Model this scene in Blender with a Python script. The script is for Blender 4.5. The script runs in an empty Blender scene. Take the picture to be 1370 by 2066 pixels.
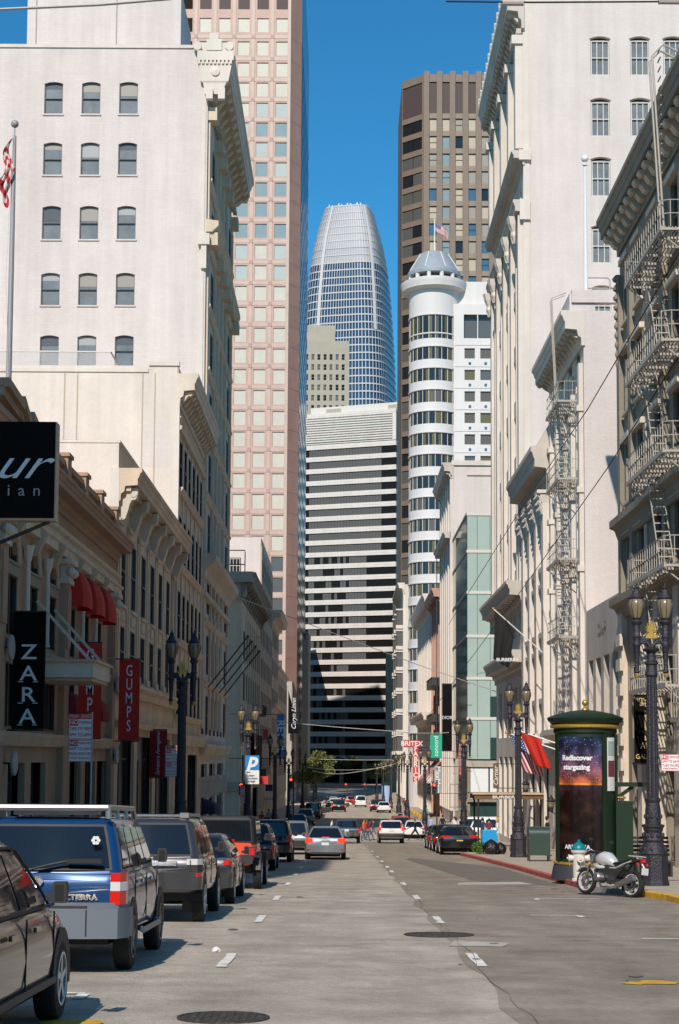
import bpy, math, random
from mathutils import Vector, Matrix, Euler
random.seed(7)
R = math.radians
S = bpy.context.scene
COL = S.collection
# ------------------------------------------------------------ camera
FPX, HZ, CZ = 3200.0, 1525.0, 1.8          # focal length and horizon row in photo pixels, eye height
TP = 0.086
cam_d = bpy.data.cameras.new('camera'); cam = bpy.data.objects.new('camera', cam_d); COL.objects.link(cam)
cam_d.sensor_fit = 'VERTICAL'; cam_d.sensor_height = 36; cam_d.sensor_width = 36
cam_d.lens = FPX / 2066 * 36
cam_d.shift_y = (HZ - 1033 - FPX * TP) / 2066
cam_d.clip_start = .3; cam_d.clip_end = 6000
CM = Matrix.Rotation(R(.08), 3, 'Z') @ Matrix.Rotation(R(90) + math.atan(TP), 3, 'X') @ Matrix.Rotation(.006, 3, 'Z')
cam.matrix_world = Matrix.Translation((0, 0, CZ)) @ CM.to_4x4()
S.camera = cam
def ray(u, v):
    return CM @ Vector(((u - 685) / FPX, -(v - 1033) / FPX + cam_d.shift_y * 2066 / FPX, -1))
def PY(u, v, Y):
    """the point that stands on the cross plane y = Y"""
    d = ray(u, v); t = Y / d.y
    return Vector((d.x * t, Y, CZ + d.z * t))
def PX(u, v, X):
    d = ray(u, v); t = X / d.x
    return Vector((X, d.y * t, CZ + d.z * t))
def zc(z, D):
    """height read off a level line of sight, corrected for the camera's slight upward tilt"""
    return CZ + D * math.tan(math.atan((z - CZ) / D - TP) + math.atan(TP))
def fixz(o, D, skip=()):
    for c in o.children:
        if c.name.split('.')[0] in skip: continue
        shared = c.data is not None and (c.data.users > 1 or c.name.split('.')[0] in ('window', 'bracket'))
        if shared or c.data is None:
            z = WP[c.name].z; c.location.z += zc(z, D) - z
        else:
            oz = WP[c.name].z + (0 if c.location.length == 0 else 0)
            for v in c.data.vertices: v.co.z = zc(v.co.z + oz, D) - oz
            fixz(c, D)
# ------------------------------------------------------------ daylight
SUN_DIR = Vector((.2, 1.0, -.82)).normalized()
W = bpy.data.worlds.new('World'); S.world = W; W.use_nodes = True
wn = W.node_tree.nodes; wl = W.node_tree.links
sky = wn.new('ShaderNodeTexSky'); sky.sky_type = 'NISHITA'; sky.sun_disc = False
sky.sun_elevation = math.asin(-SUN_DIR.z)
sky.sun_rotation = math.atan2(-SUN_DIR.x, -SUN_DIR.y)
sky.altitude = 200; sky.air_density = 1.0; sky.dust_density = .1; sky.ozone_density = 4.0
hsv = wn.new('ShaderNodeHueSaturation'); hsv.inputs['Saturation'].default_value = 1.15; hsv.inputs['Hue'].default_value = .495
wl.new(sky.outputs[0], hsv.inputs['Color'])
tint = wn.new('ShaderNodeMix'); tint.data_type = 'RGBA'; tint.blend_type = 'MULTIPLY'; tint.inputs[0].default_value = 1; tint.inputs[7].default_value = (.36, .87, .96, 1)
wl.new(hsv.outputs[0], tint.inputs[6]); wl.new(tint.outputs[2], wn['Background'].inputs[0]); wn['Background'].inputs[1].default_value = .145
sl = bpy.data.lights.new('sun', 'SUN'); sl.energy = 4.75; sl.angle = R(.5); sl.color = (1, .92, .84)
so = bpy.data.objects.new('sun', sl); COL.objects.link(so)
so.rotation_euler = SUN_DIR.to_track_quat('-Z', 'Y').to_euler()
S.view_settings.view_transform = 'Standard'; S.view_settings.look = 'None'
S.view_settings.exposure = -.03; S.view_settings.gamma = 1; S.view_settings.use_curve_mapping = False
# ------------------------------------------------------------ helpers
def lerp(a, b, t): return a + (b - a) * t
RZ = [(-300, 3.0), (-50, 1.95), (0, 0), (134, -5.23), (213, -5.7), (290, -7.1), (650, -9.2), (4000, -9.2)]
def rz(y):
    """height of the street surface at distance y"""
    if y <= RZ[0][0]: return RZ[0][1]
    for (a, za), (b, zb) in zip(RZ, RZ[1:]):
        if y <= b: return lerp(za, zb, (y - a) / (b - a))
    return RZ[-1][1]
WP = {}
def wpos(o): return WP.get(o.name, Vector((0, 0, 0))) if o else Vector((0, 0, 0))
def tag(o, label=None, cat=None, group=None, kind=None):
    if label: o['label'] = label
    if cat: o['category'] = cat
    if group: o['group'] = group
    if kind: o['kind'] = kind
    return o
def thing(name, label, cat, loc=(0, 0, 0), rz_=0, group=None):
    o = bpy.data.objects.new(name, None); COL.objects.link(o)
    o.empty_display_size = .2
    o.location = loc; o.rotation_euler = (0, 0, rz_); WP[o.name] = Vector(loc)
    return tag(o, label, cat, group)
def put(name, mesh, parent=None, loc=(0, 0, 0), rot=(0, 0, 0), world=False, label=None, kind=None):
    o = bpy.data.objects.new(name, mesh); COL.objects.link(o)
    loc = Vector(loc)
    if parent is not None:
        o.parent = parent
        if world:
            WP[o.name] = loc.copy(); loc = loc - wpos(parent)
        else: WP[o.name] = wpos(parent) + loc
    else: WP[o.name] = loc.copy()
    o.location = loc; o.rotation_euler = rot
    if label: o['label'] = label
    if kind: o['kind'] = kind
    return o
SPLIT = {'belt_cornice', 'doorway_bracket', 'canopy_hanger', 'penthouse_seam', 'drain_line', 'string_course', 'sill_course', 'sill', 'transom', 'window_hood', 'white_shop_panel', 'plant_vent', 'vertical_rib', 'horizontal_rib', 'chamfer_joint', 'crown_spine_', 'pilaster_strip', 'corner_quoin', 'coping', 'spandrel_course', 'bay_sill', 'joint_rib', 'door_handle', 'door_gap', 'louvre', 'seat_back', 'lintel', 'shop_transom'}
class MB:
    """collects faces and links them as one mesh object"""
    def __init__(s): s.v = []; s.f = []; s.m = []; s.mi = 0; s.sm = []; s.smooth = False; s.T = None
    def add(s, vs, fs):
        n = len(s.v)
        if s.T is not None: vs = [s.T @ Vector(p) for p in vs]
        s.v.extend([tuple(p) for p in vs])
        for f in fs: s.f.append([i + n for i in f]); s.m.append(s.mi); s.sm.append(s.smooth)
        return s
    def box(s, x0, x1, y0, y1, z0, z1):
        return s.add([(x, y, z) for z in (z0, z1) for y in (y0, y1) for x in (x0, x1)],
                     [(0, 2, 3, 1), (4, 5, 7, 6), (0, 1, 5, 4), (2, 6, 7, 3), (0, 4, 6, 2), (1, 3, 7, 5)])
    def cbox(s, c, d):
        return s.box(c[0] - d[0] / 2, c[0] + d[0] / 2, c[1] - d[1] / 2, c[1] + d[1] / 2, c[2] - d[2] / 2, c[2] + d[2] / 2)
    def quad(s, a, b, c, d): return s.add([a, b, c, d], [(0, 1, 2, 3)])
    def rings(s, rs, closed=True, cap=True):
        """loft: rs is a list of rings with the same number of points"""
        k = len(rs[0]); vs = [p for r in rs for p in r]; fs = []
        for i in range(len(rs) - 1):
            for j in range(k if closed else k - 1):
                a = i * k + j; b = i * k + (j + 1) % k
                fs.append((a, b, b + k, a + k))
        if cap and closed:
            fs.append(tuple(reversed(range(k)))); fs.append(tuple(range((len(rs) - 1) * k, len(rs) * k)))
        return s.add(vs, fs)
    def lathe(s, prof, c=(0, 0, 0), n=16, axis='z', cap=True, a0=0, sx=1):
        rs = []
        for r, h in prof:
            ring = []
            for j in range(n):
                a = a0 + 2 * math.pi * j / n; p = (r * math.cos(a) * sx, r * math.sin(a), h)
                if axis == 'x': p = (h, p[0], p[1])
                elif axis == 'y': p = (p[1], h, p[0])
                ring.append((c[0] + p[0], c[1] + p[1], c[2] + p[2]))
            rs.append(ring)
        return s.rings(rs, cap=cap)
    def tube(s, pts, r, n=6, r2=None):
        pts = [Vector(p) for p in pts]; rs = []; N = len(pts); up = None
        for i, p in enumerate(pts):
            d = (pts[min(i + 1, N - 1)] - pts[max(i - 1, 0)])
            if d.length < 1e-9: d = Vector((0, 0, 1))
            d.normalize()
            if up is None: up = d.orthogonal().normalized()
            up = (up - d * up.dot(d));
            if up.length < 1e-6: up = d.orthogonal()
            up.normalize(); w = d.cross(up)
            rr = r if r2 is None else lerp(r, r2, i / max(1, N - 1))
            rs.append([p + (up * math.cos(2 * math.pi * j / n) + w * math.sin(2 * math.pi * j / n)) * rr for j in range(n)])
        return s.rings(rs)
    def bar(s, a, b, w, h=None):
        """square section bar from a to b"""
        a = Vector(a); b = Vector(b); h = h or w; d = (b - a).normalized()
        t = Vector((0, 0, 1)) if abs(d.z) < .9 else Vector((1, 0, 0))
        u = d.cross(t).normalized() * w / 2; v = u.cross(d).normalized() * h / 2
        return s.rings([[p + u + v, p - u + v, p - u - v, p + u - v] for p in (a, b)])
    def prism(s, poly, d0, d1, fn):
        """poly of 2d points swept between d0 and d1, fn(a, b, d) gives the 3d point"""
        return s.rings([[fn(a, b, d) for a, b in poly] for d in (d0, d1)])
    def ball(s, c, r, n=12, m=8, sc=(1, 1, 1)):
        rs = []
        for i in range(m + 1):
            t = math.pi * i / m; t = min(max(t, .05), math.pi - .05)
            rs.append([(c[0] + r * sc[0] * math.sin(t) * math.cos(2 * math.pi * j / n), c[1] + r * sc[1] * math.sin(t) * math.sin(2 * math.pi * j / n), c[2] + r * sc[2] * math.cos(t)) for j in range(n)])
        return s.rings(rs)
    def mesh(s, name, mats, off=None, sharp=35, smooth=None):
        me = bpy.data.meshes.new(name)
        v = s.v if off is None else [(p[0] - off[0], p[1] - off[1], p[2] - off[2]) for p in s.v]
        me.from_pydata(v, [], s.f)
        if not isinstance(mats, (list, tuple)): mats = [mats]
        for m in mats: me.materials.append(m)
        if len(mats) > 1: me.polygons.foreach_set('material_index', s.m)
        me.update()
        if smooth or (smooth is None and any(s.sm)):
            me.shade_smooth()
            me.set_sharp_from_angle(angle=R(sharp))
        return me
    def loose(s):
        par = list(range(len(s.v)))
        def fd(a):
            while par[a] != a: par[a] = par[par[a]]; a = par[a]
            return a
        for f in s.f:
            for i in f[1:]: par[fd(f[0])] = fd(i)
        gr = {}
        for k, f in enumerate(s.f): gr.setdefault(fd(f[0]), []).append(k)
        for ks in gr.values():
            m_ = MB(); mp = {}
            for k in ks:
                m_.f.append([mp.setdefault(i, len(mp)) for i in s.f[k]]); m_.m.append(s.m[k]); m_.sm.append(s.sm[k])
            m_.v = [s.v[i] for i in mp]; yield m_
    def build(s, name, mats, parent=None, world=True, label=None, kind=None, smooth=None, sharp=35, **k):
        """world: the vertices are world coordinates (parents are then unrotated)"""
        off = wpos(parent) if (world and parent is not None) else None
        if name in SPLIT and kind is None:
            out = None
            for m_ in s.loose():
                o_ = put(name, m_.mesh(name, mats, off, sharp, smooth), parent, (0, 0, 0), label=label); out = out or o_
            return out
        me = s.mesh(name, mats, off, sharp, smooth)
        return put(name, me, parent, (0, 0, 0), label=label, kind=kind, **k)
class Fr:
    """a vertical face: u runs along it, out points away from it"""
    def __init__(s, kind, c):
        s.k = kind; s.c = c
        s.rot = {'L': R(90), 'R': R(-90), 'W': 0}[kind]
    def P(s, u, z, o=0):
        if s.k == 'L': return Vector((s.c + o, u, z))
        if s.k == 'R': return Vector((s.c - o, u, z))
        return Vector((u, s.c - o, z))
    def box(s, mb, u0, u1, z0, z1, o0, o1):
        ps = [s.P(u, z, o) for z in (z0, z1) for o in (o0, o1) for u in (u0, u1)]
        mb.add(ps, [(0, 2, 3, 1), (4, 5, 7, 6), (0, 1, 5, 4), (2, 6, 7, 3), (0, 4, 6, 2), (1, 3, 7, 5)])
    def sweep(s, mb, prof, u0, u1):
        mb.rings([[s.P(u, z, o) for o, z in prof] for u in (u0, u1)])
    def wall(s, mb, u0, u1, z0, z1, ops, depth=.25, back=0):
        """a wall face with real openings and their reveals"""
        us = sorted({u0, u1, *[a for o in ops for a in (o[0], o[1])]}); zs = sorted({z0, z1, *[a for o in ops for a in (o[2], o[3])]})
        us = [u for u in us if u0 <= u <= u1]; zs = [z for z in zs if z0 <= z <= z1]
        for za, zb in zip(zs, zs[1:]):
            if zb - za < 1e-6: continue
            run = None; zm = (za + zb) / 2
            for ua, ub in zip(us, us[1:]):
                um = (ua + ub) / 2
                hole = any(o[0] < um < o[1] and o[2] < zm < o[3] for o in ops)
                if not hole:
                    if run is None: run = ua
                if (hole) and run is not None:
                    mb.quad(s.P(run, za), s.P(ua, za), s.P(ua, zb), s.P(run, zb)); run = None
            if run is not None: mb.quad(s.P(run, za), s.P(us[-1], za), s.P(us[-1], zb), s.P(run, zb))
        for a, b, c, d in ops:
            q = [(a, c), (b, c), (b, d), (a, d)]
            for (p0, p1) in zip(q, q[1:] + q[:1]):
                mb.quad(s.P(*p0), s.P(*p1), s.P(*p1, -depth), s.P(*p0, -depth))
# ------------------------------------------------------------ materials
def mat(name, col, rough=.7, metal=0, noise=0, scale=3, bump=0, bscale=20, coat=0, spec=.5, emit=None, es=0, alpha=1, trans=0, stain=0, brick=None, streak=0):
    m = bpy.data.materials.new(name); m.use_nodes = True; nt = m.node_tree; n = nt.nodes; l = nt.links
    b = n['Principled BSDF']
    b.inputs['Base Color'].default_value = (*col, 1); b.inputs['Roughness'].default_value = rough; b.inputs['Metallic'].default_value = metal
    b.inputs['Specular IOR Level'].default_value = spec
    if coat: b.inputs['Coat Weight'].default_value = coat; b.inputs['Coat Roughness'].default_value = .05
    if trans: b.inputs['Transmission Weight'].default_value = trans
    if emit: b.inputs['Emission Color'].default_value = (*emit, 1); b.inputs['Emission Strength'].default_value = es
    if alpha < 1: b.inputs['Alpha'].default_value = alpha
    tc = None
    if noise or bump or stain or brick:
        tc = n.new('ShaderNodeNewGeometry')
    src = None
    if noise or stain:
        def layer(src, sc, amt, vec=(1, 1, 1), det=6):
            nz = n.new('ShaderNodeTexNoise'); nz.inputs['Scale'].default_value = sc; nz.inputs['Detail'].default_value = det
            if vec != (1, 1, 1):
                mp = n.new('ShaderNodeMapping'); mp.inputs['Scale'].default_value = vec; l.new(tc.outputs['Position'], mp.inputs['Vector']); l.new(mp.outputs[0], nz.inputs['Vector'])
            else: l.new(tc.outputs['Position'], nz.inputs['Vector'])
            mr = n.new('ShaderNodeMapRange'); mr.inputs[1].default_value = .3; mr.inputs[2].default_value = .7; mr.inputs[3].default_value = 1 - amt; mr.inputs[4].default_value = 1 + amt
            l.new(nz.outputs[0], mr.inputs[0])
            vm = n.new('ShaderNodeVectorMath'); vm.operation = 'SCALE'; l.new(mr.outputs[0], vm.inputs['Scale'])
            if src is None: vm.inputs[0].default_value = col
            else: l.new(src, vm.inputs[0])
            return vm.outputs[0]
        if noise: src = layer(src, scale, noise)
        if noise: src = layer(src, scale * 9, noise * .6)
        if stain: src = layer(src, .35, stain, (1, 1, .12), 8); 
        if streak: src = layer(src, 1, streak, (1.3, .035, 1), 3); src = layer(src, 1, streak * .8, (.25, 1.6, 1), 5)
        if stain: src = layer(src, 2.2, stain * .6, (1, 1, .06), 8)
    bk = None
    if brick:
        bw, bh, amt = brick
        sx = n.new('ShaderNodeSeparateXYZ'); l.new(tc.outputs['Position'], sx.inputs[0])
        ad = n.new('ShaderNodeMath'); l.new(sx.outputs[0], ad.inputs[0]); l.new(sx.outputs[1], ad.inputs[1])
        cb = n.new('ShaderNodeCombineXYZ'); l.new(ad.outputs[0], cb.inputs[0]); l.new(sx.outputs[2], cb.inputs[1])
        bk = n.new('ShaderNodeTexBrick'); l.new(cb.outputs[0], bk.inputs['Vector'])
        bk.inputs['Scale'].default_value = 1; bk.inputs['Brick Width'].default_value = bw; bk.inputs['Row Height'].default_value = bh
        bk.inputs['Mortar Size'].default_value = min(bw, bh) * .06; bk.inputs['Color1'].default_value = (1, 1, 1, 1)
        bk.inputs['Color2'].default_value = (1 - amt, 1 - amt, 1 - amt, 1); bk.inputs['Mortar'].default_value = (1 - amt * 1.6, 1 - amt * 1.7, 1 - amt * 1.7, 1)
        vm = n.new('ShaderNodeVectorMath'); vm.operation = 'MULTIPLY'; l.new(bk.outputs[0], vm.inputs[0])
        if src is None: vm.inputs[1].default_value = col
        else: l.new(src, vm.inputs[1])
        src = vm.outputs[0]
    if src is not None: l.new(src, b.inputs['Base Color'])
    if bump:
        nz = n.new('ShaderNodeTexNoise'); nz.inputs['Scale'].default_value = bscale; nz.inputs['Detail'].default_value = 6; l.new(tc.outputs['Position'], nz.inputs['Vector'])
        bp = n.new('ShaderNodeBump'); bp.inputs['Strength'].default_value = bump; bp.inputs['Distance'].default_value = .05
        l.new(nz.outputs[0], bp.inputs['Height']); l.new(bp.outputs[0], b.inputs['Normal'])
    return m
M = {}
def mk(name, *a, **k): M[name] = mat(name, *a, **k); return M[name]
def warm(r, g, b): return (r, g, b)
mk('asphalt', (.42, .36, .285), .9, noise=.2, scale=1.3, bump=.8, bscale=34, stain=.1, streak=.1)
mk('asphalt_b', (.29, .24, .18), .9, noise=.2, scale=1.3, bump=.8, bscale=34, stain=.1, streak=.1)
mk('asphalt_patch', (.16, .14, .115), .9, noise=.15, scale=2, bump=.4, bscale=40)
mk('concrete_patch', (.44, .4, .34), .9, noise=.12, scale=2, bump=.3)
mk('pavement', (.43, .355, .27), .85, noise=.12, scale=1.5, bump=.3, bscale=25, brick=(1.2, 1.2, .05))
mk('kerb', (.33, .3, .26), .85, noise=.15, scale=3, bump=.3)
mk('kerb_red', (.42, .085, .07), .8, noise=.3, scale=5, bump=.3)
mk('kerb_yellow', (.62, .34, .03), .8, noise=.25, scale=5, bump=.3)
mk('line_paint', (.72, .69, .62), .8, noise=.22, scale=7, bump=.2)
mk('line_yellow', (.6, .33, .02), .8, noise=.2, scale=7)
mk('cast_iron', (.06, .05, .042), .6, metal=.4, noise=.3, scale=12, bump=.5)
mk('ground', (.2, .18, .15), .95, noise=.1)
mk('white_brick', (.61, .535, .49), .85, noise=.04, scale=.6, bump=.35, bscale=9, stain=.085, brick=(.6, .2, .04))
mk('white_brick2', (.62, .545, .495), .85, noise=.035, scale=.6, bump=.35, bscale=9, stain=.075, brick=(.6, .2, .03))
mk('cream_plaster', (.63, .55, .47), .85, noise=.05, scale=.7, bump=.3, bscale=12, stain=.09)
mk('white_stone', (.62, .55, .47), .75, noise=.04, scale=1.2, bump=.25, bscale=15, stain=.08)
mk('grey_stone', (.4, .35, .28), .8, noise=.06, scale=1.2, bump=.25, bscale=15, stain=.12)
mk('tan_stone', (.38, .235, .15), .8, noise=.08, scale=1.4, bump=.3, bscale=15, stain=.15)
mk('tan_trim', (.52, .37, .25), .75, noise=.08, scale=1.4, bump=.3, bscale=15, stain=.12)
mk('gump_stone', (.6, .46, .32), .8, noise=.06, scale=1.2, bump=.3, bscale=15, stain=.12)
mk('shade_stone', (.6, .48, .35), .8, noise=.06, scale=1.2, bump=.3, bscale=15, stain=.12)
mk('dark_stone', (.25, .21, .155), .8, noise=.08, scale=1.4, bump=.3, bscale=15, stain=.12)
mk('lintel_stone', (.6, .51, .4), .8, noise=.06, scale=1.4, bump=.3, bscale=15, stain=.12)
mk('warm_stone', (.5, .44, .37), .8, noise=.05, scale=1.2, bump=.25, bscale=15, stain=.1)
mk('pink_granite', (.48, .3, .235), .55, noise=.08, scale=.5, bump=.1, stain=.04)
mk('pink_panel', (.5, .36, .29), .5, noise=.06, scale=.5, stain=.03)
mk('pink_dark', (.4, .26, .215), .6, noise=.06, scale=.5)
mk('salmon', (.44, .24, .18), .7, noise=.08, scale=.4, stain=.06)
mk('louvre_mauve', (.075, .05, .045), .7)
mk('brown_granite', (.21, .155, .115), .7, noise=.06, scale=.6, bump=.1, stain=.04)
mk('brown_spandrel', (.26, .2, .15), .7, noise=.06, scale=.6, stain=.04)
mk('band_white', (.62, .56, .5), .6, noise=.03, scale=.3, stain=.05)
mk('beige_tower', (.36, .32, .25), .8, noise=.05, scale=.3)
mk('white_tower', (.62, .58, .55), .65, noise=.02, scale=.4, stain=.04)
mk('crown_white', (.5, .48, .48), .55, noise=.04, scale=.1)
mk('crown_mesh', (.33, .33, .34), .6)
mk('zinc', (.33, .36, .38), .4, metal=.2, noise=.08, scale=1)
mk('brick_orange', (.5, .3, .22), .85, noise=.08, scale=1, stain=.1, brick=(.8, .25, .08))
mk('green_glass', (.36, .45, .4), .22, noise=.04, scale=.4, spec=.6)
mk('green_glass_dark', (.03, .06, .055), .06, spec=.8)
mk('glass', (.02, .022, .024), .07, spec=.6)
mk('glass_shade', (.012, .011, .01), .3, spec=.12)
mk('glass_warm', (.05, .045, .04), .15, spec=.5)
mk('glass_blue', (.06, .13, .2), .12, spec=.7)
mk('glass_tower', (.035, .085, .14), .12, spec=1.0, metal=.35)
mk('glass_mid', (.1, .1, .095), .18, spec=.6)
mk('glass_pane', (.17, .18, .18), .18, noise=.2, scale=1.2, spec=.6)
mk('pane_pale', (.54, .5, .42), .35, noise=.06, scale=.15, spec=.25)
mk('pane_mid', (.42, .46, .42), .2, noise=.03, scale=.3, spec=.6)
mk('pane_blue', (.2, .28, .3), .3, noise=.05, scale=.3, spec=.3)
mk('blind_tan', (.42, .35, .26), .5)
mk('blind_tan2', (.26, .24, .2), .5)
mk('curtain', (.09, .085, .03), .6)
mk('curtain_grey', (.1, .098, .09), .5, spec=.2)
mk('frame_white', (.6, .56, .49), .6)
mk('frame_grey', (.1, .095, .09), .5)
mk('frame_dark', (.035, .032, .03), .5)
mk('steel', (.32, .31, .3), .4, metal=.8)
mk('escape_paint', (.4, .36, .3), .6, noise=.08, scale=4)
mk('black', (.008, .007, .007), .6)
mk('black_cloth', (.012, .01, .01), .9)
mk('sign_black', (.006, .005, .005), .8, spec=.1)
mk('sign_white', (.7, .7, .68), .5)
mk('sign_grey', (.3, .3, .3), .5)
mk('sign_red', (.55, .03, .025), .5)
mk('sign_blue', (.01, .2, .5), .45)
mk('sign_brown', (.13, .08, .035), .5)
mk('cloth_red', (.5, .022, .012), .85, noise=.06, scale=3)
mk('cloth_darkred', (.2, .012, .015), .85)
mk('cloth_green', (.01, .36, .22), .7)
mk('awning_blue', (.02, .02, .06), .8)
mk('gold', (.55, .36, .08), .4, metal=.6, noise=.2, scale=20)
mk('gold_text', (.6, .45, .2), .5)
mk('lamp_metal', (.035, .032, .04), .45, metal=.3, noise=.15, scale=12, bump=.6, bscale=26)
mk('lamp_glass', (.2, .16, .09), .25, spec=.6, noise=.08, scale=6)
mk('kiosk_green', (.008, .024, .01), .5, spec=.4, noise=.06, scale=3)
mk('kiosk_base', (.045, .045, .055), .5)
mk('mail_green', (.03, .055, .042), .35, coat=.3)
mk('hydrant_white', (.6, .56, .5), .5, noise=.08, scale=8, bump=.3)
mk('hydrant_teal', (.0, .17, .2), .4)
mk('tyre', (.012, .011, .01), .85, bump=.4, bscale=40)
mk('rim', (.62, .61, .58), .35, metal=.25)
mk('rim_dark', (.12, .12, .12), .4, metal=.8)
mk('chrome', (.7, .69, .67), .15, metal=1)
mk('plastic', (.02, .019, .018), .55)
mk('plastic_grey', (.13, .15, .17), .45)
mk('car_glass', (.008, .009, .012), .03, spec=.7)
mk('lens_red', (.6, .012, .006), .2, coat=.5)
mk('lens_lit', (.8, .04, .01), .3, emit=(1, .03, .01), es=1.2)
mk('lens_clear', (.6, .58, .56), .15, coat=.5)
mk('lens_orange', (.7, .22, .02), .3)
mk('plate', (.6, .6, .58), .5)
mk('plate_yellow', (.6, .45, .1), .5)
mk('mirror', (.03, .03, .03), .1, spec=.4)
mk('light_red', (.8, .02, .01), .4, emit=(1, .04, .02), es=6)
mk('lens_off', (.01, .03, .025), .4)
def paint(name, c, metal=.3, rough=.28): return mk('paint_' + name, c, rough, metal=metal, coat=.9, noise=.04, scale=3)
paint('blue', (.006, .05, .15)); paint('grey', (.075, .072, .075), .6); paint('brown', (.05, .04, .034), .5); paint('silver_dark', (.085, .08, .075), .7)
paint('jeep', (.75, .075, .02), 0, .4); paint('black', (.008, .008, .009), .2); paint('silver', (.3, .33, .34), .6); paint('white', (.68, .66, .63), 0)
paint('red', (.45, .015, .012), .1); paint('navy', (.06, .075, .11), .4); paint('beige', (.22, .19, .13), .5); paint('darkred', (.06, .008, .008), .2)
mk('skin', (.42, .24, .17), .6); mk('hair_dark', (.015, .011, .008), .7); mk('hair_brown', (.07, .035, .016), .7)
for nme, c in dict(navy=(.02, .035, .08), black=(.01, .01, .011), white=(.62, .6, .57), red=(.5, .03, .03), maroon=(.16, .03, .04), grey=(.16, .16, .16), denim=(.05, .08, .14), skyblue=(.3, .42, .6), orange=(.7, .2, .02), teal=(.15, .4, .36), khaki=(.25, .19, .11), beige=(.4, .33, .25)).items():
    mk('cloth_' + nme if nme != 'red' else 'shirt_red', c, .9)
mk('tarp', (.01, .3, .62), .6, bump=.6, bscale=8); mk('bag_plastic', (.01, .01, .01), .25, bump=1, bscale=14)
mk('wire', (.02, .018, .016), .6); mk('wire_light', (.5, .46, .4), .5); mk('porcelain', (.45, .4, .35), .4)
mk('bark', (.12, .085, .055), .9, noise=.25, scale=9, bump=.8)
mk('moped_silver', (.6, .6, .59), .3, metal=.25, coat=.6)
def leafmat(name, a, b):
    m = mat(name, a, .7, spec=.3); nt = m.node_tree; n = nt.nodes; l = nt.links; g = n.new('ShaderNodeNewGeometry')
    mx = n.new('ShaderNodeMix'); mx.data_type = 'RGBA'; mx.inputs[6].default_value = (*a, 1); mx.inputs[7].default_value = (*b, 1)
    l.new(g.outputs['Random Per Island'], mx.inputs[0]); l.new(mx.outputs[2], n['Principled BSDF'].inputs['Base Color'])
    M[name] = m
leafmat('leaf', (.07, .09, .02), (.2, .2, .06)); leafmat('leaf_bush', (.04, .12, .01), (.12, .2, .03))
def flagmat():
    m = mat('flag_stripes', (.6, .6, .6), .85); nt = m.node_tree; n = nt.nodes; l = nt.links
    uv = n.new('ShaderNodeUVMap'); sp = n.new('ShaderNodeSeparateXYZ'); l.new(uv.outputs[0], sp.inputs[0])
    def mth(op, a, b=None):
        x = n.new('ShaderNodeMath'); x.operation = op
        for i, q in enumerate((a, b)):
            if q is None: continue
            if isinstance(q, (int, float)): x.inputs[i].default_value = q
            else: l.new(q, x.inputs[i])
        return x.outputs[0]
    st = mth('LESS_THAN', mth('FRACT', mth('MULTIPLY', sp.outputs[1], 6.5)), .5)
    mx = n.new('ShaderNodeMix'); mx.data_type = 'RGBA'; mx.inputs[6].default_value = (.65, .62, .58, 1); mx.inputs[7].default_value = (.5, .02, .03, 1); l.new(st, mx.inputs[0])
    can = mth('MULTIPLY', mth('LESS_THAN', sp.outputs[0], .42), mth('GREATER_THAN', sp.outputs[1], .46))
    def cell(a, k): return mth('ABSOLUTE', mth('SUBTRACT', mth('FRACT', mth('MULTIPLY', a, k)), .5))
    star = mth('LESS_THAN', mth('ADD', cell(sp.outputs[0], 15), cell(sp.outputs[1], 10)), .28)
    m2 = n.new('ShaderNodeMix'); m2.data_type = 'RGBA'; m2.inputs[6].default_value = (.03, .05, .2, 1); m2.inputs[7].default_value = (.65, .62, .6, 1); l.new(star, m2.inputs[0])
    m3 = n.new('ShaderNodeMix'); m3.data_type = 'RGBA'; l.new(mx.outputs[2], m3.inputs[6]); l.new(m2.outputs[2], m3.inputs[7]); l.new(can, m3.inputs[0])
    l.new(m3.outputs[2], n['Principled BSDF'].inputs['Base Color']); M['flag_stripes'] = m
flagmat()
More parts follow.
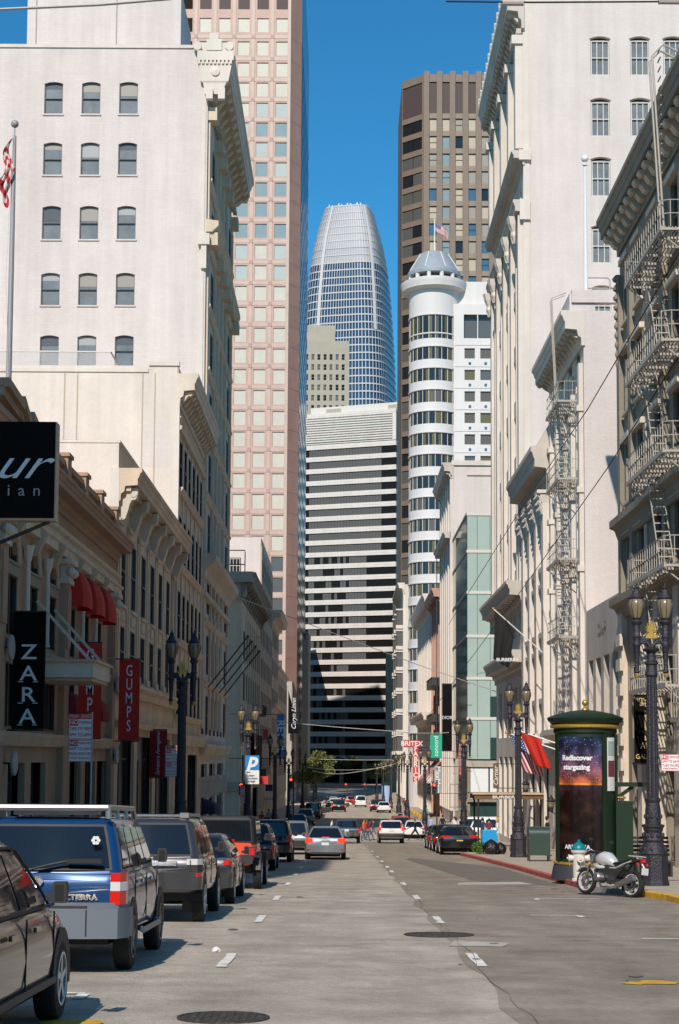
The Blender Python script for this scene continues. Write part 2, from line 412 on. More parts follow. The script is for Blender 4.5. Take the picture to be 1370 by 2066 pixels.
def postermat():
    """a printed night sky over a dark canyon"""
    m = mat('poster_print', (.1, .1, .1), .25); nt = m.node_tree; n = nt.nodes; l = nt.links
    tc = n.new('ShaderNodeTexCoord'); sp = n.new('ShaderNodeSeparateXYZ'); l.new(tc.outputs['Object'], sp.inputs[0])
    cr = n.new('ShaderNodeValToRGB'); mr = n.new('ShaderNodeMapRange'); mr.inputs[1].default_value = .5; mr.inputs[2].default_value = 4.1; l.new(sp.outputs[2], mr.inputs[0]); l.new(mr.outputs[0], cr.inputs[0])
    e = cr.color_ramp.elements; e[0].position = 0; e[0].color = (.018, .007, .006, 1); e[1].position = 1; e[1].color = (.02, .03, .09, 1)
    for p, c in ((.25, (.02, .008, .006)), (.555, (.035, .012, .01)), (.6, (.03, .02, .04)), (.604, (.85, .28, .03)), (.622, (.42, .1, .04)), (.7, (.2, .07, .09)), (.8, (.09, .05, .11)), (.9, (.03, .035, .09))):
        x = e.new(p); x.color = (*c, 1)
    nz = n.new('ShaderNodeTexNoise'); nz.inputs['Scale'].default_value = 2.2; nz.inputs['Detail'].default_value = 10; l.new(tc.outputs['Object'], nz.inputs['Vector'])
    mr2 = n.new('ShaderNodeMapRange'); mr2.inputs[1].default_value = .45; mr2.inputs[2].default_value = .75; mr2.inputs[3].default_value = .35; mr2.inputs[4].default_value = 2.0; l.new(nz.outputs[0], mr2.inputs[0])
    vm = n.new('ShaderNodeVectorMath'); vm.operation = 'SCALE'; l.new(cr.outputs[0], vm.inputs[0]); l.new(mr2.outputs[0], vm.inputs['Scale'])
    vo = n.new('ShaderNodeTexVoronoi'); vo.inputs['Scale'].default_value = 16; l.new(tc.outputs['Object'], vo.inputs['Vector'])
    lt = n.new('ShaderNodeMath'); lt.operation = 'LESS_THAN'; lt.inputs[1].default_value = .145; l.new(vo.outputs['Distance'], lt.inputs[0])
    gt = n.new('ShaderNodeMath'); gt.operation = 'GREATER_THAN'; gt.inputs[1].default_value = 2.75; l.new(sp.outputs[2], gt.inputs[0])
    mu = n.new('ShaderNodeMath'); mu.operation = 'MULTIPLY'; l.new(lt.outputs[0], mu.inputs[0]); l.new(gt.outputs[0], mu.inputs[1])
    mx = n.new('ShaderNodeMix'); mx.data_type = 'RGBA'; l.new(vm.outputs[0], mx.inputs[6]); mx.inputs[7].default_value = (.5, .5, .6, 1); l.new(mu.outputs[0], mx.inputs[0])
    l.new(mx.outputs[2], n['Principled BSDF'].inputs['Base Color']); M['poster_print'] = m
postermat()
# ------------------------------------------------------------ lettering
def text(s, size, p, rot, mname, parent=None, world=True, ext=.006, sx=1, shear=0, bold=0, align='CENTER', name='lettering', vert=False, spacing=1, lead=1, bend=None, label=None):
    cu = bpy.data.curves.new('t', 'FONT'); cu.body = s if not vert else '\n'.join(s); cu.size = size; cu.extrude = ext; cu.align_x = align; cu.align_y = 'CENTER'
    cu.shear = shear; cu.offset = bold; cu.space_character = spacing; cu.space_line = lead; cu.resolution_u = 3
    t = bpy.data.objects.new('t', cu); COL.objects.link(t)
    dg = bpy.context.evaluated_depsgraph_get(); me = bpy.data.meshes.new_from_object(t.evaluated_get(dg))
    bpy.data.objects.remove(t); bpy.data.curves.remove(cu)
    me.materials.clear(); me.materials.append(M[mname])
    if bend:      # wrap the flat letters round a vertical cylinder of this radius
        for v in me.vertices:
            a = v.co.x / bend; v.co.x = math.sin(a) * (bend + v.co.z); z = v.co.z; v.co.z = math.cos(a) * (bend + z) - bend
    if sx != 1:
        for v in me.vertices: v.co.x *= sx
    return put(name, me, parent, p, rot, world=world, label=label)
FACE = (R(90), 0, 0)                      # lettering that faces the camera (-y)
# ------------------------------------------------------------ windows
_wc = {}
def winmesh(w, h, style, fm, pm, t=.06):
    k = (round(w, 3), round(h, 3), style, fm, pm)
    if k in _wc: return _wc[k]
    f = MB(); hw = w / 2
    f.box(-hw, -hw + t, -.05, .05, 0, h); f.box(hw - t, hw, -.05, .05, 0, h)
    f.box(-hw + t, hw - t, -.05, .05, 0, t); f.box(-hw + t, hw - t, -.05, .05, h - t, h)
    if style in ('sash', 'six'): f.box(-hw + t, hw - t, -.07, .03, h * .5 - t * .5, h * .5 + t * .5)
    if style == 'six':
        for i in (1, 2):
            x = -hw + w * i / 3; f.box(x - .025, x + .025, -.03, .03, t, h * .5 - t * .5); f.box(x - .025, x + .025, -.03, .03, h * .5 + t * .5, h - t)
    if style == 'two': f.box(-.03, .03, -.03, .03, t, h - t)
    if style == 'shop':
        f.box(-hw + t, hw - t, -.03, .03, h * .78, h * .78 + t)
        f.box(-.03, .03, -.03, .03, t, h * .78)
    p = MB(); p.box(-hw - .08, hw + .08, .055, .075, -.1, h + .1)
    r = (f.mesh('window', M[fm]), p.mesh('pane', M[pm])); _wc[k] = r
    return r
def win(F, uc, zb, w, h, style='sash', fm='frame_grey', pm='glass', par=None, depth=.22, t=.06):
    a, b = winmesh(w, h, style, fm, pm, t)
    o = put('window', a, par, F.P(uc, zb, -depth + .08), (0, 0, F.rot), world=True)
    put('pane', b, o); return o
def sill(F, mb, uc, zb, w): F.box(mb, uc - w / 2 - .1, uc + w / 2 + .1, zb - .14, zb - .002, -.02, .12)
# ------------------------------------------------------------ setting
XL, XR = -9.0, 12.1          # the two building lines of the street
def sheet(name, x0, x1, y0, y1, dz, m, kind='structure', step=None, **k):
    ys = sorted({y0, y1, *[a for a, _ in RZ if y0 < a < y1]}); mb = MB()
    for a, b in zip(ys, ys[1:]): mb.quad((x0, a, rz(a) + dz), (x1, a, rz(a) + dz), (x1, b, rz(b) + dz), (x0, b, rz(b) + dz))
    return tag(mb.build(name, M[m]), kind=kind, **k)
sheet('ground', -2500, 2500, -400, 4000, -.03, 'ground')
sheet('road', -6, 10, -60, 600, 0, 'asphalt')
for a, b in ((-9, 1.72),): pass
def poly_sheet(name, pts, dz, m, **k):
    mb = MB(); mb.add([(x, y, rz(y) + dz) for x, y in pts], [tuple(range(len(pts)))])
    return tag(mb.build(name, M[m]), **k)
# the browner lane strip right of the seam, its edge wandering a little
mb = MB(); ys = [-40 + i * 1.5 for i in range(117)]
for a, b in zip(ys, ys[1:]):
    e0 = 1.62 + .10 * math.sin(a * .9) * math.sin(a * 2.3); e1 = 1.62 + .10 * math.sin(b * .9) * math.sin(b * 2.3)
    if b > 134: break
    mb.quad((e0, a, rz(a) + .004), (10, a, rz(a) + .004), (10, b, rz(b) + .004), (e1, b, rz(b) + .004))
tag(mb.build('road_resurfaced_lane', M['asphalt_b']), kind='structure')
sheet('cross_street_grant', -80, 80, 126, 142, .008, 'asphalt')
sheet('cross_street_far', -80, 80, 268, 288, .008, 'asphalt')
poly_sheet('road_patch', [(3.9, 47), (6.0, 44), (6.05, 60), (3.2, 74), (2.9, 71)], .008, 'asphalt_patch', kind='structure')
poly_sheet('concrete_patch', [(3.2, 44), (5.4, 44.6), (5.2, 46.4), (3.4, 45.6)], .010, 'concrete_patch', kind='structure')
poly_sheet('concrete_patch', [(1.55, 22.9), (2.3, 22.8), (2.5, 23.5), (1.7, 23.9)], .010, 'concrete_patch', kind='structure')
def block(name, pts, h=.15, m='pavement', side='kerb'):
    """raised pavement following the slope; pts run along y in pairs (xa, xb, y)"""
    mb = MB()
    for (xa, xb, y), (xc, xd, z) in zip(pts, pts[1:]):
        A = (xa, y, rz(y) + h); B = (xb, y, rz(y) + h); C = (xd, z, rz(z) + h); D = (xc, z, rz(z) + h)
        mb.quad(A, B, C, D)
    y, z = pts[0], pts[-1]
    mb.quad((y[0], y[2], rz(y[2]) - .1), (y[1], y[2], rz(y[2]) - .1), (y[1], y[2], rz(y[2]) + h), (y[0], y[2], rz(y[2]) + h))
    tag(mb.build(name, M[m]), kind='structure')
def cutpts(a, b, extra=()):
    return sorted({a, b, *extra, *[y for y, _ in RZ if a < y < b]})
def kerb(name, xy, side, m, w=.16, h=.152, bend=True):
    """kerb stone: xy list of (x, y) along the road edge; side +1 puts the pavement at greater x"""
    mb = MB(); rs = []
    for x, y in xy:
        z = rz(y); rs.append([(x, y, z - .1), (x, y, z + h - .02), (x + side * .025, y, z + h), (x + side * w, y, z + h), (x + side * w, y, z - .1)])
    mb.rings(rs, closed=True); tag(mb.build(name, M[m]), kind='structure')
LK = -4.65
block('pavement_left', [(-60 if False else -30, LK - .1, y) for y in cutpts(-60, 124)])
block('pavement_left', [(-30, LK - .1, y) for y in cutpts(144, 266)])
block('pavement_left', [(-30, LK - .1, y) for y in cutpts(290, 600)])
kerb('kerb_left', [(LK, y) for y in cutpts(-60, 124)], -1, 'kerb'); kerb('kerb_left', [(LK, y) for y in cutpts(144, 266)], -1, 'kerb')
RKP = [(7.3, -60), (7.35, 36.2), (7.1, 38.0), (6.6, 39.6), (6.32, 41.5), (6.3, 58), (6.15, 70), (5.95, 79.5), (6.4, 81.5), (7.3, 84), (7.35, 124)]
block('pavement_right', [(x + .1, 34, y) for x, y in RKP])
block('pavement_right', [(7.35, 34, y) for y in cutpts(144, 266)]); block('pavement_right', [(7.35, 34, y) for y in cutpts(290, 600)])
kerb('kerb_yellow', RKP[:3], 1, 'kerb_yellow'); kerb('kerb_plain', RKP[2:5], 1, 'kerb'); kerb('kerb_red', RKP[4:9], 1, 'kerb_red'); kerb('kerb_right', RKP[8:], 1, 'kerb')
kerb('kerb_right', [(7.35, y) for y in cutpts(144, 266)], 1, 'kerb')
# painted lines: dashes, parking ticks, crosswalks
def paintq(name, pts, m='line_paint', dz=.012):
    mb = MB(); mb.add([(x, y, rz(y) + dz) for x, y in pts], [tuple(range(len(pts)))]); return mb.build(name, M[m])
def dash(x, y0, y1, w=.13):
    n = 7; L = []; Rr = []
    for i in range(n + 1):
        y = lerp(y0, y1, i / n); L.append((x - w / 2 + random.uniform(-.014, .01), y)); Rr.append((x + w / 2 + random.uniform(-.01, .014), y))
    tag(paintq('lane_dash', L + Rr[::-1]), kind='structure')
def Yd(v): return 5760 / (v - 1650)
for v in (1928, 1850, 1806, 1779, 1755, 1746, 1735, 1726, 1715, 1705, 1697):
    y = Yd(v); dash((965 - 693) / 3200 * 20.7, y - .95, y + .95)
for v in (1932, 1850, 1809, 1781, 1762, 1748, 1736):
    y = Yd(v); dash(-1.43, y - .95, y + .95)
for i in range(12): dash(1.5, 150 + i * 9, 152 + i * 9)
def ticks(x0, y, w, arm=.5):
    tag(paintq('parking_tick', [(x0, y - .06), (x0 + w, y - .06), (x0 + w, y + .06), (x0, y + .06)]), kind='structure')
    tag(paintq('parking_tick', [(x0 - .06, y - arm), (x0 + .06, y - arm), (x0 + .06, y - .07), (x0 - .06, y - .07)]), kind='structure')
ticks(4.45, 36.6, 1.5); ticks(4.5, 30.3, -.9); ticks(4.6, 24.5, 1.6, .1); ticks(-2.6, 16.5, -1.2); ticks(-2.6, 23.6, -1.0, .3)
for y in (124.3, 127.4, 138.5, 142): tag(paintq('crosswalk_line', [(LK, y), (7.3, y), (7.3, y + .35), (LK, y + .35)]), kind='structure')
for y in (266, 270, 284, 288): tag(paintq('crosswalk_line', [(LK, y), (7.3, y), (7.3, y + .5), (LK, y + .5)]), kind='structure')
tag(paintq('utility_mark', [(3.10, 17.8), (3.3, 17.65), (3.35, 17.75), (3.7, 17.75), (3.78, 17.95), (3.6, 18.15), (3.3, 18.15)], 'line_yellow'), kind='structure')
tag(paintq('utility_mark', [(-2.35 + .28 * math.cos(a * .4), 14.15 + .24 * math.sin(a * .4)) for a in range(16)], 'line_yellow'), kind='structure')
mb = MB(); rp = random.Random(2); mb.rings([[(-1.67 + r * math.cos(a) * rp.uniform(.6, 1.3), 21.7 + r * math.sin(a) * rp.uniform(.6, 1.3), rz(21.7) + z) for a in range(6)] for r, z in ((.05, .006), (.07, .03), (.03, .07))])
tag(mb.build('paper_scrap', M['sign_white']), 'crumpled white paper scrap lying on the left lane', 'litter')
rc = random.Random(21)
def crack(x0, y0, x1, y1, w, n=22, m='asphalt_patch', amp=.12):
    L = []; Rr = []; ox = 0
    for i in range(n + 1):
        f = i / n; ox = ox * .6 + rc.uniform(-amp, amp); x = lerp(x0, x1, f) + (ox if abs(y1 - y0) > abs(x1 - x0) else 0); y = lerp(y0, y1, f) + (0 if abs(y1 - y0) > abs(x1 - x0) else ox)
        ww_ = w * rc.uniform(.3, 1.2)
        if abs(y1 - y0) > abs(x1 - x0): L.append((x - ww_, y)); Rr.append((x + ww_, y))
        else: L.append((x, y - ww_ * 2)); Rr.append((x, y + ww_ * 2))
    mb = MB(); k = len(L); mb.add([(x, y, rz(y) + .0135) for x, y in L + Rr], [(i, i + 1, k + i + 1, k + i) for i in range(k - 1)])
    tag(mb.build('tar_seam', M[m]), kind='structure')
crack(1.72, 9, 1.7, 80, .006, 120, amp=.05); crack(-3, 19.5, 1.5, 20.3, .003, amp=.05); crack(2, 18.2, 7, 19.2, .004, amp=.05); crack(2.6, 26, 7.2, 27.5, .004, amp=.05)
for i in range(14):
    x = rc.uniform(-2.2, 6.5); y = rc.uniform(13, 48); r = rc.uniform(.03, .1)
    tag(paintq('oil_stain', [(x + r * math.cos(a * .7) * rc.uniform(.7, 1.3), y + r * 1.6 * math.sin(a * .7) * rc.uniform(.7, 1.2)) for a in range(9)], 'asphalt_patch', .0138), kind='structure')
def manhole(x, y, r, label):
    t = thing('manhole_cover', label, 'manhole cover', (x, y, rz(y)), 0); t.rotation_euler = (math.atan((rz(y + 1) - rz(y))), 0, 0)
    mb = MB(); mb.lathe([(r, .001), (r, .016), (r * .93, .016), (r * .93, .010), (0.01, .010)], n=32); mb.build('frame', M['cast_iron'], t, world=False)
    mb = MB()
    for i in range(-5, 6):
        for j in range(-5, 6):
            if math.hypot(i, j) < 5.3: mb.box(i * r * .16 - r * .05, i * r * .16 + r * .05, j * r * .16 - r * .05, j * r * .16 + r * .05, .011, .018)
    mb.build('lid_grid', M['cast_iron'], t, world=False)
manhole(-1.05, 14.6, .42, 'round iron manhole cover in the left lane nearest the camera')
manhole(1.55, 25.1, .55, 'round iron manhole cover on the seam between the two asphalts')
manhole(4.15, 14.2, .36, 'brownish round manhole cover in the right lane at the frame corner')
# ------------------------------------------------------------ building tools
def arch_fill(F, mb, uc, w, zs, zt, depth=.25, seg=10, o=0):
    """fills the corners of a rectangular opening above an arch springing at zs and rising to zt"""
    h = zt - zs; n = seg
    pts = [(uc - w / 2 * math.cos(math.pi * i / n), zs + (h - .02) * math.sin(math.pi * i / n)) for i in range(n + 1)]
    for (u0, z0), (u1, z1) in zip(pts, pts[1:]):
        mb.quad(F.P(u0, z0, o), F.P(u1, z1, o), F.P(u1, zt, o), F.P(u0, zt, o))
        mb.quad(F.P(u0, z0, o), F.P(u1, z1, o), F.P(u1, z1, o - depth), F.P(u0, z0, o - depth))
def seg_fill(F, mb, uc, w, zt, rise, depth=.25, n=8):
    """fills above a shallow segmental arch"""
    pts = [(uc - w / 2 + w * i / n, zt - rise * (2 * i / n - 1) ** 2 - .01) for i in range(n + 1)]
    for (u0, z0), (u1, z1) in zip(pts, pts[1:]):
        mb.quad(F.P(u0, z0), F.P(u1, z1), F.P(u1, zt), F.P(u0, zt)); mb.quad(F.P(u0, z0), F.P(u1, z1), F.P(u1, z1, -depth), F.P(u0, z0, -depth))
def shell(mb, x0, x1, y0, y1, z0, z1, sides='SNEWT'):
    if 'S' in sides: mb.quad((x0, y0, z0), (x1, y0, z0), (x1, y0, z1), (x0, y0, z1))
    if 'N' in sides: mb.quad((x1, y1, z0), (x0, y1, z0), (x0, y1, z1), (x1, y1, z1))
    if 'E' in sides: mb.quad((x1, y0, z0), (x1, y1, z0), (x1, y1, z1), (x1, y0, z1))
    if 'W' in sides: mb.quad((x0, y1, z0), (x0, y0, z0), (x0, y0, z1), (x0, y1, z1))
    if 'T' in sides: mb.quad((x0, y0, z1), (x1, y0, z1), (x1, y1, z1), (x0, y1, z1))
def bracket_mesh(w, d, h, m):
    """scroll bracket, outward is -y, top at z 0"""
    mb = MB(); prof = [(0, 0), (-d, 0), (-d, -h * .18), (-d * .92, -h * .34), (-d * .68, -h * .38), (-d * .58, -h * .5), (-d * .5, -h * .68), (-d * .36, -h * .92), (-d * .16, -h), (0, -h * .9)]
    mb.rings([[(x, a, b) for a, b in prof] for x in (-w / 2, w / 2)]); 
    mb.lathe([(d * .17, -w * .56), (d * .17, w * .56)], (0, -d * .78, -h * .2), 8, 'x')
    return mb.mesh('bracket', M[m])
def brackets(F, u0, u1, n, z, w, d, h, m, par, o=0.0):
    me = bracket_mesh(w, d, h, m)
    for i in range(n):
        put('bracket', me, par, F.P(lerp(u0, u1, i / max(1, n - 1)), z, o), (0, 0, F.rot), world=True)
def cornice(F, u0, u1, zt, h, d, m, par, name='cornice', base=0.0):
    """classical section: crown, corona, soffit and bed mould"""
    mb = MB()
    p = [(base - .05, zt), (base + d, zt), (base + d, zt - h * .12), (base + d * .93, zt - h * .16), (base + d * .86, zt - h * .3), (base + d * .82, zt - h * .32), (base + d * .82, zt - h * .52),
         (base + d * .3, zt - h * .55), (base + d * .25, zt - h * .72), (base + d * .12, zt - h * .78), (base + d * .1, zt - h), (base - .05, zt - h)]
    F.sweep(mb, p, u0, u1); return mb.build(name, M[m], par)
def dentils(F, u0, u1, z, h, w, d, m, par, o, gap=2.0, kind=None):
    mb = MB(); n = int((u1 - u0) / (w * gap))
    for i in range(n):
        u = u0 + w * gap * (i + .5); F.box(mb, u - w / 2, u + w / 2, z, z + h, o, o + d)
    return mb.build('dentil_course', M[m], par)
def bays(u0, u1, n): 
    s = (u1 - u0) / n; return [u0 + s * (i + .5) for i in range(n)], s
# a tall block out of frame on the left, beside the camera: it throws the shade on the near left lane
b = thing('corner_block', 'tall narrow pale block on the left beside the camera, out of the picture', 'building', (-11, 19, 0))
mb = MB(); shell(mb, -12.6, XL - .1, 13, 26, -2, 33, 'SNEWT'); mb.build('wall', M['white_brick'], b)
for i, (x0_, x1_, y0_, y1_, h_, lb) in enumerate(((-45, XL, -150, -28.5, 33.5, 'stone block along the left side behind the camera, out of the picture'), (-110, -22, -235, -190, 58, 'large hotel block behind the camera on the left, out of the picture'), (-20, 48, -232, -190, 50, 'pale hotel block straight behind the camera, out of the picture'), (50, 120, -235, -188, 64, 'tower block behind the camera on the right, out of the picture'))):
    b = thing('plaza_building', lb, 'building', ((x0_ + x1_) / 2, y1_, rz(y1_))); mb = MB(); shell(mb, x0_, x1_, y0_, y1_, -1, h_, 'SNEWT'); mb.build('wall', M[('warm_stone', 'grey_stone', 'cream_plaster', 'brown_granite')[i]], b)
    mb = MB()
    for r in range(int(h_ / 4) - 1):
        if i == 0:
            for k in range(int((y1_ - y0_) / 4)): mb.box(x1_, x1_ + .03, y0_ + 1.2 + k * 4, y0_ + 2.9 + k * 4, 4 + r * 4, 6.3 + r * 4)
        else:
            for k in range(int((x1_ - x0_) / 4)): mb.box(x0_ + 1.2 + k * 4, x0_ + 2.9 + k * 4, y1_, y1_ + .03, 4 + r * 4, 6.3 + r * 4)
    mb.build('window_grid', M['glass'], b, kind='stuff')
# ================================================================ LEFT SIDE
# ---- L1: brown two storey arcade building
FL = Fr('L', XL)
b = thing('arcade_building', 'low brown arched shop building in shade at the left edge, nearest of the left row', 'building', (-14, 48, rz(48)))
ac = [34.2, 37.2, 40.2, 42.95, 45.95, 48.95, 52.6, 55.5, 58.4]; aw = 1.6
pil = [42.0 - .35 - .6, 51.0 - .2, 61.4]
ops = []
for u in ac: ops += [(u - aw / 2, u + aw / 2, 5.0, 7.8), (u - aw / 2 - .1, u + aw / 2 + .1, 2.5, 4.3)]
gops = [(u - 1.15, u + 1.15, rz(u) + .25, 1.55) for u in (35.6, 38.7, 44.2, 47.4, 54, 57.2, 59.9)]
mb = MB(); FL.wall(mb, 33, 62.9, -3, 10.0, ops + gops, .16)
shell(mb, XL - 14, XL, 33, 62.9, -3, 10.0, 'SWT')
for u in ac: arch_fill(FL, mb, u, aw, 7.0, 7.8, .16)
mb.build('wall', M['tan_stone'], b)
for u in ac:
    win(FL, u, 5.0, aw, 2.75, 'two', 'frame_dark', 'glass_shade', b, .16)
    win(FL, u, 2.5, aw + .2, 1.8, 'two', 'frame_dark', 'glass_shade', b, .14)
    mb = MB(); FL.box(mb, u - aw / 2 - .02, u + aw / 2 + .02, 6.65, 6.95, -.1, .06); FL.box(mb, u - aw / 2 - .1, u + aw / 2 + .1, 6.952, 7.02, -.1, .1); mb.build('impost_bar', M['dark_stone'], b)
    mb = MB(); pts = [(u - (aw / 2 + .07) * math.cos(math.pi * i / 12), 7.0 + .88 * math.sin(math.pi * i / 12)) for i in range(13)]
    mb.tube([FL.P(a, z, .02) for a, z in pts], .07, 6); mb.build('arch_moulding', M['tan_trim'], b)
    mb = MB(); mb.T = None; prof = [(0, 7.55), (.16, 7.62), (.3, 7.95), (.42, 8.2), (.3, 8.3), (0, 8.3)]; FL.sweep(mb, prof, u - .13, u + .13); mb.build('keystone', M['tan_trim'], b)
for i, u in enumerate(gops):
    w = u[1] - u[0]; win(FL, (u[0] + u[1]) / 2, u[2], w, u[3] - u[2], 'shop', 'frame_dark', 'glass_shade', b, .5)
for u in (35.7, 38.7, 44.45, 47.45, 54.05, 56.95):
    mb = MB(); mb.lathe([(.12, 5.0), (.085, 5.15), (.075, 7.2), (.1, 7.25), (.16, 7.55), (.19, 7.65)], (XL + .14, u, 0), 8); mb.smooth = True
    mb.build('colonnette', M['lintel_stone'], b)
for u in pil:
    mb = MB(); FL.box(mb, u - .42, u + .42, rz(u), 7.25, 0, .2); FL.box(mb, u - .3, u + .3, 5.2, 7.1, .2, .25); FL.box(mb, u - .5, u + .5, rz(u), rz(u) + .9, .2, .28); mb.build('pilaster', M['tan_stone'], b)
    mb = MB(); FL.box(mb, u - .48, u + .48, 7.25, 7.38, -.02, .3); FL.box(mb, u - .4, u + .4, 7.38, 7.85, -.02, .28); FL.box(mb, u - .58, u + .58, 7.85, 8.02, -.02, .4)
    for k in (-.36, 0, .36): mb.ball(FL.P(u + k, 7.62, .32), .15, 8, 6)
    mb.build('capital', M['lintel_stone'], b)
mb = MB(); FL.sweep(mb, [(-.02, 8.05), (.22, 8.05), (.22, 8.3), (.3, 8.34), (.3, 8.42), (.08, 8.45), (.08, 8.72), (.2, 8.76), (.24, 8.86), (.1, 8.9), (-.02, 8.9)], 33, 62.9); mb.build('entablature', M['lintel_stone'], b)
c = cornice(FL, 33, 62.9, 10.15, .75, .72, 'tan_stone', b)
mb = MB(); FL.sweep(mb, [(-.02, 2.02), (.18, 2.02), (.28, 2.3), (.28, 2.4), (-.02, 2.42)], 33, 62.9); FL.sweep(mb, [(-.02, 4.6), (.12, 4.62), (.18, 4.85), (-.02, 4.9)], 33, 62.9); mb.build('string_course', M['tan_trim'], b)
mb = MB(); FL.box(mb, 33, 62.9, 10.16, 10.45, -.4, .12); FL.box(mb, 46.8, 62.9, 11.0, 11.18, -.35, .08)
FL.box(mb, 46.8, 62.85, 10.45, 11.0, -.28, -.05); mb.build('parapet', M['tan_stone'], b)
for u in (47.2, 50.8, 54.4, 58, 61.9):
    mb = MB(); FL.box(mb, u - .35, u + .35, 10.45, 11.3, -.45, .16); FL.box(mb, u - .42, u + .42, 11.3, 11.42, -.5, .22); mb.build('parapet_post', M['tan_stone'], b)
mb = MB()
FL.sweep(mb, [(-.5, 10.45), (.1, 10.45), (.1, 10.85), (-.5, 10.85)], 38, 46.4)
for s, (a, z0), (c2, z1) in ((1, (46.6, 10.95), (44.3, 11.45)), (1, (44.2, 11.1), (43.0, 11.6)), (1, (43.0, 11.45), (40.9, 11.62))):
    for o0, o1, dz in ((-.5, .12, 0), (-.55, .26, .22)):
        mb.add([FL.P(a, z0 - .5 + dz, o0), FL.P(c2, z1 - .5 + dz, o0), FL.P(c2, z1 - .26 + dz, o0), FL.P(a, z0 - .26 + dz, o0), FL.P(a, z0 - .5 + dz, o1), FL.P(c2, z1 - .5 + dz, o1), FL.P(c2, z1 - .26 + dz, o1), FL.P(a, z0 - .26 + dz, o1)],
               [(0, 1, 2, 3), (4, 5, 6, 7), (0, 1, 5, 4), (2, 3, 7, 6), (1, 2, 6, 5), (0, 3, 7, 4)])
for u in (45.4, 44.2): mb.lathe([(.3, -.6), (.3, .16)], (XL, u, 10.95), 12, 'x')
mb.build('roof_ornament', M['tan_stone'], b)
def awning(F, u, z0, z1, w, d, m, par):
    mb = MB(); rs = []; n = 8
    for k in range(n + 1):
        t = k / n; a = t * math.pi / 2; zz = z0 + (z1 - z0) * math.cos(a); o = d * math.sin(a)
        rs.append([F.P(u - w / 2 * (0.25 + .75 * math.sin(a)) * 1, zz, 0.02), F.P(u - w / 2 * (.25 + .75 * math.sin(a)) * .96, zz, o * .8 + .03), F.P(u - w / 4 * (.25 + .75 * math.sin(a)), zz, o + .03), F.P(u + w / 4 * (.25 + .75 * math.sin(a)), zz, o + .03), F.P(u + w / 2 * (.25 + .75 * math.sin(a)) * .96, zz, o * .8 + .03), F.P(u + w / 2 * (.25 + .75 * math.sin(a)), zz, .02)])
    rs.append([p + Vector((0, 0, -.22)) for p in rs[-1]])
    mb.rings(rs, closed=False); mb.smooth = True; return mb.build('awning', M[m], par, smooth=True, sharp=50)
for u in ac[6:]: awning(FL, u, 6.85, 7.95, 1.7, .6, 'cloth_red', b)
for u in ac[6:]: awning(FL, u, 3.25, 3.85, 1.6, .4, 'cloth_darkred', b)
for u, z in ((41.6, 4.6), (42.3, 1.55), (61.6, 4.5), (61.6, 1.75)):
    mb = MB(); mb.lathe([(.01, -.05), (.32, -.04), (.34, 0), (.32, .04), (.01, .05)], (XL + .32, u, z), 18, 'x'); mb.build('lamp_disc', M['sign_grey'], b)
    mb = MB(); mb.tube([(XL, u, z), (XL + .28, u, z)], .03, 6); mb.build('lamp_bracket', M['frame_dark'], b)
# door canopy with hangers
mb = MB(); mb.box(XL - .05, XL + 1.75, 46.3, 49.6, 4.05, 4.5); mb.build('canopy', M['lintel_stone'], b)
mb = MB(); mb.box(XL - .02, XL + 1.85, 46.2, 49.7, 4.5, 4.58); mb.box(XL, XL + 1.7, 46.4, 49.5, 3.95, 4.046); mb.build('canopy_trim', M['tan_trim'], b)
mb = MB()
for y in (46.5, 49.4): mb.bar((XL + .02, y, 6.3), (XL + 1.6, y, 4.58), .08)
mb.build('canopy_hanger', M['lintel_stone'], b)
fixz(b, 60)
# ---- L2: cream building with large scroll brackets
FL2 = Fr('L', XL)
y0, y1 = 63.0, 84.8
b = thing('bracketed_building', 'grey shop building with big scroll brackets under its cornice, left of the street', 'building', (-14, 74, rz(74)))
wc = [64.6, 67.9, 71.3, 74.7, 78.0, 81.4]; ww = 1.45
ops = [(u - ww / 2, u + ww / 2, 7.9, 10.7) for u in wc] + [(u - ww / 2, u + ww / 2, 4.95, 7.05) for u in wc]
gops = [(64.2, 69.2, rz(66) + .3, 2.6), (70.2, 76, rz(73) + .3, 2.6), (77.2, 83.6, rz(80) + .3, 2.6)]
mb = MB(); FL.wall(mb, y0, y1, -4, 14.2, ops + gops, .1); shell(mb, XL - 16, XL, y0, y1, -4, 14.2, 'SWNT'); mb.build('wall', M['gump_stone'], b)
for u in wc:
    win(FL, u, 7.9, ww, 2.8, 'sash', 'frame_grey', 'glass_shade', b, .1); win(FL, u, 4.95, ww, 2.1, 'sash', 'frame_grey', 'glass_shade', b, .1)
    mb = MB(); sill(FL, mb, u, 7.9, ww); sill(FL, mb, u, 4.95, ww); FL.box(mb, u - .55, u + .55, 7.25, 7.6, .0, .06); mb.build('sill', M['gump_stone'], b)
for a in gops: win(FL, (a[0] + a[1]) / 2, a[2], a[1] - a[0], a[3] - a[2], 'shop', 'frame_dark', 'glass_shade', b, .4)
for u in [63.3] + [(a + c2) / 2 for a, c2 in zip(wc, wc[1:])] + [83.6]:
    mb = MB(); FL.box(mb, u - .5, u + .5, 4.9, 11.3, 0, .07); FL.box(mb, u - .2, u + .2, 5.2, 11.0, .07, .1); FL.box(mb, u - .56, u + .56, 11.0, 11.2, .07, .16); FL.box(mb, u - .56, u + .56, 4.9, 5.2, .07, .14); mb.build('pilaster', M['gump_stone'], b)
c = cornice(FL, y0 - .05, y1, 13.2, 1.3, .95, 'gump_stone', b)
brackets(FL, y0 + .45, y1 - .6, 7, 12.45, .5, .75, 1.35, 'lintel_stone', c)
dentils(FL, y0, y1, 12.3, .18, .14, .2, 'gump_stone', c, .3)
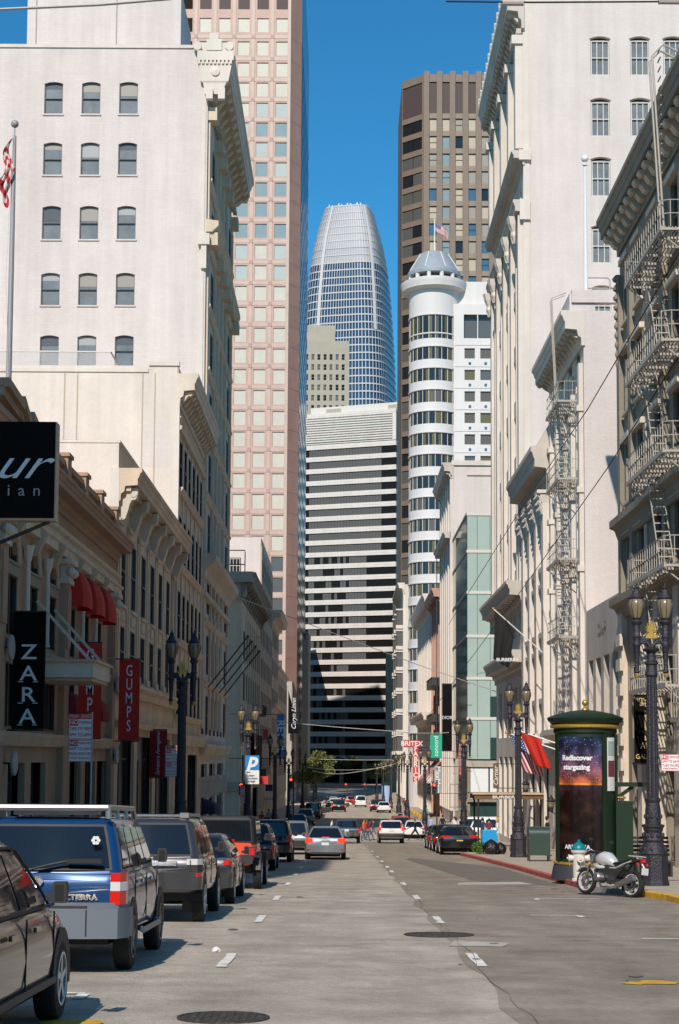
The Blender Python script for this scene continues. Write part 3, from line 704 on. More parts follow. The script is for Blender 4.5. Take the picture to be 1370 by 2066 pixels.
mb = MB(); FL.sweep(mb, [(-.02, 4.2), (.25, 4.2), (.3, 4.45), (.5, 4.6), (.5, 4.75), (-.02, 4.8)], y0, y1); FL.sweep(mb, [(-.02, 2.9), (.3, 2.9), (.36, 3.15), (-.02, 3.2)], y0, y1); mb.build('string_course', M['gump_stone'], b)
mb = MB(); mb.box(XL - 16.1, XL + .06, y0 - .06, y0 + .3, 14.2, 14.3); mb.box(XL - .3, XL + .06, y0 + .3, y1, 14.2, 14.3); mb.build('coping', M['cream_plaster'], b)
mb = MB(); FW = Fr('W', y0); mb.quad(*[FW.P(x, z, .03) for x, z in ((XL - 16, 4), (XL, 4), (XL, 14.2), (XL - 16, 14.2))]); mb.build('party_wall', M['cream_plaster'], b)
mb = MB(); mb.box(XL - .35, XL + .04, y0 - .07, y0 - .032, 3, 13.2); mb.build('corner_quoin', M['white_stone'], b)
mb = MB(); mb.tube([(XL - 2.2, y0 - .3, 11.4), (XL + .1, y0 + .3, 12.6)], .05); mb.build('stay_rod', M['frame_dark'], b)
fixz(b, 70)
# ---- L3: cream building with glass railed roof
y0, y1 = 85.2, 101.0
b = thing('terraced_building', 'white building with a glass railing on its roof, left, in front of the tall tower', 'building', (-14, 93, rz(93)))
wc = [87.0, 91.7, 96.2]; rows = [(16.3, 2.7), (12.2, 2.7), (8.1, 2.7), (4.0, 2.7)]
wc = [86.9, 89.4, 91.8, 94.5, 97.0, 99.4]; ww = 1.5
ops = [(u - ww / 2, u + ww / 2, z, z + h) for u in wc for z, h in rows] + [(86.5, 92, -3, 1.8), (93.5, 99.6, -3, 1.8)]
mb = MB(); FL.wall(mb, y0, y1, -4.5, 22.7, ops, .1); shell(mb, XL - 20, XL, y0, y1, -4.5, 22.6, 'SWNT'); mb.build('wall', M['shade_stone'], b)
for u in wc:
    for z, h in rows: win(FL, u, z, ww, h, 'sash', 'frame_dark', 'glass_shade', b, .1)
for a, c2 in ((86.5, 92), (93.5, 99.6)): win(FL, (a + c2) / 2, -3, c2 - a, 4.8, 'shop', 'frame_dark', 'glass_shade', b, .5)
mb = MB()
for z, h in rows: FL.sweep(mb, [(-.02, z - .35), (.15, z - .35), (.3, z - .1), (.3, z - .02), (-.02, z - .01)], 85.6, 100.2)
mb.build('sill_course', M['shade_stone'], b)
mb = MB()
for u in (85.55, 88.15, 90.6, 93.15, 95.75, 98.2, 100.6): FL.box(mb, u - .3, u + .3, 4, 19.2, 0, .07)
FL.sweep(mb, [(-.02, 19.3), (.2, 19.3), (.25, 19.5), (.1, 19.55), (.1, 19.9), (.2, 20), (-.02, 20.1)], y0, y1); mb.build('pilaster_strip', M['shade_stone'], b)
c = cornice(FL, y0 - .06, y1, 22.3, 1.7, 1.1, 'lintel_stone', b)
brackets(FL, y0 + .4, y1 - .3, 15, 21.35, .42, .75, .55, 'shade_stone', c, .05)
mb = MB(); FL.sweep(mb, [(-.02, 2.3), (.3, 2.3), (.45, 2.7), (.45, 2.9), (-.02, 3)], y0, y1); mb.build('string_course', M['shade_stone'], b)
FW = Fr('W', y0); mb = MB(); shell(mb, -28.9, XL - .05, y0 - .05, y0, 6, 22.7, 'SET'); mb.build('party_wall', M['cream_plaster'], b)
mb = MB(); mb.box(-10.6, XL + .05, y0 - .14, y0 + .3, 22.7, 22.95); mb.box(-29, -10.62, y0 - .12, y0 + .3, 22.35, 22.55); mb.build('coping', M['white_stone'], b)
mb = MB(); mb.box(XL - .4, XL + .1, y0 - .09, y0 - .053, 7, 20.8); mb.build('corner_quoin', M['white_stone'], b)
for a_, c_ in (((115, 892), (163, 866)), ((284, 945), (354, 862))):
    p, q = PY(*a_, y0 - .06), PY(*c_, y0 - .06); mb = MB(); mb.quad((p.x, y0 - .056, p.z), (q.x, y0 - .056, p.z), (q.x, y0 - .056, q.z), (p.x, y0 - .056, q.z)); mb.build('paint_patch', M['white_brick2'], b)
mb = MB()
for x in (128, 154, 286, 311):
    p = PY(x, 880, y0 - .06); mb.box(p.x - .03, p.x + .03, p.y - .03, p.y + .005, 15.2, 22.3)
mb.build('drain_line', M['blind_tan'], b)
mb = MB(); mb.box(-27, -12.9, 86.3, 86.32, 22.7, 23.7); mb.box(-12.9, -12.88, 86.3, 96, 22.7, 23.7)
gl = mat('rail_glass', (.75, .8, .78), .02, trans=.95, spec=.5, alpha=.32); M['rail_glass'] = gl
gb = mb.build('glass_railing', gl, b)
mb = MB(); mb.box(-27, -12.86, 86.27, 86.35, 23.7, 23.76); mb.box(-12.93, -12.85, 86.36, 96, 23.7, 23.76); mb.build('rail_top', M['frame_white'], gb)
fixz(b, 88)
# ---- L4: tall white brick tower
y0, y1 = 101.0, 123.6
b = thing('brick_tower', 'tall white brick tower with ornate overhanging cornice on the left', 'building', (-16, 112, rz(112)))
b['label'] = 'tall white brick tower on the left with a heavy overhanging cornice at its street corner'
FW = Fr('W', y0)
wins = []
for vt, vb in ((165, 230), (287, 353), (415, 483), (550, 616), (676, 738)):
    for uc in (261, 185.5, 110):
        k = (vt - 165) / 511.; p = PY(uc - 9 * k - 1, vt, y0); q = PY(uc, vb, y0); wins.append((p.x, p.z, q.z))
ww = 1.22
mb = MB(); FW.wall(mb, -38, XL, 18, 48.35, [(x - ww / 2, x + ww / 2, zb, zt) for x, zt, zb in wins], .25)
for x, zt, zb in wins: seg_fill(FW, mb, x, ww, zt, .12)
mb.build('gable_wall', M['white_brick'], b)
mb = MB()
fz = [42.0 - 4.03 * i for i in range(10)]; fu = [102.9, 105.9, 108.9, 112.3, 115.7, 118.7, 121.7]
ops = [(u - .75, u + .75, z - 2.6, z) for u in fu for z in fz] + [(102.5, 107, -4.4, 1.2), (109, 114, -4.6, 1.2), (116, 121.8, -4.8, 1.2)]
FL.wall(mb, y0, y1, -6, 47.0, ops, .14); shell(mb, -38, XL, y0, y1, -6, 46.9, 'WNT'); mb.build('wall', M['white_brick'], b)
for x, zt, zb in wins:
    g = win(FW, x, zb, ww, zt - zb - .02, 'sash', 'frame_grey', 'glass_pane', b, .22, .05); g['west'] = 1
    k = (zt - zb) * (.15 + .35 * rc.random()); mb = MB(); FW.box(mb, x - ww / 2 + .06, x + ww / 2 - .06, zt - .1 - k, zt - .08, -.19, -.185); mb.build('blind', M[rc.choice(('blind_tan2', 'glass_mid', 'sign_grey'))], g)
    mb = MB(); FW.box(mb, x - ww / 2 - .08, x + ww / 2 + .08, zb - .1, zb - .003, 0, .08); mb.build('sill', M['white_brick'], g)
for u in fu:
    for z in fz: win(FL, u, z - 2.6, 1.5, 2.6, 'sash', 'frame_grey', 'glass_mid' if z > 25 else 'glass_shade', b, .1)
for a, c2 in ((102.5, 107), (109, 114), (116, 121.8)): win(FL, (a + c2) / 2, -4.4, c2 - a, 5.6, 'shop', 'frame_dark', 'glass_shade', b, .5)
mb = MB()
for z in fz[1:]: FL.sweep(mb, [(-.02, z + .5), (.12, z + .5), (.3, z + .75), (.3, z + .85), (-.02, z + .9)], 101.6, 123.2)
mb.build('string_course', M['shade_stone'], b)
for u in (101.7, 107.3, 110.5, 114, 117.2, 123.0):
    mb = MB(); FL.box(mb, u - .4, u + .4, 3.5, 42.4, 0, .16); FL.box(mb, u - .2, u + .2, 14, 42, .16, .2); FL.box(mb, u - .55, u + .55, 42.4, 43.2, 0, .6); FL.box(mb, u - .55, u + .55, 34.4, 35.2, 0, .75); mb.build('pilaster', M['shade_stone'], b)
c = cornice(FL, y0 - .15, y1 + .3, 46.4, 2.4, 1.75, 'white_stone', b)
brackets(FL, y0 + .35, y1, 16, 45.1, .55, 1.3, .75, 'shade_stone', c, .05)
dentils(FL, y0, y1, 43.6, .3, .22, .3, 'shade_stone', c, .15)
mb = MB(); FL.sweep(mb, [(-.02, 13.2), (.2, 13.2), (.3, 13.7), (.9, 14.2), (.95, 14.6), (-.02, 14.7)], y0 - .03, y1); FL.sweep(mb, [(-.02, 11.9), (.3, 11.95), (.3, 12.3), (-.02, 12.35)], y0 - .03, y1)
FL.sweep(mb, [(-.02, 35.2), (.4, 35.2), (.8, 35.6), (.8, 35.9), (-.02, 36)], y0 - .03, y1); FL.sweep(mb, [(-.02, 1.8), (.3, 1.8), (.5, 2.3), (.5, 2.5), (-.02, 2.6)], y0, y1); mb.build('belt_cornice', M['shade_stone'], b)
mb = MB(); mb.box(XL - .7, XL + 1.7, y0 - .45, y0 - .16, 46.0, 46.6); mb.rings([[(x, y, z) for x, y in ((XL - w0, y0 - .16), (XL - w0, y0 - d), (XL + w1, y0 - d), (XL + w1, y0 - .16))] for w0, w1, d, z in ((.2, .9, .25, 43.9), (.3, 1.2, .3, 44.6), (.5, 1.35, .35, 44.7), (.6, 1.6, .4, 45.9))])
mb.lathe([(.05, -.3), (.3, -.25), (.3, -.1)], (XL + .5, y0 - .2, 45.3), 10, 'y')
for k in range(9): mb.box(XL - .65 + k * .26, XL - .5 + k * .26, y0 - .5, y0 - .16, 45.75, 45.98)
for k in (-.1, .7): mb.box(XL + k, XL + k + .45, y0 - .55, y0 - .16, 43.5, 44.2)
for k in (-.7, 1.4): mb.lathe([(.28, -.25), (.28, .0)], (XL + k, y0 - .2, 46.9), 10, 'y')
mb.box(XL - .1, XL + .9, y0 - .5, y0 - .05, 46.6, 47.3); mb.box(XL + .1, XL + .7, y0 - .5, y0 - .05, 47.3, 47.7)
mb.build('corner_ornament', M['white_stone'], b)
mb = MB(); mb.box(XL - .35, XL - .12, y0 - .06, y0 - .01, 18, 43.6); mb.box(XL - .5, XL + .25, y0 - .35, y0 - .01, 34.3, 35.0); mb.box(XL - .3, XL + .05, y0 - .25, y0 - .01, 32.8, 34.3); mb.build('corner_trim', M['white_stone'], b)
mb = MB(); mb.box(-38.05, XL - 1.0, y0 - .09, y0 + .3, 46.9, 47.1); mb.build('coping', M['white_stone'], b)
mb = MB(); shell(mb, PY(55, 50, 106).x, PY(365, 50, 106).x, 106, 113, 46, 53, 'SEWNT'); mb.build('penthouse', M['white_brick'], b)
mb = MB()
for x in (73, 235): p = PY(x, 50, 105.98); mb.box(p.x - .03, p.x + .03, 105.93, 105.995, 46.9, 53)
mb.build('penthouse_seam', M['blind_tan2'], b)
for o in b.children:
    if o.get('west'): WP[o.name + 'k'] = 1
ws = [o for o in b.children if o.get('west')]; zs_ = [o.location.z for o in ws]
fixz(b, 108, ('gable_wall',))
for o, z in zip(ws, zs_): o.location.z = z; del o['west']
# four bare poles leaning out of the tower's second floor
for i, y in enumerate((103.5, 108, 113, 118)):
    mb = MB(); mb.tube([(XL + .3, y, 6.2), (XL + 2.9, y - 1.2, 9.4)], .05, 6); mb.ball((XL + 2.93, y - 1.2, 9.45), .1, 8, 6)
    tag(mb.build('flag_pole', M['frame_dark']), 'bare flagpole leaning from the tall white tower, %s of the row of four' % ('nearest', 'second nearest', 'second farthest', 'farthest')[i], 'flagpole', 'bare flagpoles on the white tower')
# small sconces and awning at its foot
mb = MB()
for y in (101.6, 108, 115): mb.box(XL + .1, XL + .75, y - .12, y + .12, -.9, .2); mb.box(XL, XL + .9, y - .2, y + .2, .2, .4)
mb.build('doorway_bracket', M['lintel_stone'], b)
awning(FL, 105, -1.8, -1.1, 3, 1.0, 'awning_blue', b)
# ---- L5 grey building after the cross street
y0, y1 = 141.5, 175.0
b = thing('column_building', 'grey shaded building with a dark bracketed cornice on the far left corner of the crossing', 'building', (-14, 158, rz(158)))
fu, sp = bays(y0 + 2.6, y1 - 1, 8)
fz = [13.2, 9.4, 5.6, 1.8]
ops = [(u - 1.1, u + 1.1, z - 2.6, z) for u in fu for z in fz] + [(y0 + 2, y1 - 2, -5, -1.6)]
mb = MB(); FL.wall(mb, y0, y1, -7, 18, ops, .14); shell(mb, XL - 20, XL, y0, y1, -7, 17.9, 'SWNT'); mb.build('wall', M['shade_stone'], b)
for u in fu:
    for z in fz: win(FL, u, z - 2.6, 2.2, 2.6, 'two', 'frame_grey', 'glass_shade', b, .1)
win(FL, (y0 + y1) / 2, -5, y1 - y0 - 4, 3.4, 'shop', 'frame_dark', 'glass_shade', b, .5)
for u in [y0 + .8] + [a + sp / 2 for a in fu]:
    mb = MB(); FL.box(mb, u - .4, u + .4, -.5, 14.6, 0, .1); mb.build('pilaster', M['shade_stone'], b)
c = cornice(FL, y0 - .6, y1, 18.1, 2.4, 1.3, 'dark_stone', b); brackets(FL, y0 + .4, y1 - .4, 12, 16.9, .6, .8, 1.1, 'dark_stone', c)
mb = MB(); mb.box(XL - 8, XL + 1.1, y0 - 1.1, y0, 17.2, 18.1); mb.box(XL - 8, XL + .5, y0 - .5, y0, 15.9, 17.2); mb.build('corner_cornice', M['grey_stone'], b)
mb = MB(); mb.box(XL - 8, XL + .4, y0 - .25, y0 - .01, -1.4, -.6); mb.build('shop_lintel', M['grey_stone'], b)
mb = MB(); mb.tube([(XL + .1, y0 + 3, 18), (XL + .1, y0 + 3, 20.3), (XL + .1, y0 + 3.1, 20.5), (XL - 2.4, y0 + 3.1, 20.5)], .05); mb.tube([(XL + .1, y0 + 3, 19.2), (XL - 2.4, y0 + 3, 19.2)], .05); mb.build('roof_rail', M['frame_dark'], b)
for z in (5.9, -.6):
    mb = MB(); mb.box(XL, XL + 1.1, 160, 168, z, z + .08)
    for i in range(17): mb.box(XL + 1.05, XL + 1.09, 160 + i * .5, 160.04 + i * .5, z + .08, z + 1)
    mb.box(XL + 1.03, XL + 1.11, 160, 168, z + 1, z + 1.05); mb.build('balcony', M['frame_dark'], b)
mb = MB(); mb.box(XL + .05, XL + .5, 158, 171.5, -.9, 3.9); mb.build('shop_panel', M['sign_black'], b)
fixz(b, 160)
# ---- L6 white lit wall behind it
def simple_left(name, label, y0, y1, zt, m, cols, fl, pitch, corn=None, side='cream_plaster', depth=20, ww=1.5, wh=2.2, z1=None):
    b = thing(name, label, 'building', (-14, (y0 + y1) / 2, rz(y0)))
    fu, sp = bays(y0 + .5, y1 - .5, cols); z1 = z1 or zt - 2.2
    fz = [z1 - pitch * i for i in range(fl)]
    ops = [(u - ww / 2, u + ww / 2, z - wh, z) for u in fu for z in fz]
    mb = MB(); FL.wall(mb, y0, y1, -9, zt, ops, .15); shell(mb, XL - depth, XL, y0, y1, -9, zt - .05, 'SWNT'); mb.build('wall', M[m], b)
    for u in fu:
        for z in fz: win(FL, u, z - wh, ww, wh, 'sash', 'frame_grey', 'glass_shade', b, .1)
    mb = MB()
    for u in [y0 + .4] + [a + sp / 2 for a in fu]: FL.box(mb, u - .3, u + .3, -4, zt - 1, 0, .08)
    mb.build('pilaster_strip', M[m], b)
    if corn: cornice(FL, y0 - .3, y1, zt + .1, corn[0], corn[1], m, b)
    if side != m:
        mb = MB(); shell(mb, XL - depth, XL - .06, y0 - .06, y0, -6, zt - .1, 'SET'); mb.build('party_wall', M[side], b)
    return b
b = simple_left('white_block', 'narrow white block with one small window, rising behind the shaded grey corner building', 175.2, 203.8, 26, 'shade_stone', 8, 7, 3.7, side='white_brick2')
FW = Fr('W', 175.13); p = PY(474, 1156, 175.13); q = PY(474, 1127, 175.13)
win(FW, p.x, p.z, 1.15, q.z - p.z, 'six', 'frame_white', 'glass', b, -.02)
b = simple_left('corniced_block', 'shaded block with a jutting cornice above the left trees, in front of the pink tower', 204, 225, 20.4, 'shade_stone', 5, 5, 3.8, (1.8, 1.4))
cornice(FL, 204, 225, 8.6, 1.2, .8, 'shade_stone', b, 'belt_cornice')
simple_left('low_block', 'low grey block with a plain roofline beside the blue retail banner', 225.3, 261, 14.3, 'shade_stone', 8, 4, 3.7, (.7, .4), side='shade_stone')
b = simple_left('script_sign_building', 'grey building whose end wall carries white script, before the far crossing', 290.5, 320, 15.4, 'dark_stone', 6, 4, 3.8, side='grey_stone', depth=7)
simple_left('far_left_block', 'shaded brown block beyond the far crossing on the left', 320.5, 372, 22, 'dark_stone', 10, 5, 3.8, side='dark_stone')
simple_left('far_left_end_block', 'dark block at the far left end of the street before the striped tower', 430, 437, 24, 'dark_stone', 2, 6, 3.8, side='dark_stone')
b = thing('hidden_tower', 'unseen tall pale tower added behind the pink tower to shade the striped one', 'tower', (-35, 495, rz(495)))
mb = MB(); shell(mb, -60, -12.6, 480, 505, -10, 146, 'SNEWT'); mb.build('wall', M['grey_stone'], b)  # added out of sight to throw shade on the striped tower's foot
mb = MB()
for i in range(30): mb.box(-59.5, -13, 479.9, 479.99, 2 + i * 4.7, 4 + i * 4.7)
mb.build('window_strip', M['glass'], b, kind='stuff')
for x0_, x1_, y0_, y1_, h_, lb in ((-70, -14.6, 515, 635, 62, 'unseen dark block added left of the striped tower foot to block sky light'), (20.5, 60, 450, 635, 66, 'unseen dark block added right of the striped tower foot to block sky light')):
    b = thing('shade_block', lb, 'building', ((x0_ + x1_) / 2, y0_, -9)); mb = MB(); shell(mb, x0_, x1_, y0_, y1_, -10, h_, 'SNEWT'); mb.build('wall', M['dark_stone'], b)  # unseen blocks added to keep sky light off the street end
    mb = MB()
    for i in range(14): mb.box(x0_ + .5, x1_ - .5, y0_ - .08, y0_ - .01, -4 + i * 4.6, -2 + i * 4.6)
    mb.build('window_strip', M['glass'], b, kind='stuff')
# beige pier with a letter on top
b = thing('sign_pier', 'tall beige masonry pier with a dark letter T at its top', 'pier', (-7.6, 330, rz(330)))
p0 = PY(610, 1275, 328); p1 = PY(622, 1275, 328)
mb = MB(); mb.box(p0.x, p1.x, 328, 332, -8, p0.z); mb.build('shaft', M['beige_tower'], b)
mb = MB(); mb.box(p1.x, p1.x + .45, 329, 332, -8, p0.z - .6); mb.build('side_fin', M['lintel_stone'], b)
text('T', 1.5, (p0.x + .55, 327.96, p0.z - 1.0), FACE, 'black', b, bold=.03)
# ================================================================ RIGHT SIDE
FR = Fr('R', XR)
def Zv(v, D, u=None): return PY(u if u else 693, v, D).z
# ---- R1 dark fire escape building
y0, y1 = 40.0, 68.0
b = thing('fire_escape_building', 'tall grey green building with cream fire escapes filling the right edge', 'building', (17, 54, rz(54)))
Zt = Zv(450, 68, 1214)
fl = [Zv(v, 60) for v in (1390, 1173, 966, 765, 564)]           # fire escape floors
wu = [42.5, 46, 49.5, 53, 56.5, 60, 63.5, 66.2]
ops = [(u - .75, u + .75, z + .25, z + 2.75) for u in wu for z in fl[1:]] + [(u - 1.2, u + 1.2, rz(u) + .3, 1.6) for u in (47.5, 51, 54.5, 58, 61.5, 65)] + [(u - 1.0, u + 1.0, 2.6, 5.6) for u in (47.5, 51, 54.5, 58, 61.5, 65)]
mb = MB(); FR.wall(mb, y0, y1, -4, Zt, ops, .3); shell(mb, XR, XR + 20, y0, y1, -4, Zt, 'NET'); mb.build('wall', M['dark_stone'], b)
mb = MB(); mb.quad((XR, y0, -4), (XR + 20, y0, -4), (XR + 20, y0, Zt), (XR, y0, Zt)); mb.build('end_wall', M['dark_stone'], b)
for u in wu:
    for z in fl[1:]:
        win(FR, u, z + .25, 1.5, 2.5, 'sash', 'frame_grey', 'glass_mid', b, .25)
        mb = MB(); FR.box(mb, u - .95, u + .95, z + 2.8, z + 3.05, 0, .22); FR.box(mb, u - .9, u + .9, z + .1, z + .22, 0, .15); mb.build('lintel', M['lintel_stone'], b)
        if z < fl[4] + 1 and u > 52 and int(u * 2) % 3:
            mb = MB(); FR.box(mb, u - 1.3, u - .78, z + .3, z + 2.7, .02, .06)
            for i in range(30): FR.box(mb, u - 1.28, u - .8, z + .34 + i * .08, z + .38 + i * .08, .062, .08)
            mb.build('shutter', M['lintel_stone'], b)
for u in (47.5, 51, 54.5, 58, 61.5, 65):
    win(FR, u, rz(u) + .3, 2.4, 1.6 - rz(u) - .3, 'shop', 'frame_grey', 'glass', b, .4); win(FR, u, 2.6, 2, 3, 'two', 'frame_grey', 'glass', b, .4)
for u in (45.8, 49.2, 52.7, 56.2, 59.8, 63.2, 67.4):
    mb = MB(); FR.box(mb, u - .45, u + .45, rz(u), fl[1] - .5, 0, .25)
    mb.build('pier', M['lintel_stone'], b)
for u in (67.2, 49.2, 59.8):
    mb = MB()
    for i in range(9): FR.box(mb, u - .5, u + .5, -1.9 + i * 1.05, -1.4 + i * 1.05, .25, .38)
    mb.build('quoin_block', M['lintel_stone'], b)
for u in (44.2, 51.3, 58.3, 65, 67.6):
    mb = MB(); FR.box(mb, u - .3, u + .3, fl[1] + .2, Zt - 2.6, 0, .2); mb.build('pilaster', M['dark_stone'], b)
mb = MB()
for zz, h, d in ((Zv(1043, 67), .9, .55), (Zv(1204, 67), .8, .6)): FR.sweep(mb, [(-.02, zz - h), (.15, zz - h), (d * .6, zz - .4), (d, zz - .3), (d, zz), (-.02, zz + .02)], y0, y1 + .05)
mb.build('belt_cornice', M['dark_stone'], b)
c = cornice(FR, y0 - .1, y1 + .1, Zt + .1, 1.6, 1.0, 'dark_stone', b)
brackets(FR, y0 + 1, y1 - .4, 28, Zt - .8, .45, .7, .5, 'lintel_stone', c, .05)
mb = MB()
for i in range(10):
    z = Zt - 2.6 - i * .42; mb.lathe([(.05, z - .2), (.22 - .012 * i, z - .1), (.24 - .012 * i, z), (.1, z + .16)], (XR - .15, y1 - .3, 0), 8)
mb.build('corner_garland', M['dark_stone'], b)
mb = MB(); mb.box(XR + .02, XR + .5, y1, y1 + .1, -3, Zt - 2); mb.build('corner_trim', M['lintel_stone'], b)
def ladder(mb, a, b_, w, F, n, r=.022):
    """a, b_: (u, z, out) ends"""
    for s in (-w / 2, w / 2): mb.tube([F.P(a[0], a[1], a[2] + s), F.P(b_[0], b_[1], b_[2] + s)], r, 5)
    for i in range(n):
        t = (i + .5) / n; u = lerp(a[0], b_[0], t); z = lerp(a[1], b_[1], t); o = lerp(a[2], b_[2], t)
        F.box(mb, u - .02, u + .02, z - .02, z + .02, o - w / 2, o + w / 2)
def fire_escape(F, floors, ua, ub, out, par, m='escape_paint', lad=True, rail=.95, top=None):
    for k, z in enumerate(floors):
        mb = MB()
        for i in range(9): o = .12 + (out - .16) * i / 8; F.box(mb, ua, ub, z - .035, z, o - .018, o + .018)
        n = int((ub - ua) / .9)
        for i in range(n + 1): u = lerp(ua + .04, ub - .04, i / n); F.box(mb, u - .03, u + .03, z - .12, z - .036, 0, out)
        F.box(mb, ua, ub, z - .14, z + .02, out - .03, out + .03)
        for u in (ua + .3, ub - .3): mb.tube([F.P(u, z - .12, out), F.P(u, z - 1.0, .02)], .03, 5)
        mb.build('escape_platform', M[m], par)
        mb = MB()
        for h in (rail * .5, rail):
            pts = [F.P(ua, z + h, 0), F.P(ua, z + h, out - .3), F.P(ua + .1, z + h, out - .1), F.P(ua + .3, z + h, out), F.P(ub - .3, z + h, out), F.P(ub - .1, z + h, out - .1), F.P(ub, z + h, out - .3), F.P(ub, z + h, 0)]
            mb.tube(pts, .02, 5)
        n = int((ub - ua) / (.42 if ub > 86 or ub < 70 else .6))
        for i in range(n + 1): u = lerp(ua + .1, ub - .1, i / n); F.box(mb, u - .013, u + .013, z, z + rail, out - .013, out + .013)
        for u in (ua, ub):
            for o in (.3, .7): F.box(mb, u - .013, u + .013, z, z + rail, o * out - .013, o * out + .013)
        mb.build('escape_railing', M[m], par)
        if k + 1 < len(floors) and lad:
            mb = MB(); ladder(mb, (lerp(ua, ub, .28 if k % 2 else .4), z, out * .55), (lerp(ua, ub, .62 if k % 2 else .7), floors[k + 1], out * .55), .5, F, 12); mb.build('escape_ladder', M[m], par)
fire_escape(FR, fl, 53.6, 60.6, 1.12, b)
mb = MB()
for u in (53.9, 54.4): mb.tube([FR.P(u, fl[4], .95), FR.P(u, Zt + 1.2, 1.3), FR.P(u, Zt + 1.6, .9), FR.P(u, Zt + 1.3, .3)], .04, 6)
for i in range(18): FR.box(mb, 53.9, 54.4, fl[4] + .6 + i * .35, fl[4] + .64 + i * .35, .98, 1.02)
mb.build('roof_ladder', M['escape_paint'], b)
fire_escape(FR, [fl[0] - 1.2], 47.5, 53, 1.1, b, lad=False)
# ---- R2 low stone shop
y0, y1 = 68.1, 78.3
b = thing('low_stone_shop', 'low smooth grey stone shop front with four tall slot windows, right side', 'building', (17, 73, rz(73)))
zt = Zv(1190, 68.5)
ws = [(69.2, 70.6), (71.6, 73.1), (73.9, 75.4), (76.2, 77.5)]
mb = MB(); FR.wall(mb, y0, y1, -4, zt, [(a, c2, rz(a) + .2, zt - 2.5) for a, c2 in ws], .45); shell(mb, XR, XR + 20, y0, y1, -4, zt, 'SNET'); mb.build('wall', M['white_tower' if False else 'warm_stone'], b)
for a, c2 in ws: win(FR, (a + c2) / 2, rz(a) + .2, c2 - a, zt - 2.5 - rz(a) - .2, 'two', 'frame_dark', 'glass', b, .5)
mb = MB()
for a, c2 in ws: FR.box(mb, a, c2, 1.4, 1.9, -.35, -.15)
mb.build('transom', M['dark_stone'], b)
text('GRAFF', .8, FR.P(73.4, zt - 1.2, .03), (R(90), 0, R(-90)), 'blind_tan2', b)
# ---- R3 white building with slim fire escape
y0, y1 = 78.4, 90.6
b = thing('white_escape_building', 'white building on the right with slim white fire escape and blank sunlit side wall', 'building', (17, 84, rz(84)))
zt = Zv(627, 78.4, 1190)
fe = [Zv(v, 84) for v in (1290, 1140, 985, 835)]
wu = [80.4, 83.2, 86, 88.8]
zr = [z - .3 for z in fe]
ops = [(u - .7, u + .7, z + .5, z + 3.0) for u in wu for z in fe] + [(u - 1.1, u + 1.1, -3.2, 2.2) for u in (81, 84.4, 88)]
mb = MB(); FR.wall(mb, y0, y1, -5, zt, ops, .18); shell(mb, XR, XR + 24, y0, y1, -5, zt, 'NET'); mb.build('wall', M['white_stone'], b)
mb = MB(); mb.quad((XR, y0, 4), (XR + 24, y0, 4), (XR + 24, y0, zt), (XR, y0, zt)); mb.build('side_wall', M['white_brick2'], b)
for u in wu:
    for z in fe: win(FR, u, z + .5, 1.4, 2.5, 'sash', 'frame_white', 'glass', b, .18)
for u in (81, 84.4, 88): win(FR, u, -3.2, 2.2, 5.4, 'shop', 'frame_dark', 'glass', b, .5)
for u in (79, 81.8, 84.6, 87.4, 90):
    mb = MB(); FR.box(mb, u - .28, u + .28, 3.2, zt - 2.6, 0, .22)
    for z in fe: FR.box(mb, u - .36, u + .36, z + 3.1, z + 3.4, 0, .34); 
    mb.build('pilaster', M['white_stone'], b)
mb = MB()
for i in range(14): FR.box(mb, 78.5, 80.0, -2.9 + i * .42, -2.56 + i * .42, .22, .3); FR.box(mb, 86.6, 87.2, -2.9 + i * .42, -2.56 + i * .42, .0, .14)
mb.build('rusticated_pier', M['white_stone'], b)
c = cornice(FR, y0 - .1, y1, zt, 1.8, 1.15, 'white_stone', b); brackets(FR, y0 + .4, y1 - .3, 14, zt - .95, .35, .85, .4, 'warm_stone', c, .05)
mb = MB(); FR.sweep(mb, [(-.02, 2.6), (.2, 2.6), (.7, 3.0), (.7, 3.3), (-.02, 3.4)], y0, y1); mb.build('belt_cornice', M['white_stone'], b)
mb = MB(); FR.box(mb, y0, y1, zt + .003, zt + .9, -.6, .7); FR.box(mb, y0 - .12, y0 + .3, zt + .4, zt + 1.05, -2.6, .6); mb.build('parapet', M['white_brick2'], b)
fire_escape(FR, fe, 80.2, 85.0, 1.05, b)
mb = MB(); ladder(mb, (82.6, -1.2, .6), (82.7, fe[0], .6), .45, FR, 16); mb.tube([FR.P(81, fe[3], 1.0), FR.P(81, zt + 1.4, 1.25), FR.P(81, zt + 1.7, .5)], .035); mb.tube([FR.P(81.5, fe[3], 1.0), FR.P(81.5, zt + 1.4, 1.25), FR.P(81.5, zt + 1.7, .5)], .035); mb.build('drop_ladder', M['escape_paint'], b)
mb = MB()
for o0 in range(2):
    z = zt + 1.25 + o0 * .55; mb.tube([(XR + 1.4, y0 + .3, zt + 1), (XR + 1.4, y0 + .3, z - .1), (XR + 1.25, y0 + .3, z), (XR + .3, y0 + .3, z)], .04)
mb.build('roof_hoop', M['escape_paint'], b)
for k in ((1010, 1207.5), (780, 1240)): pass
pp = PY(1180, 320, 82); mb = MB(); mb.lathe([(.12, zt), (.1, (zt + pp.z) / 2), (.06, pp.z - .4), (.14, pp.z - .38), (.14, pp.z - .3)], (pp.x, 82, 0), 10); mb.ball((pp.x, 82, pp.z), .2, 12, 8); mb.smooth = True
tag(mb.build('flag_pole', M['sign_white'], smooth=True), 'bare white flagpole with ball on the roof of the white fire escape building', 'flagpole')
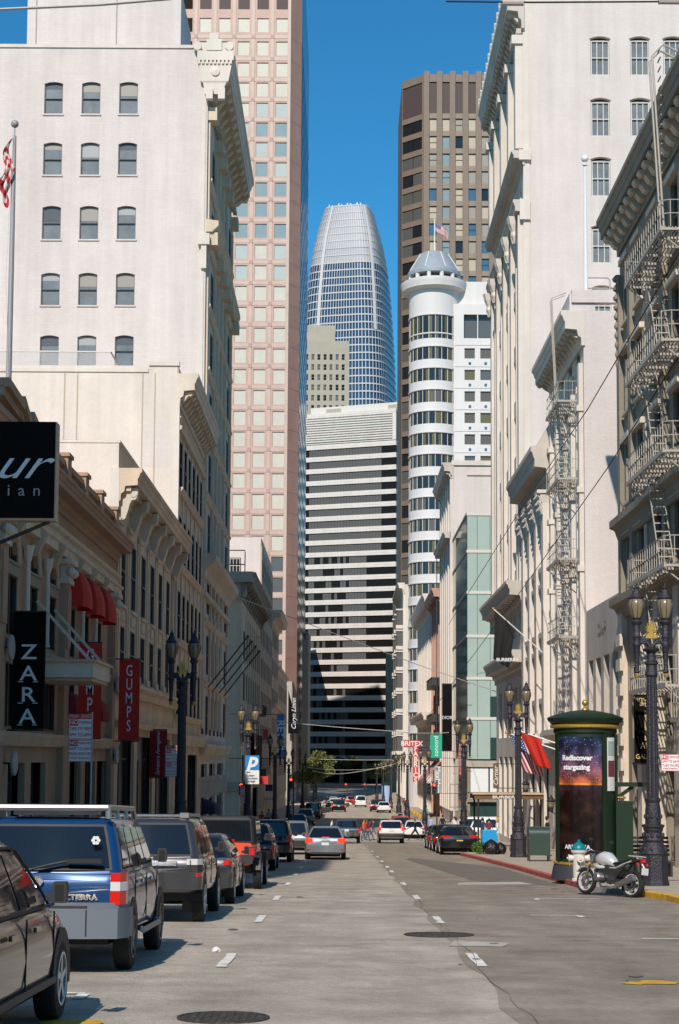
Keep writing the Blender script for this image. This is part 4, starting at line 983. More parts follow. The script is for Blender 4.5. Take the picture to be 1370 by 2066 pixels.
# ---- R4 building with giant pilasters
y0, y1 = 90.7, 103.9
b = thing('pilaster_building', 'grey white building with four giant pilasters and a deep dark cornice, right side', 'building', (17, 97, rz(97)))
zt = Zv(902, 90.7, 1110); pu = [92.2, 95.6, 99, 102.4]
fz = [zt - 6.6 - 3.9 * i for i in range(3)] ; wu = [93.9, 97.3, 100.7]
ops = [(u - .75, u + .75, z, z + 2.5) for u in wu for z in fz] + [(u - 1.1, u + 1.1, -3.6, 1.6) for u in wu]
mb = MB(); FR.wall(mb, y0, y1, -6, zt, ops, .18); shell(mb, XR, XR + 20, y0, y1, -6, zt, 'SNET'); mb.build('wall', M['white_stone'], b)
for u in wu:
    for z in fz: win(FR, u, z, 1.5, 2.5, 'sash', 'frame_grey', 'glass', b, .18)
    win(FR, u, -3.6, 2.2, 5.2, 'shop', 'frame_dark', 'glass', b, .5)
mb = MB()
for u in wu:
    for z in fz: FR.box(mb, u - 1, u + 1, z - .35, z - .05, 0, .3); FR.box(mb, u - 1, u + 1, z + 2.6, z + 2.85, 0, .3)
mb.build('window_hood', M['white_stone'], b)
for u in pu:
    mb = MB(); FR.box(mb, u - .5, u + .5, 3.2, zt - 3.7, 0, .4); FR.box(mb, u - .6, u + .6, 2.6, 3.2, 0, .5); mb.build('pilaster', M['white_stone'], b)
    mb = MB(); FR.box(mb, u - .7, u + .7, zt - 2.55, zt - 2.35, 0, .75)
    mb.rings([[FR.P(u + a * k, z_, o) for a, o in ((-1, 0), (-1, q), (1, q), (1, 0))] for k, q, z_ in ((.48, .4, zt - 3.75), (.5, .42, zt - 3.1), (.62, .6, zt - 2.56))])
    for i in range(3):
        for k in (-.42, -.14, .14, .42): mb.tube([FR.P(u + k, zt - 3.75 + .36 * i, .4 + .04 * i), FR.P(u + k * 1.1, zt - 3.5 + .36 * i, .46 + .05 * i), FR.P(u + k * 1.2, zt - 3.36 + .36 * i, .6 + .07 * i), FR.P(u + k * 1.2, zt - 3.46 + .36 * i, .66 + .07 * i)], .09, 5, .04)
    mb.build('leaf_capital', M['white_stone'], b)
cornice(FR, y0 - .3, y1 + .1, zt, 2.3, 1.25, 'warm_stone', b)
mb = MB(); FR.sweep(mb, [(-.02, 1.9), (.3, 1.9), (.45, 2.2), (.45, 2.5), (-.02, 2.6)], y0, y1); mb.build('belt_cornice', M['white_stone'], b)
mb = MB(); mb.add([(XR - .9, y0 - .2, zt + .02), (XR + .6, y0 - .2, zt + .02), (XR + .6, y0 - .2, zt + 2.6), (XR - .9, 95, zt + .02), (XR + .6, 95, zt + .02)], [(0, 1, 2), (0, 2, 3), (1, 4, 2), (2, 4, 3)]); mb.build('roof_hatch', M['warm_stone'], b)
# ---- R5 the tall white tower
y0, y1 = 104.0, 123.8
b = thing('white_corner_tower', 'very tall white building right of the sky, with stacked cornices and arched windows', 'building', (20, 114, rz(114)))
FW = Fr('W', y0)
za = [Zv(v, 124, 1000) for v in (240, 496, 580, 1228, 1345)]
ZT = za[0] + 1.0
wins = []
for vt, vb in ((75, 152), (199, 275), (318, 396), (455, 531), (577, 650)):
    for i, uc in enumerate((1210, 1290, 1357)):
        du = (vt - 75) / 380 * 3; p = PY(uc + du, vt, y0); q = PY(uc + du, vb, y0); wins.append((p.x, p.z, q.z))
ww = 1.28
mb = MB(); FW.wall(mb, XR, XR + 34, 12, ZT + 8, [(x - ww / 2, x + ww / 2, zb, zt) for x, zt, zb in wins], .16)
for x, zt, zb in wins: seg_fill(FW, mb, x, ww, zt, .16, .16)
mb.build('side_wall', M['white_brick2'], b)
for x, zt, zb in wins:
    g = win(FW, x, zb, ww - .06, zt - zb - .26, 'six', 'frame_white', 'glass_pane', b, .14, .06)
    mb = MB(); pts = [(x - ww / 2 - .06 + (ww + .12) * i / 8, zt - .16 * (2 * i / 8 - 1) ** 2 + .03) for i in range(9)]
    mb.tube([FW.P(a, z, .03) for a, z in pts], .05, 5); mb.build('arch_moulding', M['blind_tan'], g)
fu = [105.6, 107.6, 110.6, 112.8, 115.6, 117.8, 120.6, 122.6]
fz = [za[1] - 4.5 - 3.9 * i for i in range(7)]
fz = [z for z in fz if z > za[3] + .3] + [za[1] + 1.2, za[1] + 5.2]
gl5 = [(u - 1.2, u + 1.2, -4, 1.8) for u in (106.8, 110.2, 113.6, 117, 120.6)] + [(u - 1.2, u + 1.2, 3.2, za[4] - 2.2) for u in (106.8, 110.2, 113.6, 117, 120.6)]
mb = MB(); FR.wall(mb, y0, y1, -7, ZT, [(u - .6, u + .6, z, z + 2.4) for u in fu for z in fz] + [(u - .6, u + .6, za[4] + 1.2, za[4] + 3.6) for u in fu] + gl5, .22); shell(mb, XR, XR + 34, y0, y1, -7, ZT, 'NET'); mb.build('wall', M['white_stone'], b)
for u in fu:
    for z in fz + [za[4] + 1.2]: win(FR, u, z, 1.2, 2.4, 'sash', 'frame_white', 'glass', b, .22)
for a, c2, z0, z1 in gl5: win(FR, (a + c2) / 2, z0, c2 - a, z1 - z0, 'six', 'frame_white', 'glass', b, .5)
for u in (104.5, 109.1, 114.2, 119.2, 123.4):
    mb = MB(); FR.box(mb, u - .4, u + .4, za[3], za[2] - .9, 0, .4); mb.build('pilaster', M['white_stone'], b)
    mb = MB(); FR.box(mb, u - .45, u + .45, za[1] + .2, za[0] - 3, 0, .55); FR.box(mb, u - .6, u + .6, za[0] - 3, za[0] - 2.4, 0, .8); mb.build('upper_pilaster', M['white_stone'], b)
for u in (106.6, 111.7, 116.7, 121.6):
    mb = MB(); FR.box(mb, u - .2, u + .2, za[3], za[2] - .9, 0, .3)
    mb.build('mullion_pier', M['white_stone'], b)
mb = MB()
for z in [q for q in fz if q < za[1]]: FR.box(mb, 104.8, 123.2, z - 1.2, z - .1, .02, .2)
mb.build('spandrel_course', M['white_stone'], b)
c = cornice(FR, y0 - .3, y1 + .3, za[0] + .6, 2.6, 1.35, 'warm_stone', b, 'top_cornice'); brackets(FR, y0 + .3, y1, 24, za[0] - .75, .4, 1.0, .7, 'warm_stone', c, .05)
dentils(FR, y0, y1, za[0] - 2.2, .35, .22, .35, 'warm_stone', c, .1)
mb = MB()
for i in range(13):
    u = lerp(y0, y1, i / 12); mb = MB(); mb.rings([[FR.P(u - w, z_, 1.2), FR.P(u, z_, 1.34), FR.P(u + w, z_, 1.2), FR.P(u, z_, .95)] for w, z_ in ((.35, za[0] + .6), (.4, za[0] + .9), (.22, za[0] + 1.2), (.3, za[0] + 1.35), (.05, za[0] + 1.6))]); mb.build('antefix', M['white_stone'], c)
c = cornice(FR, y0 - .15, y1 + .1, za[1], 1.0, .85, 'warm_stone', b, 'belt_cornice'); c = cornice(FR, y0 - .15, y1 + .1, za[2], 1.5, .75, 'warm_stone', b, 'belt_cornice')
for u in (105, 109.3, 114.2, 119.1, 123): 
    mb = MB()
    mb.rings([[FR.P(u + a * w, z_, o) for a, o in ((-1, .5), (-1, q), (0, q + .12), (1, q), (1, .5))] for w, q, z_ in ((.12, .56, za[2] - 2.7), (.3, .7, za[2] - 2.2), (.2, .66, za[2] - 1.9), (.34, .85, za[2] - 1.4), (.4, .95, za[2] - .9))])
    mb.build('carved_boss', M['white_stone'], c)
c = cornice(FR, y0 - .2, y1 + .3, za[3], 1.8, 1.3, 'warm_stone', b, 'belt_cornice'); brackets(FR, y0 + .4, y1, 14, za[3] - .8, .35, .8, .6, 'warm_stone', c, .05)
c = cornice(FR, y0 - .1, y1 + .3, za[4], 1.5, 1.0, 'warm_stone', b, 'belt_cornice')
mb = MB(); mb.box(XR - .04, XR + .4, y0 - .06, y0 - .005, 12, ZT + 7); mb.box(XR - .35, XR + .45, y0 - .3, y0 - .06, za[1] - .7, za[1]); mb.box(XR - .3, XR + .4, y0 - .25, y0 - .06, za[2] - 1.4, za[2]); mb.build('corner_trim', M['white_stone'], b)
# ---- glass shop after the crossing
y0, y1 = 152.4, 171.4
b = thing('green_glass_building', 'pale green glass shop block with white floor lines on the far right corner', 'building', (20, 162, rz(162)))
zt = Zv(1036, y0); FW = Fr('W', y0)
zf = [Zv(v, y0) for v in (1036, 1111, 1194, 1282, 1367, 1448)]; zg = Zv(1533, y0)
mb = MB(); shell(mb, XR + .1, XR + 24, y0 + .1, y1, -9, zt, 'SNEWT'); mb.build('core_wall', M['green_glass_dark'], b)
xs = [XR, PY(963, 1300, y0).x, PY(989, 1300, y0).x, XR + 8, XR + 12]
zz = zf + [zg]
for i in range(6):
    for j in range(4):
        mb = MB(); x0, x1 = xs[j] + .02, xs[j + 1] - .02
        if j == 2 and i in (2, 4, 5):
            FW.box(mb, x0, x1, zz[i + 1] + .15, zz[i] - (zz[i] - zz[i + 1]) * .45, 0, .04); mb.build('dark_pane', M['green_glass_dark'], b); mb = MB(); FW.box(mb, x0, x1, zz[i] - (zz[i] - zz[i + 1]) * .45, zz[i] - .15, 0, .05)
        else: FW.box(mb, x0, x1, zz[i + 1] + .15, zz[i] - .15, 0, .05)
        mb.build('glass_panel', M['green_glass'], b)
for z in zf:
    mb = MB(); FW.box(mb, XR - .05, XR + 24, z - .14, z + .14, .0, .12); mb.build('floor_line', M['frame_white'], b)
    mb = MB(); FR.box(mb, y0, y1, z - .14, z + .14, .0, .1); mb.build('floor_line', M['frame_grey'], b)
su, sp = bays(y0, y1, 9)
for i in range(6):
    for u in su:
        mb = MB(); FR.box(mb, u - sp / 2 + .03, u + sp / 2 - .03, zz[i + 1] + .14, zz[i] - .14, 0, .04); mb.build('side_pane', M['green_glass_dark'], b)
mb = MB(); FW.box(mb, XR - .1, XR + 24, zg - .6, zg, 0, .3); mb.build('fascia', M['grey_stone'], b)
mb = MB()
for x0, x1 in ((XR + .3, XR + 2.0), (XR + 2.15, XR + 3.9), (XR + 4.05, XR + 6)): FW.box(mb, x0, x1, -2.2, zg - .65, .02, .1)
mb.build('white_shop_panel', M['sign_white'], b)
mb = MB(); FW.box(mb, XR - .1, XR + 24, -2.5, -2.25, .0, .4); FW.box(mb, XR, XR + .25, -9, zg - .6, 0, .12); mb.build('shop_transom', M['dark_stone'], b)
mb = MB(); FW.box(mb, XR + 4.2, XR + 6.4, -5.6, -2.6, .02, .1); mb.build('red_doorway', M['sign_red'], b)
# ---- white building above it
y0, y1 = 171.5, 190.0
b = thing('white_gable_building', 'white building with bracketed cornice rising behind the green glass block', 'building', (20, 180, rz(180)))
zt = Zv(930, 171.5, 940)
fu, sp = bays(y0 + .6, y1 - .6, 5); fz = [zt - 6 - 3.7 * i for i in range(9)]
mb = MB(); FR.wall(mb, y0, y1, -9, zt, [(u - .7, u + .7, z, z + 2.3) for u in fu for z in fz], .35); shell(mb, XR, XR + 24, y0, y1, -9, zt, 'SNET'); mb.build('wall', M['white_brick2'], b)
for u in fu:
    for z in fz: win(FR, u, z, 1.4, 2.3, 'sash', 'frame_white', 'glass', b, .18)
mb = MB()
for u in [y0 + .3] + [a + sp / 2 for a in fu]: FR.box(mb, u - .4, u + .4, -4, zt - 2, 0, .35)
mb.build('pilaster_strip', M['white_stone'], b)
c = cornice(FR, y0 - .15, y1 + .2, zt - .2, 1.8, 1.2, 'warm_stone', b); brackets(FR, y0 + .3, y1 - .3, 12, zt - 1.2, .4, .8, .7, 'warm_stone', c)
cornice(FR, y0 - .1, y1, zt - 7.8, 1.3, 1.1, 'warm_stone', b, 'belt_cornice')
mb = MB(); mb.box(XR - .2, XR + 24, y0 - .2, y0 - .01, zt - .5, zt + .02); mb.box(XR + 1.5, XR + 24, y0 - .15, y0 - .01, zt - 1.6, zt - 1.35); mb.box(XR - .3, XR + .05, y0 - .12, y0 - .01, 0, zt - 2); mb.build('coping', M['white_stone'], b)
# ---- brick and cream blocks
def simple_right(name, label, y0, y1, zt, m, cols, fl, pitch, corn, ww=1.5, wh=2.1, X=XR, depth=22, dz=2.4, cm=None, side=None):
    b = thing(name, label, 'building', (18, (y0 + y1) / 2, rz(y0))); F = Fr('R', X)
    fu, sp = bays(y0 + .5, y1 - .5, cols); fz = [zt - dz - wh - pitch * i for i in range(fl)]
    mb = MB(); F.wall(mb, y0, y1, -10, zt, [(u - ww / 2, u + ww / 2, z, z + wh) for u in fu for z in fz], .3); shell(mb, X, X + depth, y0, y1, -10, zt, 'NET'); mb.build('wall', M[m], b)
    mb = MB(); mb.quad((X, y0, -10), (X + depth, y0, -10), (X + depth, y0, zt), (X, y0, zt)); mb.build('end_wall', M[side or m], b)
    for u in fu:
        for z in fz: win(F, u, z, ww, wh, 'sash', 'frame_white', 'glass', b, .3)
    mb = MB()
    for u in [y0 + .3] + [a + sp / 2 for a in fu]: F.box(mb, u - .28, u + .28, -6, zt - 1.2, 0, .25)
    mb.build('pilaster_strip', M[m], b)
    if corn:
        c = cornice(F, y0 - .2, y1 + .2, zt + .3, corn[0], corn[1], cm or m, b); brackets(F, y0 + .4, y1 - .4, cols * 2, zt + .3 - corn[0] * .5, .4, corn[1] * .6, corn[0] * .4, cm or m, c)
    return b, F
b, F = simple_right('brick_building', 'orange brick building with black iron balconies, far right before the round tower', 190.2, 208, Zv(1188, 188, 900), 'brick_orange', 5, 6, 3.6, (1.9, 1.3))
for z in (10.2, 5.8, 1.2):
    mb = MB(); F.box(mb, 191, 203, z, z + .1, 0, 1.2)
    for i in range(25): F.box(mb, 191 + i * .5, 191.05 + i * .5, z + .1, z + 1.1, 1.14, 1.2)
    F.box(mb, 191, 203, z + 1.1, z + 1.16, 1.12, 1.22); F.box(mb, 190.9, 191, z + .1, z + 1.1, .1, 1.2); mb.build('iron_balcony', M['frame_dark'], b)
mb = MB(); F.box(mb, 190.3, 190.4, 0, 26, .6, .7); mb.tube([F.P(190.35, 26, .65), F.P(190.35, 26.4, .4), F.P(190.35, 26.4, -3)], .06); mb.tube([F.P(190.35, 24.5, .65), F.P(190.35, 24.5, -3)], .05); mb.build('roof_rail', M['frame_dark'], b)
b, F = simple_right('cream_building', 'cream building with green brown cornices left of the orange brick one', 208.2, 247, Zv(1205, 210, 868), 'cream_plaster', 10, 4, 3.7, (2.2, 1.5), ww=1.4, wh=2.4)
cornice(F, 208, 247, 7.6, 1.9, 1.6, 'cream_plaster', b, 'belt_cornice'); cornice(F, 208, 247, -1.6, .8, .8, 'cream_plaster', b, 'belt_cornice')
# ---- hotel with round corner tower
D = 262.0
b = thing('round_tower', 'white tower with banded round corner turret and metal conical cap', 'tower', (18, D, rz(D)))
cx = PY(875.5, 700, D).x; rr = 4.2; yc = D
zr_ = [Zv(v, D - 3) for v in (558, 600, 635, 681)]
def drum(mb, r, z0, z1, n=40): mb.lathe([(r, z0), (r, z1)], (cx, yc, 0), n)
rows = [(681, 635)] + [(723 + 43.4 * i, 699 + 43.4 * i) for i in range(20)]
rows = [(Zv(a, D - 4), Zv(c2, D - 4)) for a, c2 in rows]
mb = MB(); prev = zr_[0] - .3
for z0, z1 in rows:
    mb.lathe([(rr - .3, prev), (rr, prev), (rr, z1 + .35), (rr + .12, z1 + .3), (rr + .12, z1 + .1), (rr - .3, z1)], (cx, yc, 0), 48); prev = z0
mb.lathe([(rr - .3, prev), (rr, prev), (rr, -9), (rr - .3, -9)], (cx, yc, 0), 48); mb.smooth = True
mb.build('drum_band', M['white_tower'], b, smooth=True, sharp=30)
vs = random.Random(3)
for z0, z1 in rows:
    mats = [M['glass'], M['curtain'], M['curtain_grey'], M['glass_blue'], M['frame_white']]
    mb = MB(); n = 24
    for j in range(n):
        a0 = 2 * math.pi * j / n; a1 = 2 * math.pi * (j + 1) / n
        for h, (f0, f1) in enumerate(((0, .5), (.5, 1))):
            b0 = lerp(a0, a1, f0); b1 = lerp(a0, a1, f1); r2 = rr - .12
            mb.mi = vs.choice((0, 0, 1, 2, 0, 1)) if h == 0 else vs.choice((0, 2, 1, 0))
            mb.quad((cx + r2 * math.cos(b0), yc + r2 * math.sin(b0), z0), (cx + r2 * math.cos(b1), yc + r2 * math.sin(b1), z0), (cx + r2 * math.cos(b1), yc + r2 * math.sin(b1), z1), (cx + r2 * math.cos(b0), yc + r2 * math.sin(b0), z1))
        mb.mi = 4; mb.lathe([(.06, z0), (.06, z1)], (cx + (rr - .08) * math.cos(a0), yc + (rr - .08) * math.sin(a0), 0), 4)
    if z1 - z0 > 3: mb.lathe([(rr - .02, z0 + .75), (rr + .03, z0 + .8), (rr + .03, z0 + .95), (rr - .02, z0 + 1)], (cx, yc, 0), 48)
    mb.build('window_band', mats, b)
zt = zr_[0] - 1.1
mb = MB(); mb.lathe([(rr - .1, zt - 1.2), (rr + .5, zt - 1.1), (rr + 1.2, zt - .8), (5.5, zt - .2), (5.6, zt + .1), (5.6, zt + .55), (5.3, zt + .7), (rr - .2, zt + .7)], (cx, yc, 0), 48); mb.build('turret_ring', M['white_tower'], b, smooth=True)
mb = MB(); mb.lathe([(rr - .9, zt + .7), (rr - .9, zt + 1.8)], (cx, yc, 0), 32); mb.build('cap_drum', M['curtain_grey'], b, smooth=True)
for i in range(12):
    a = math.pi * 2 * (i + .5) / 12; mb = MB(); mb.lathe([(.35, zt + .7), (.35, zt + 1.8)], (cx + (rr - .1) * math.cos(a), yc + (rr - .1) * math.sin(a), 0), 10); mb.build('cap_column', M['white_tower'], b, smooth=True)
zc0 = zt + 1.8; ztop = Zv(513, D)
mb = MB(); mb.lathe([(rr + .3, zc0), (rr + .35, zc0 + .5), (rr + .2, zc0 + .8), (2.5, ztop - .2), (2.3, ztop), (.01, ztop + .05)], (cx, yc, 0), 32); mb.build('cone_cap', M['zinc'], b, smooth=True, sharp=20)
pz = Zv(440, D)
for i in range(8):
    a = math.pi * 2 * (i + .5) / 8; mb = MB(); mb.bar((cx + (rr + .25) * math.cos(a), yc + (rr + .25) * math.sin(a), zc0 + .8), (cx + 2.5 * math.cos(a), yc + 2.5 * math.sin(a), ztop - .15), .14); mb.build('cap_rib', M['white_tower'], b)
mb = MB(); mb.lathe([(.12, ztop), (.08, pz)], (cx + .1, yc, 0), 8); mb.build('mast', M['sign_white'], b)
# flat wing
yw = D - 2.9; FW = Fr('W', yw); x0 = PY(915, 700, yw).x; zt2 = Zv(562, yw); zt3 = Zv(612, yw)
cols = [PY(u, 800, yw).x for u in (948, 980, 1012, 1044)]
wrows = [(Zv(722 + 43.4 * i, yw), Zv(701 + 43.4 * i, yw)) for i in range(20)]
ops = [(x - .9, x + .9, z0, z1) for x in cols for z0, z1 in wrows] + [(cols[0] - 1, cols[3] + 1, Zv(681, yw), Zv(633, yw))]
mb = MB(); FW.wall(mb, x0, x0 + 22, -9, zt3, ops, .35); shell(mb, x0, x0 + 22, yw, yw + 20, -9, zt3, 'NEWT'); mb.build('wing_wall', M['white_tower'], b)
mb = MB(); shell(mb, x0 + .0, x0 + 22, yw + 1.4, yw + 18, zt3, zt2, 'SNEWT'); mb.build('attic_wall', M['white_tower'], b)
for x in cols:
    for z0, z1 in wrows: win(FW, x, z0, 1.8, z1 - z0, 'plain', 'frame_white', random.choice(('curtain_grey', 'glass_mid', 'curtain_grey', 'curtain')), b, .3, .05)
win(FW, (cols[0] + cols[3]) / 2, Zv(681, yw), cols[3] - cols[0] + 2, Zv(633, yw) - Zv(681, yw), 'two', 'frame_white', 'glass_mid', b, 1.0)
mb = MB()
for x in cols:
    for z0, z1 in wrows: FW.box(mb, x - .22, x + .22, z0 - 1.05, z0 - .6, .0, .05)
mb.build('vent_square', M['glass_blue'], b, kind='stuff')
mb = MB()
for x in [x0 + .2] + [(a + c2) / 2 for a, c2 in zip(cols, cols[1:])]: FW.box(mb, x - .08, x + .08, -9, zt3, .004, .05)
for z0, z1 in wrows: FW.box(mb, x0, x0 + 22, z1 + .5, z1 + .62, .054, .08)
mb.build('joint_rib', M['white_tower'], b)
mb = MB(); mb.box(cx - 2.2, x0 - .1, yw + 3.2, yw + 20, -9, zt3 - 3); mb.build('rear_core', M['white_tower'], b)
# ---- narrow white bay building beyond it
b, F = simple_right('bay_window_building', 'narrow white building with stacked bay windows beside the brown tower', 300, 332, Zv(1190, 310, 815), 'white_stone', 7, 7, 4.0, (2.0, 1.3), X=11.9)
for u in (304, 315, 326):
    for i in range(7):
        z = Zv(1190, 310) - 7.5 - 4 * i
        mb = MB(); F.box(mb, u - 1.6, u + 1.6, z, z + 2.8, .1, 1.3); mb.build('bay', M['curtain_grey'], b); mb = MB(); F.box(mb, u - 1.8, u + 1.8, z - .7, z - .02, 0, 1.5); F.box(mb, u - 1.8, u + 1.8, z + 2.82, z + 3.1, 0, 1.5); mb.build('bay_sill', M['white_stone'], b)
simple_right('far_right_end_block', 'dark block at the far right end of the street, beside the striped tower', 430, 440, 30, 'dark_stone', 3, 7, 3.8, None, X=12.5)
# ---- brown tower
D = 350.0
b = thing('brown_tower', 'brown granite office tower with chamfered corner, right of the blue sky gap', 'tower', (30, D, rz(D)))
x0 = PY(811, 300, D).x; x1 = PY(853, 300, D - 0).x; ya = D; yb = D - 4.2
zt = Zv(150, yb, 900); W0 = x1; FW = Fr('W', yb)
px = (x1 - PY(826.7, 300, D).x); pp = PY(879.3, 300, yb).x - PY(853, 300, yb).x
npier = 12
floors = [Zv(250 + 35.3 * i, yb) for i in range(38)]; fh = floors[0] - floors[1]
zl0, zl1 = Zv(228, yb), Zv(164, yb)
mb = MB(); ops = []
for i in range(npier):
    a = x1 + pp * i + pp * .42; c2 = x1 + pp * (i + 1) - .02
    ops.append((a, c2, zl0, zl1))
    for z in floors: ops.append((a, c2, z - fh * .36, z + fh * .33))
FW.wall(mb, x1, x1 + pp * npier + 1, -10, zt, ops, .35)
# chamfer face, built as its own frame
ca = Vector((x0, ya, 0)); cb = Vector((x1, yb, 0)); dv = (cb - ca).normalized(); nv = Vector((dv.y, -dv.x, 0)); cl = (cb - ca).length
def CP(u, z, o=0): return ca + dv * u + nv * o + Vector((0, 0, z))
class CF(Fr):
    def __init__(s): s.k = 'C'; s.rot = math.atan2(dv.y, dv.x)
    def P(s, u, z, o=0): return CP(u, z, o)
FC = CF(); ops = [(.1, cl - .5, zl0, zl1)] + [(.1, cl - .5, z - fh * .36, z + fh * .33) for z in floors]
FC.wall(mb, 0, cl, -10, zt, ops, .35)
mb.quad((x0 - .0, ya, -10), (x0 - .0, ya + 26, -10), (x0, ya + 26, zt), (x0, ya, zt)); mb.quad((x0, ya + 26, -10), (x0 + 40, ya + 26, -10), (x0 + 40, ya + 26, zt), (x0, ya + 26, zt))
mb.add([(x0, ya, zt), (x1, yb, zt), (x0 + 40, yb, zt), (x0 + 40, ya + 26, zt), (x0, ya + 26, zt)], [(0, 1, 2, 3, 4)]); mb.build('wall', M['brown_granite'], b)
rnd = random.Random(11)
for i in range(8):
    mb = MB(); a = x1 + pp * i; FW.box(mb, a, a + pp * .42, -10, zt + .6, .004, .45); mb.build('pier', M['brown_granite'], b)
for i in range(7):
    uc = x1 + pp * i + pp * .71; w = pp * .58
    o = win(FW, uc, zl0, w, zl1 - zl0, 'plain', 'frame_dark', 'louvre_mauve', b, .3, .05)
allw = 0
for k, z in enumerate(floors[:12]):
    for i in range(6):
        uc = x1 + pp * i + pp * .71; w = pp * .58
        c_ = 'pane_blue' if (i == 1 and k > 0) else rnd.choice(('blind_tan', 'blind_tan', 'glass_blue', 'blind_tan', 'blind_tan2', 'glass')) if i < 3 else rnd.choice(('glass_blue', 'blind_tan', 'glass', 'blind_tan2', 'blind_tan'))
        win(FW, uc, z - fh * .36, w, fh * .69, 'sash' if rnd.random() < .3 else 'plain', 'frame_dark', c_, b, .3, .05)
mb = MB()
for z in floors[:30]:
    for i in range(8): FW.box(mb, x1 + pp * i + pp * .42, x1 + pp * (i + 1), z + fh * .34, z + fh * .63, .0, .06)
mb.build('spandrel', M['brown_spandrel'], b, kind='stuff')
mb = MB()
for z in floors[12:]:
    FW.box(mb, x1 + .2, x1 + pp * 8, z - fh * .36, z + fh * .33, -.3, -.2)
mb.build('lower_glazing', M['glass'], b, kind='stuff')
for z in floors[:30]:
    mb = MB(); mb.mi = rnd.choice((0, 1, 1)); mb.quad(FC.P(.1, z - fh * .36, -.2), FC.P(cl * .48, z - fh * .36, -.2), FC.P(cl * .48, z + fh * .33, -.2), FC.P(.1, z + fh * .33, -.2))
    mb.mi = rnd.choice((0, 1)); mb.quad(FC.P(cl * .5, z - fh * .36, -.2), FC.P(cl - .5, z - fh * .36, -.2), FC.P(cl - .5, z + fh * .33, -.2), FC.P(cl * .5, z + fh * .33, -.2))
    mb.build('corner_window', [M['glass'], M['curtain_grey']], b)
mb = MB(); mb.quad(FC.P(.1, zl0, -.2), FC.P(cl - .5, zl0, -.2), FC.P(cl - .5, zl1, -.2), FC.P(.1, zl1, -.2)); mb.build('corner_louvre', M['louvre_mauve'], b)
# ---- pink tower
D = 300.0
b = thing('pink_tower', 'tall pink granite grid tower with square pale windows, left of the sky gap', 'tower', (-25, D, rz(D)))
xr = PY(577, 1150, D).x; ZB = Zv(1560, D); ZTOP = Zv(-40, D) + 12
FW = Fr('W', D); pit = 40.0 * D / 3200
rowz = [PY(560, 52 + 40.2 * i, D).z for i in range(36)]       # window centres
# rows measured on the photograph thin out slightly towards the top
vt = [51, 98, 140.5, 181, 221.5, 261.5, 301.5, 342, 382.5, 423, 466]
vt = vt + [466 + 42 * i for i in range(1, 22)]
rowz = [PY(563, v, D).z for v in vt]
colx = [xr - .5 - pit * (i + .32) for i in range(9)]
ww, wh = 2.35, 2.85
ops = [(x - ww / 2, x + ww / 2, z - wh / 2, z + wh / 2) for x in colx for z in rowz] + [(x - ww / 2, x + ww / 2, rowz[0] + 3.2, rowz[0] + 7.2) for x in colx]
mb = MB(); FW.wall(mb, xr - 42, xr, -9, ZTOP, ops, .3); shell(mb, xr - 42, xr, D, D + 60, -9, ZTOP, 'WT'); mb.build('wall', M['pink_granite'], b)
vis = 0
for k, z in enumerate(rowz):
    for i, x in enumerate(colx[:5]):
        if k > 10 and i > 2: continue
        if 5 <= k <= 10: pm = 'pane_blue' if (i + k) % 7 else 'pane_mid'  # tones go row by row; the blue is reflected sky put into the colour
        elif k == 4: pm = ('pane_mid', 'pane_mid', 'pane_pale', 'pane_pale', 'pane_pale')[i]
        elif k in (11, 12): pm = ('pane_mid', 'pane_pale', 'pane_mid')[i % 3]
        elif k > 25: pm = 'glass_mid'
        else: pm = 'pane_pale'
        win(FW, x, z - wh / 2, ww, wh, 'plain', 'pink_dark', pm, b, .22, .06)
for x in colx[:5]: win(FW, x, rowz[0] + 3.2, ww, 4, 'plain', 'pink_dark', 'louvre_mauve', b, .22)
mb = MB()
for x in [xr - .25] + [(a + c2) / 2 for a, c2 in zip(colx, colx[1:])]: FW.box(mb, x - .3, x + .3, -9, ZTOP, 0, .12)
mb.build('vertical_rib', M['pink_panel'], b)
mb = MB()
for z0, z1 in zip(rowz, rowz[1:]):
    zm = (z0 + z1) / 2; FW.box(mb, xr - 42, xr - .6, zm - .33, zm + .33, .0, .05)
mb.build('horizontal_rib', M['pink_panel'], b)
mb = MB()
for z0, z1 in zip(rowz, rowz[1:]):
    for x in [(a + c2) / 2 for a, c2 in zip(colx, colx[1:])]: FW.box(mb, x - .36, x + .36, (z0 + z1) / 2 - .36, (z0 + z1) / 2 + .36, .122, .17)
mb.build('joint_boss', M['pink_dark'], b, kind='stuff')
xe = PY(600, 1150, D + 2).x
A = Vector((xr, D, 0)); B = Vector((xe, D + 3.4, 0)); nn = 46
mb = MB(); mb.quad((A.x, A.y, -9), (B.x, B.y, -9), (B.x, B.y, ZTOP), (A.x, A.y, ZTOP)); mb.build('chamfer', M['salmon'], b)
dv = (B - A).normalized(); nv = Vector((dv.y, -dv.x, 0)); mb = MB()
for z0, z1 in zip(rowz, rowz[1:]):
    zm = (z0 + z1) / 2; p = [A + nv * .05, B + nv * .05]; mb.quad(p[0] + Vector((0, 0, zm - .04)), p[1] + Vector((0, 0, zm - .04)), p[1] + Vector((0, 0, zm + .04)), p[0] + Vector((0, 0, zm + .04)))
mb.build('chamfer_joint', M['pink_dark'], b)
mb = MB(); mb.quad((B.x, B.y, -9), (B.x, B.y + 62, -9), (B.x, B.y + 62, ZTOP), (B.x, B.y, ZTOP)); mb.build('street_wall', M['glass_mid'], b)
FL9 = Fr('L', B.x); mb = MB()
for z in rowz: FL9.box(mb, B.y + .2, B.y + 62, z - 2.1, z - .4, 0.0, .08)
mb.build('street_spandrel', M['glass_warm'], b)
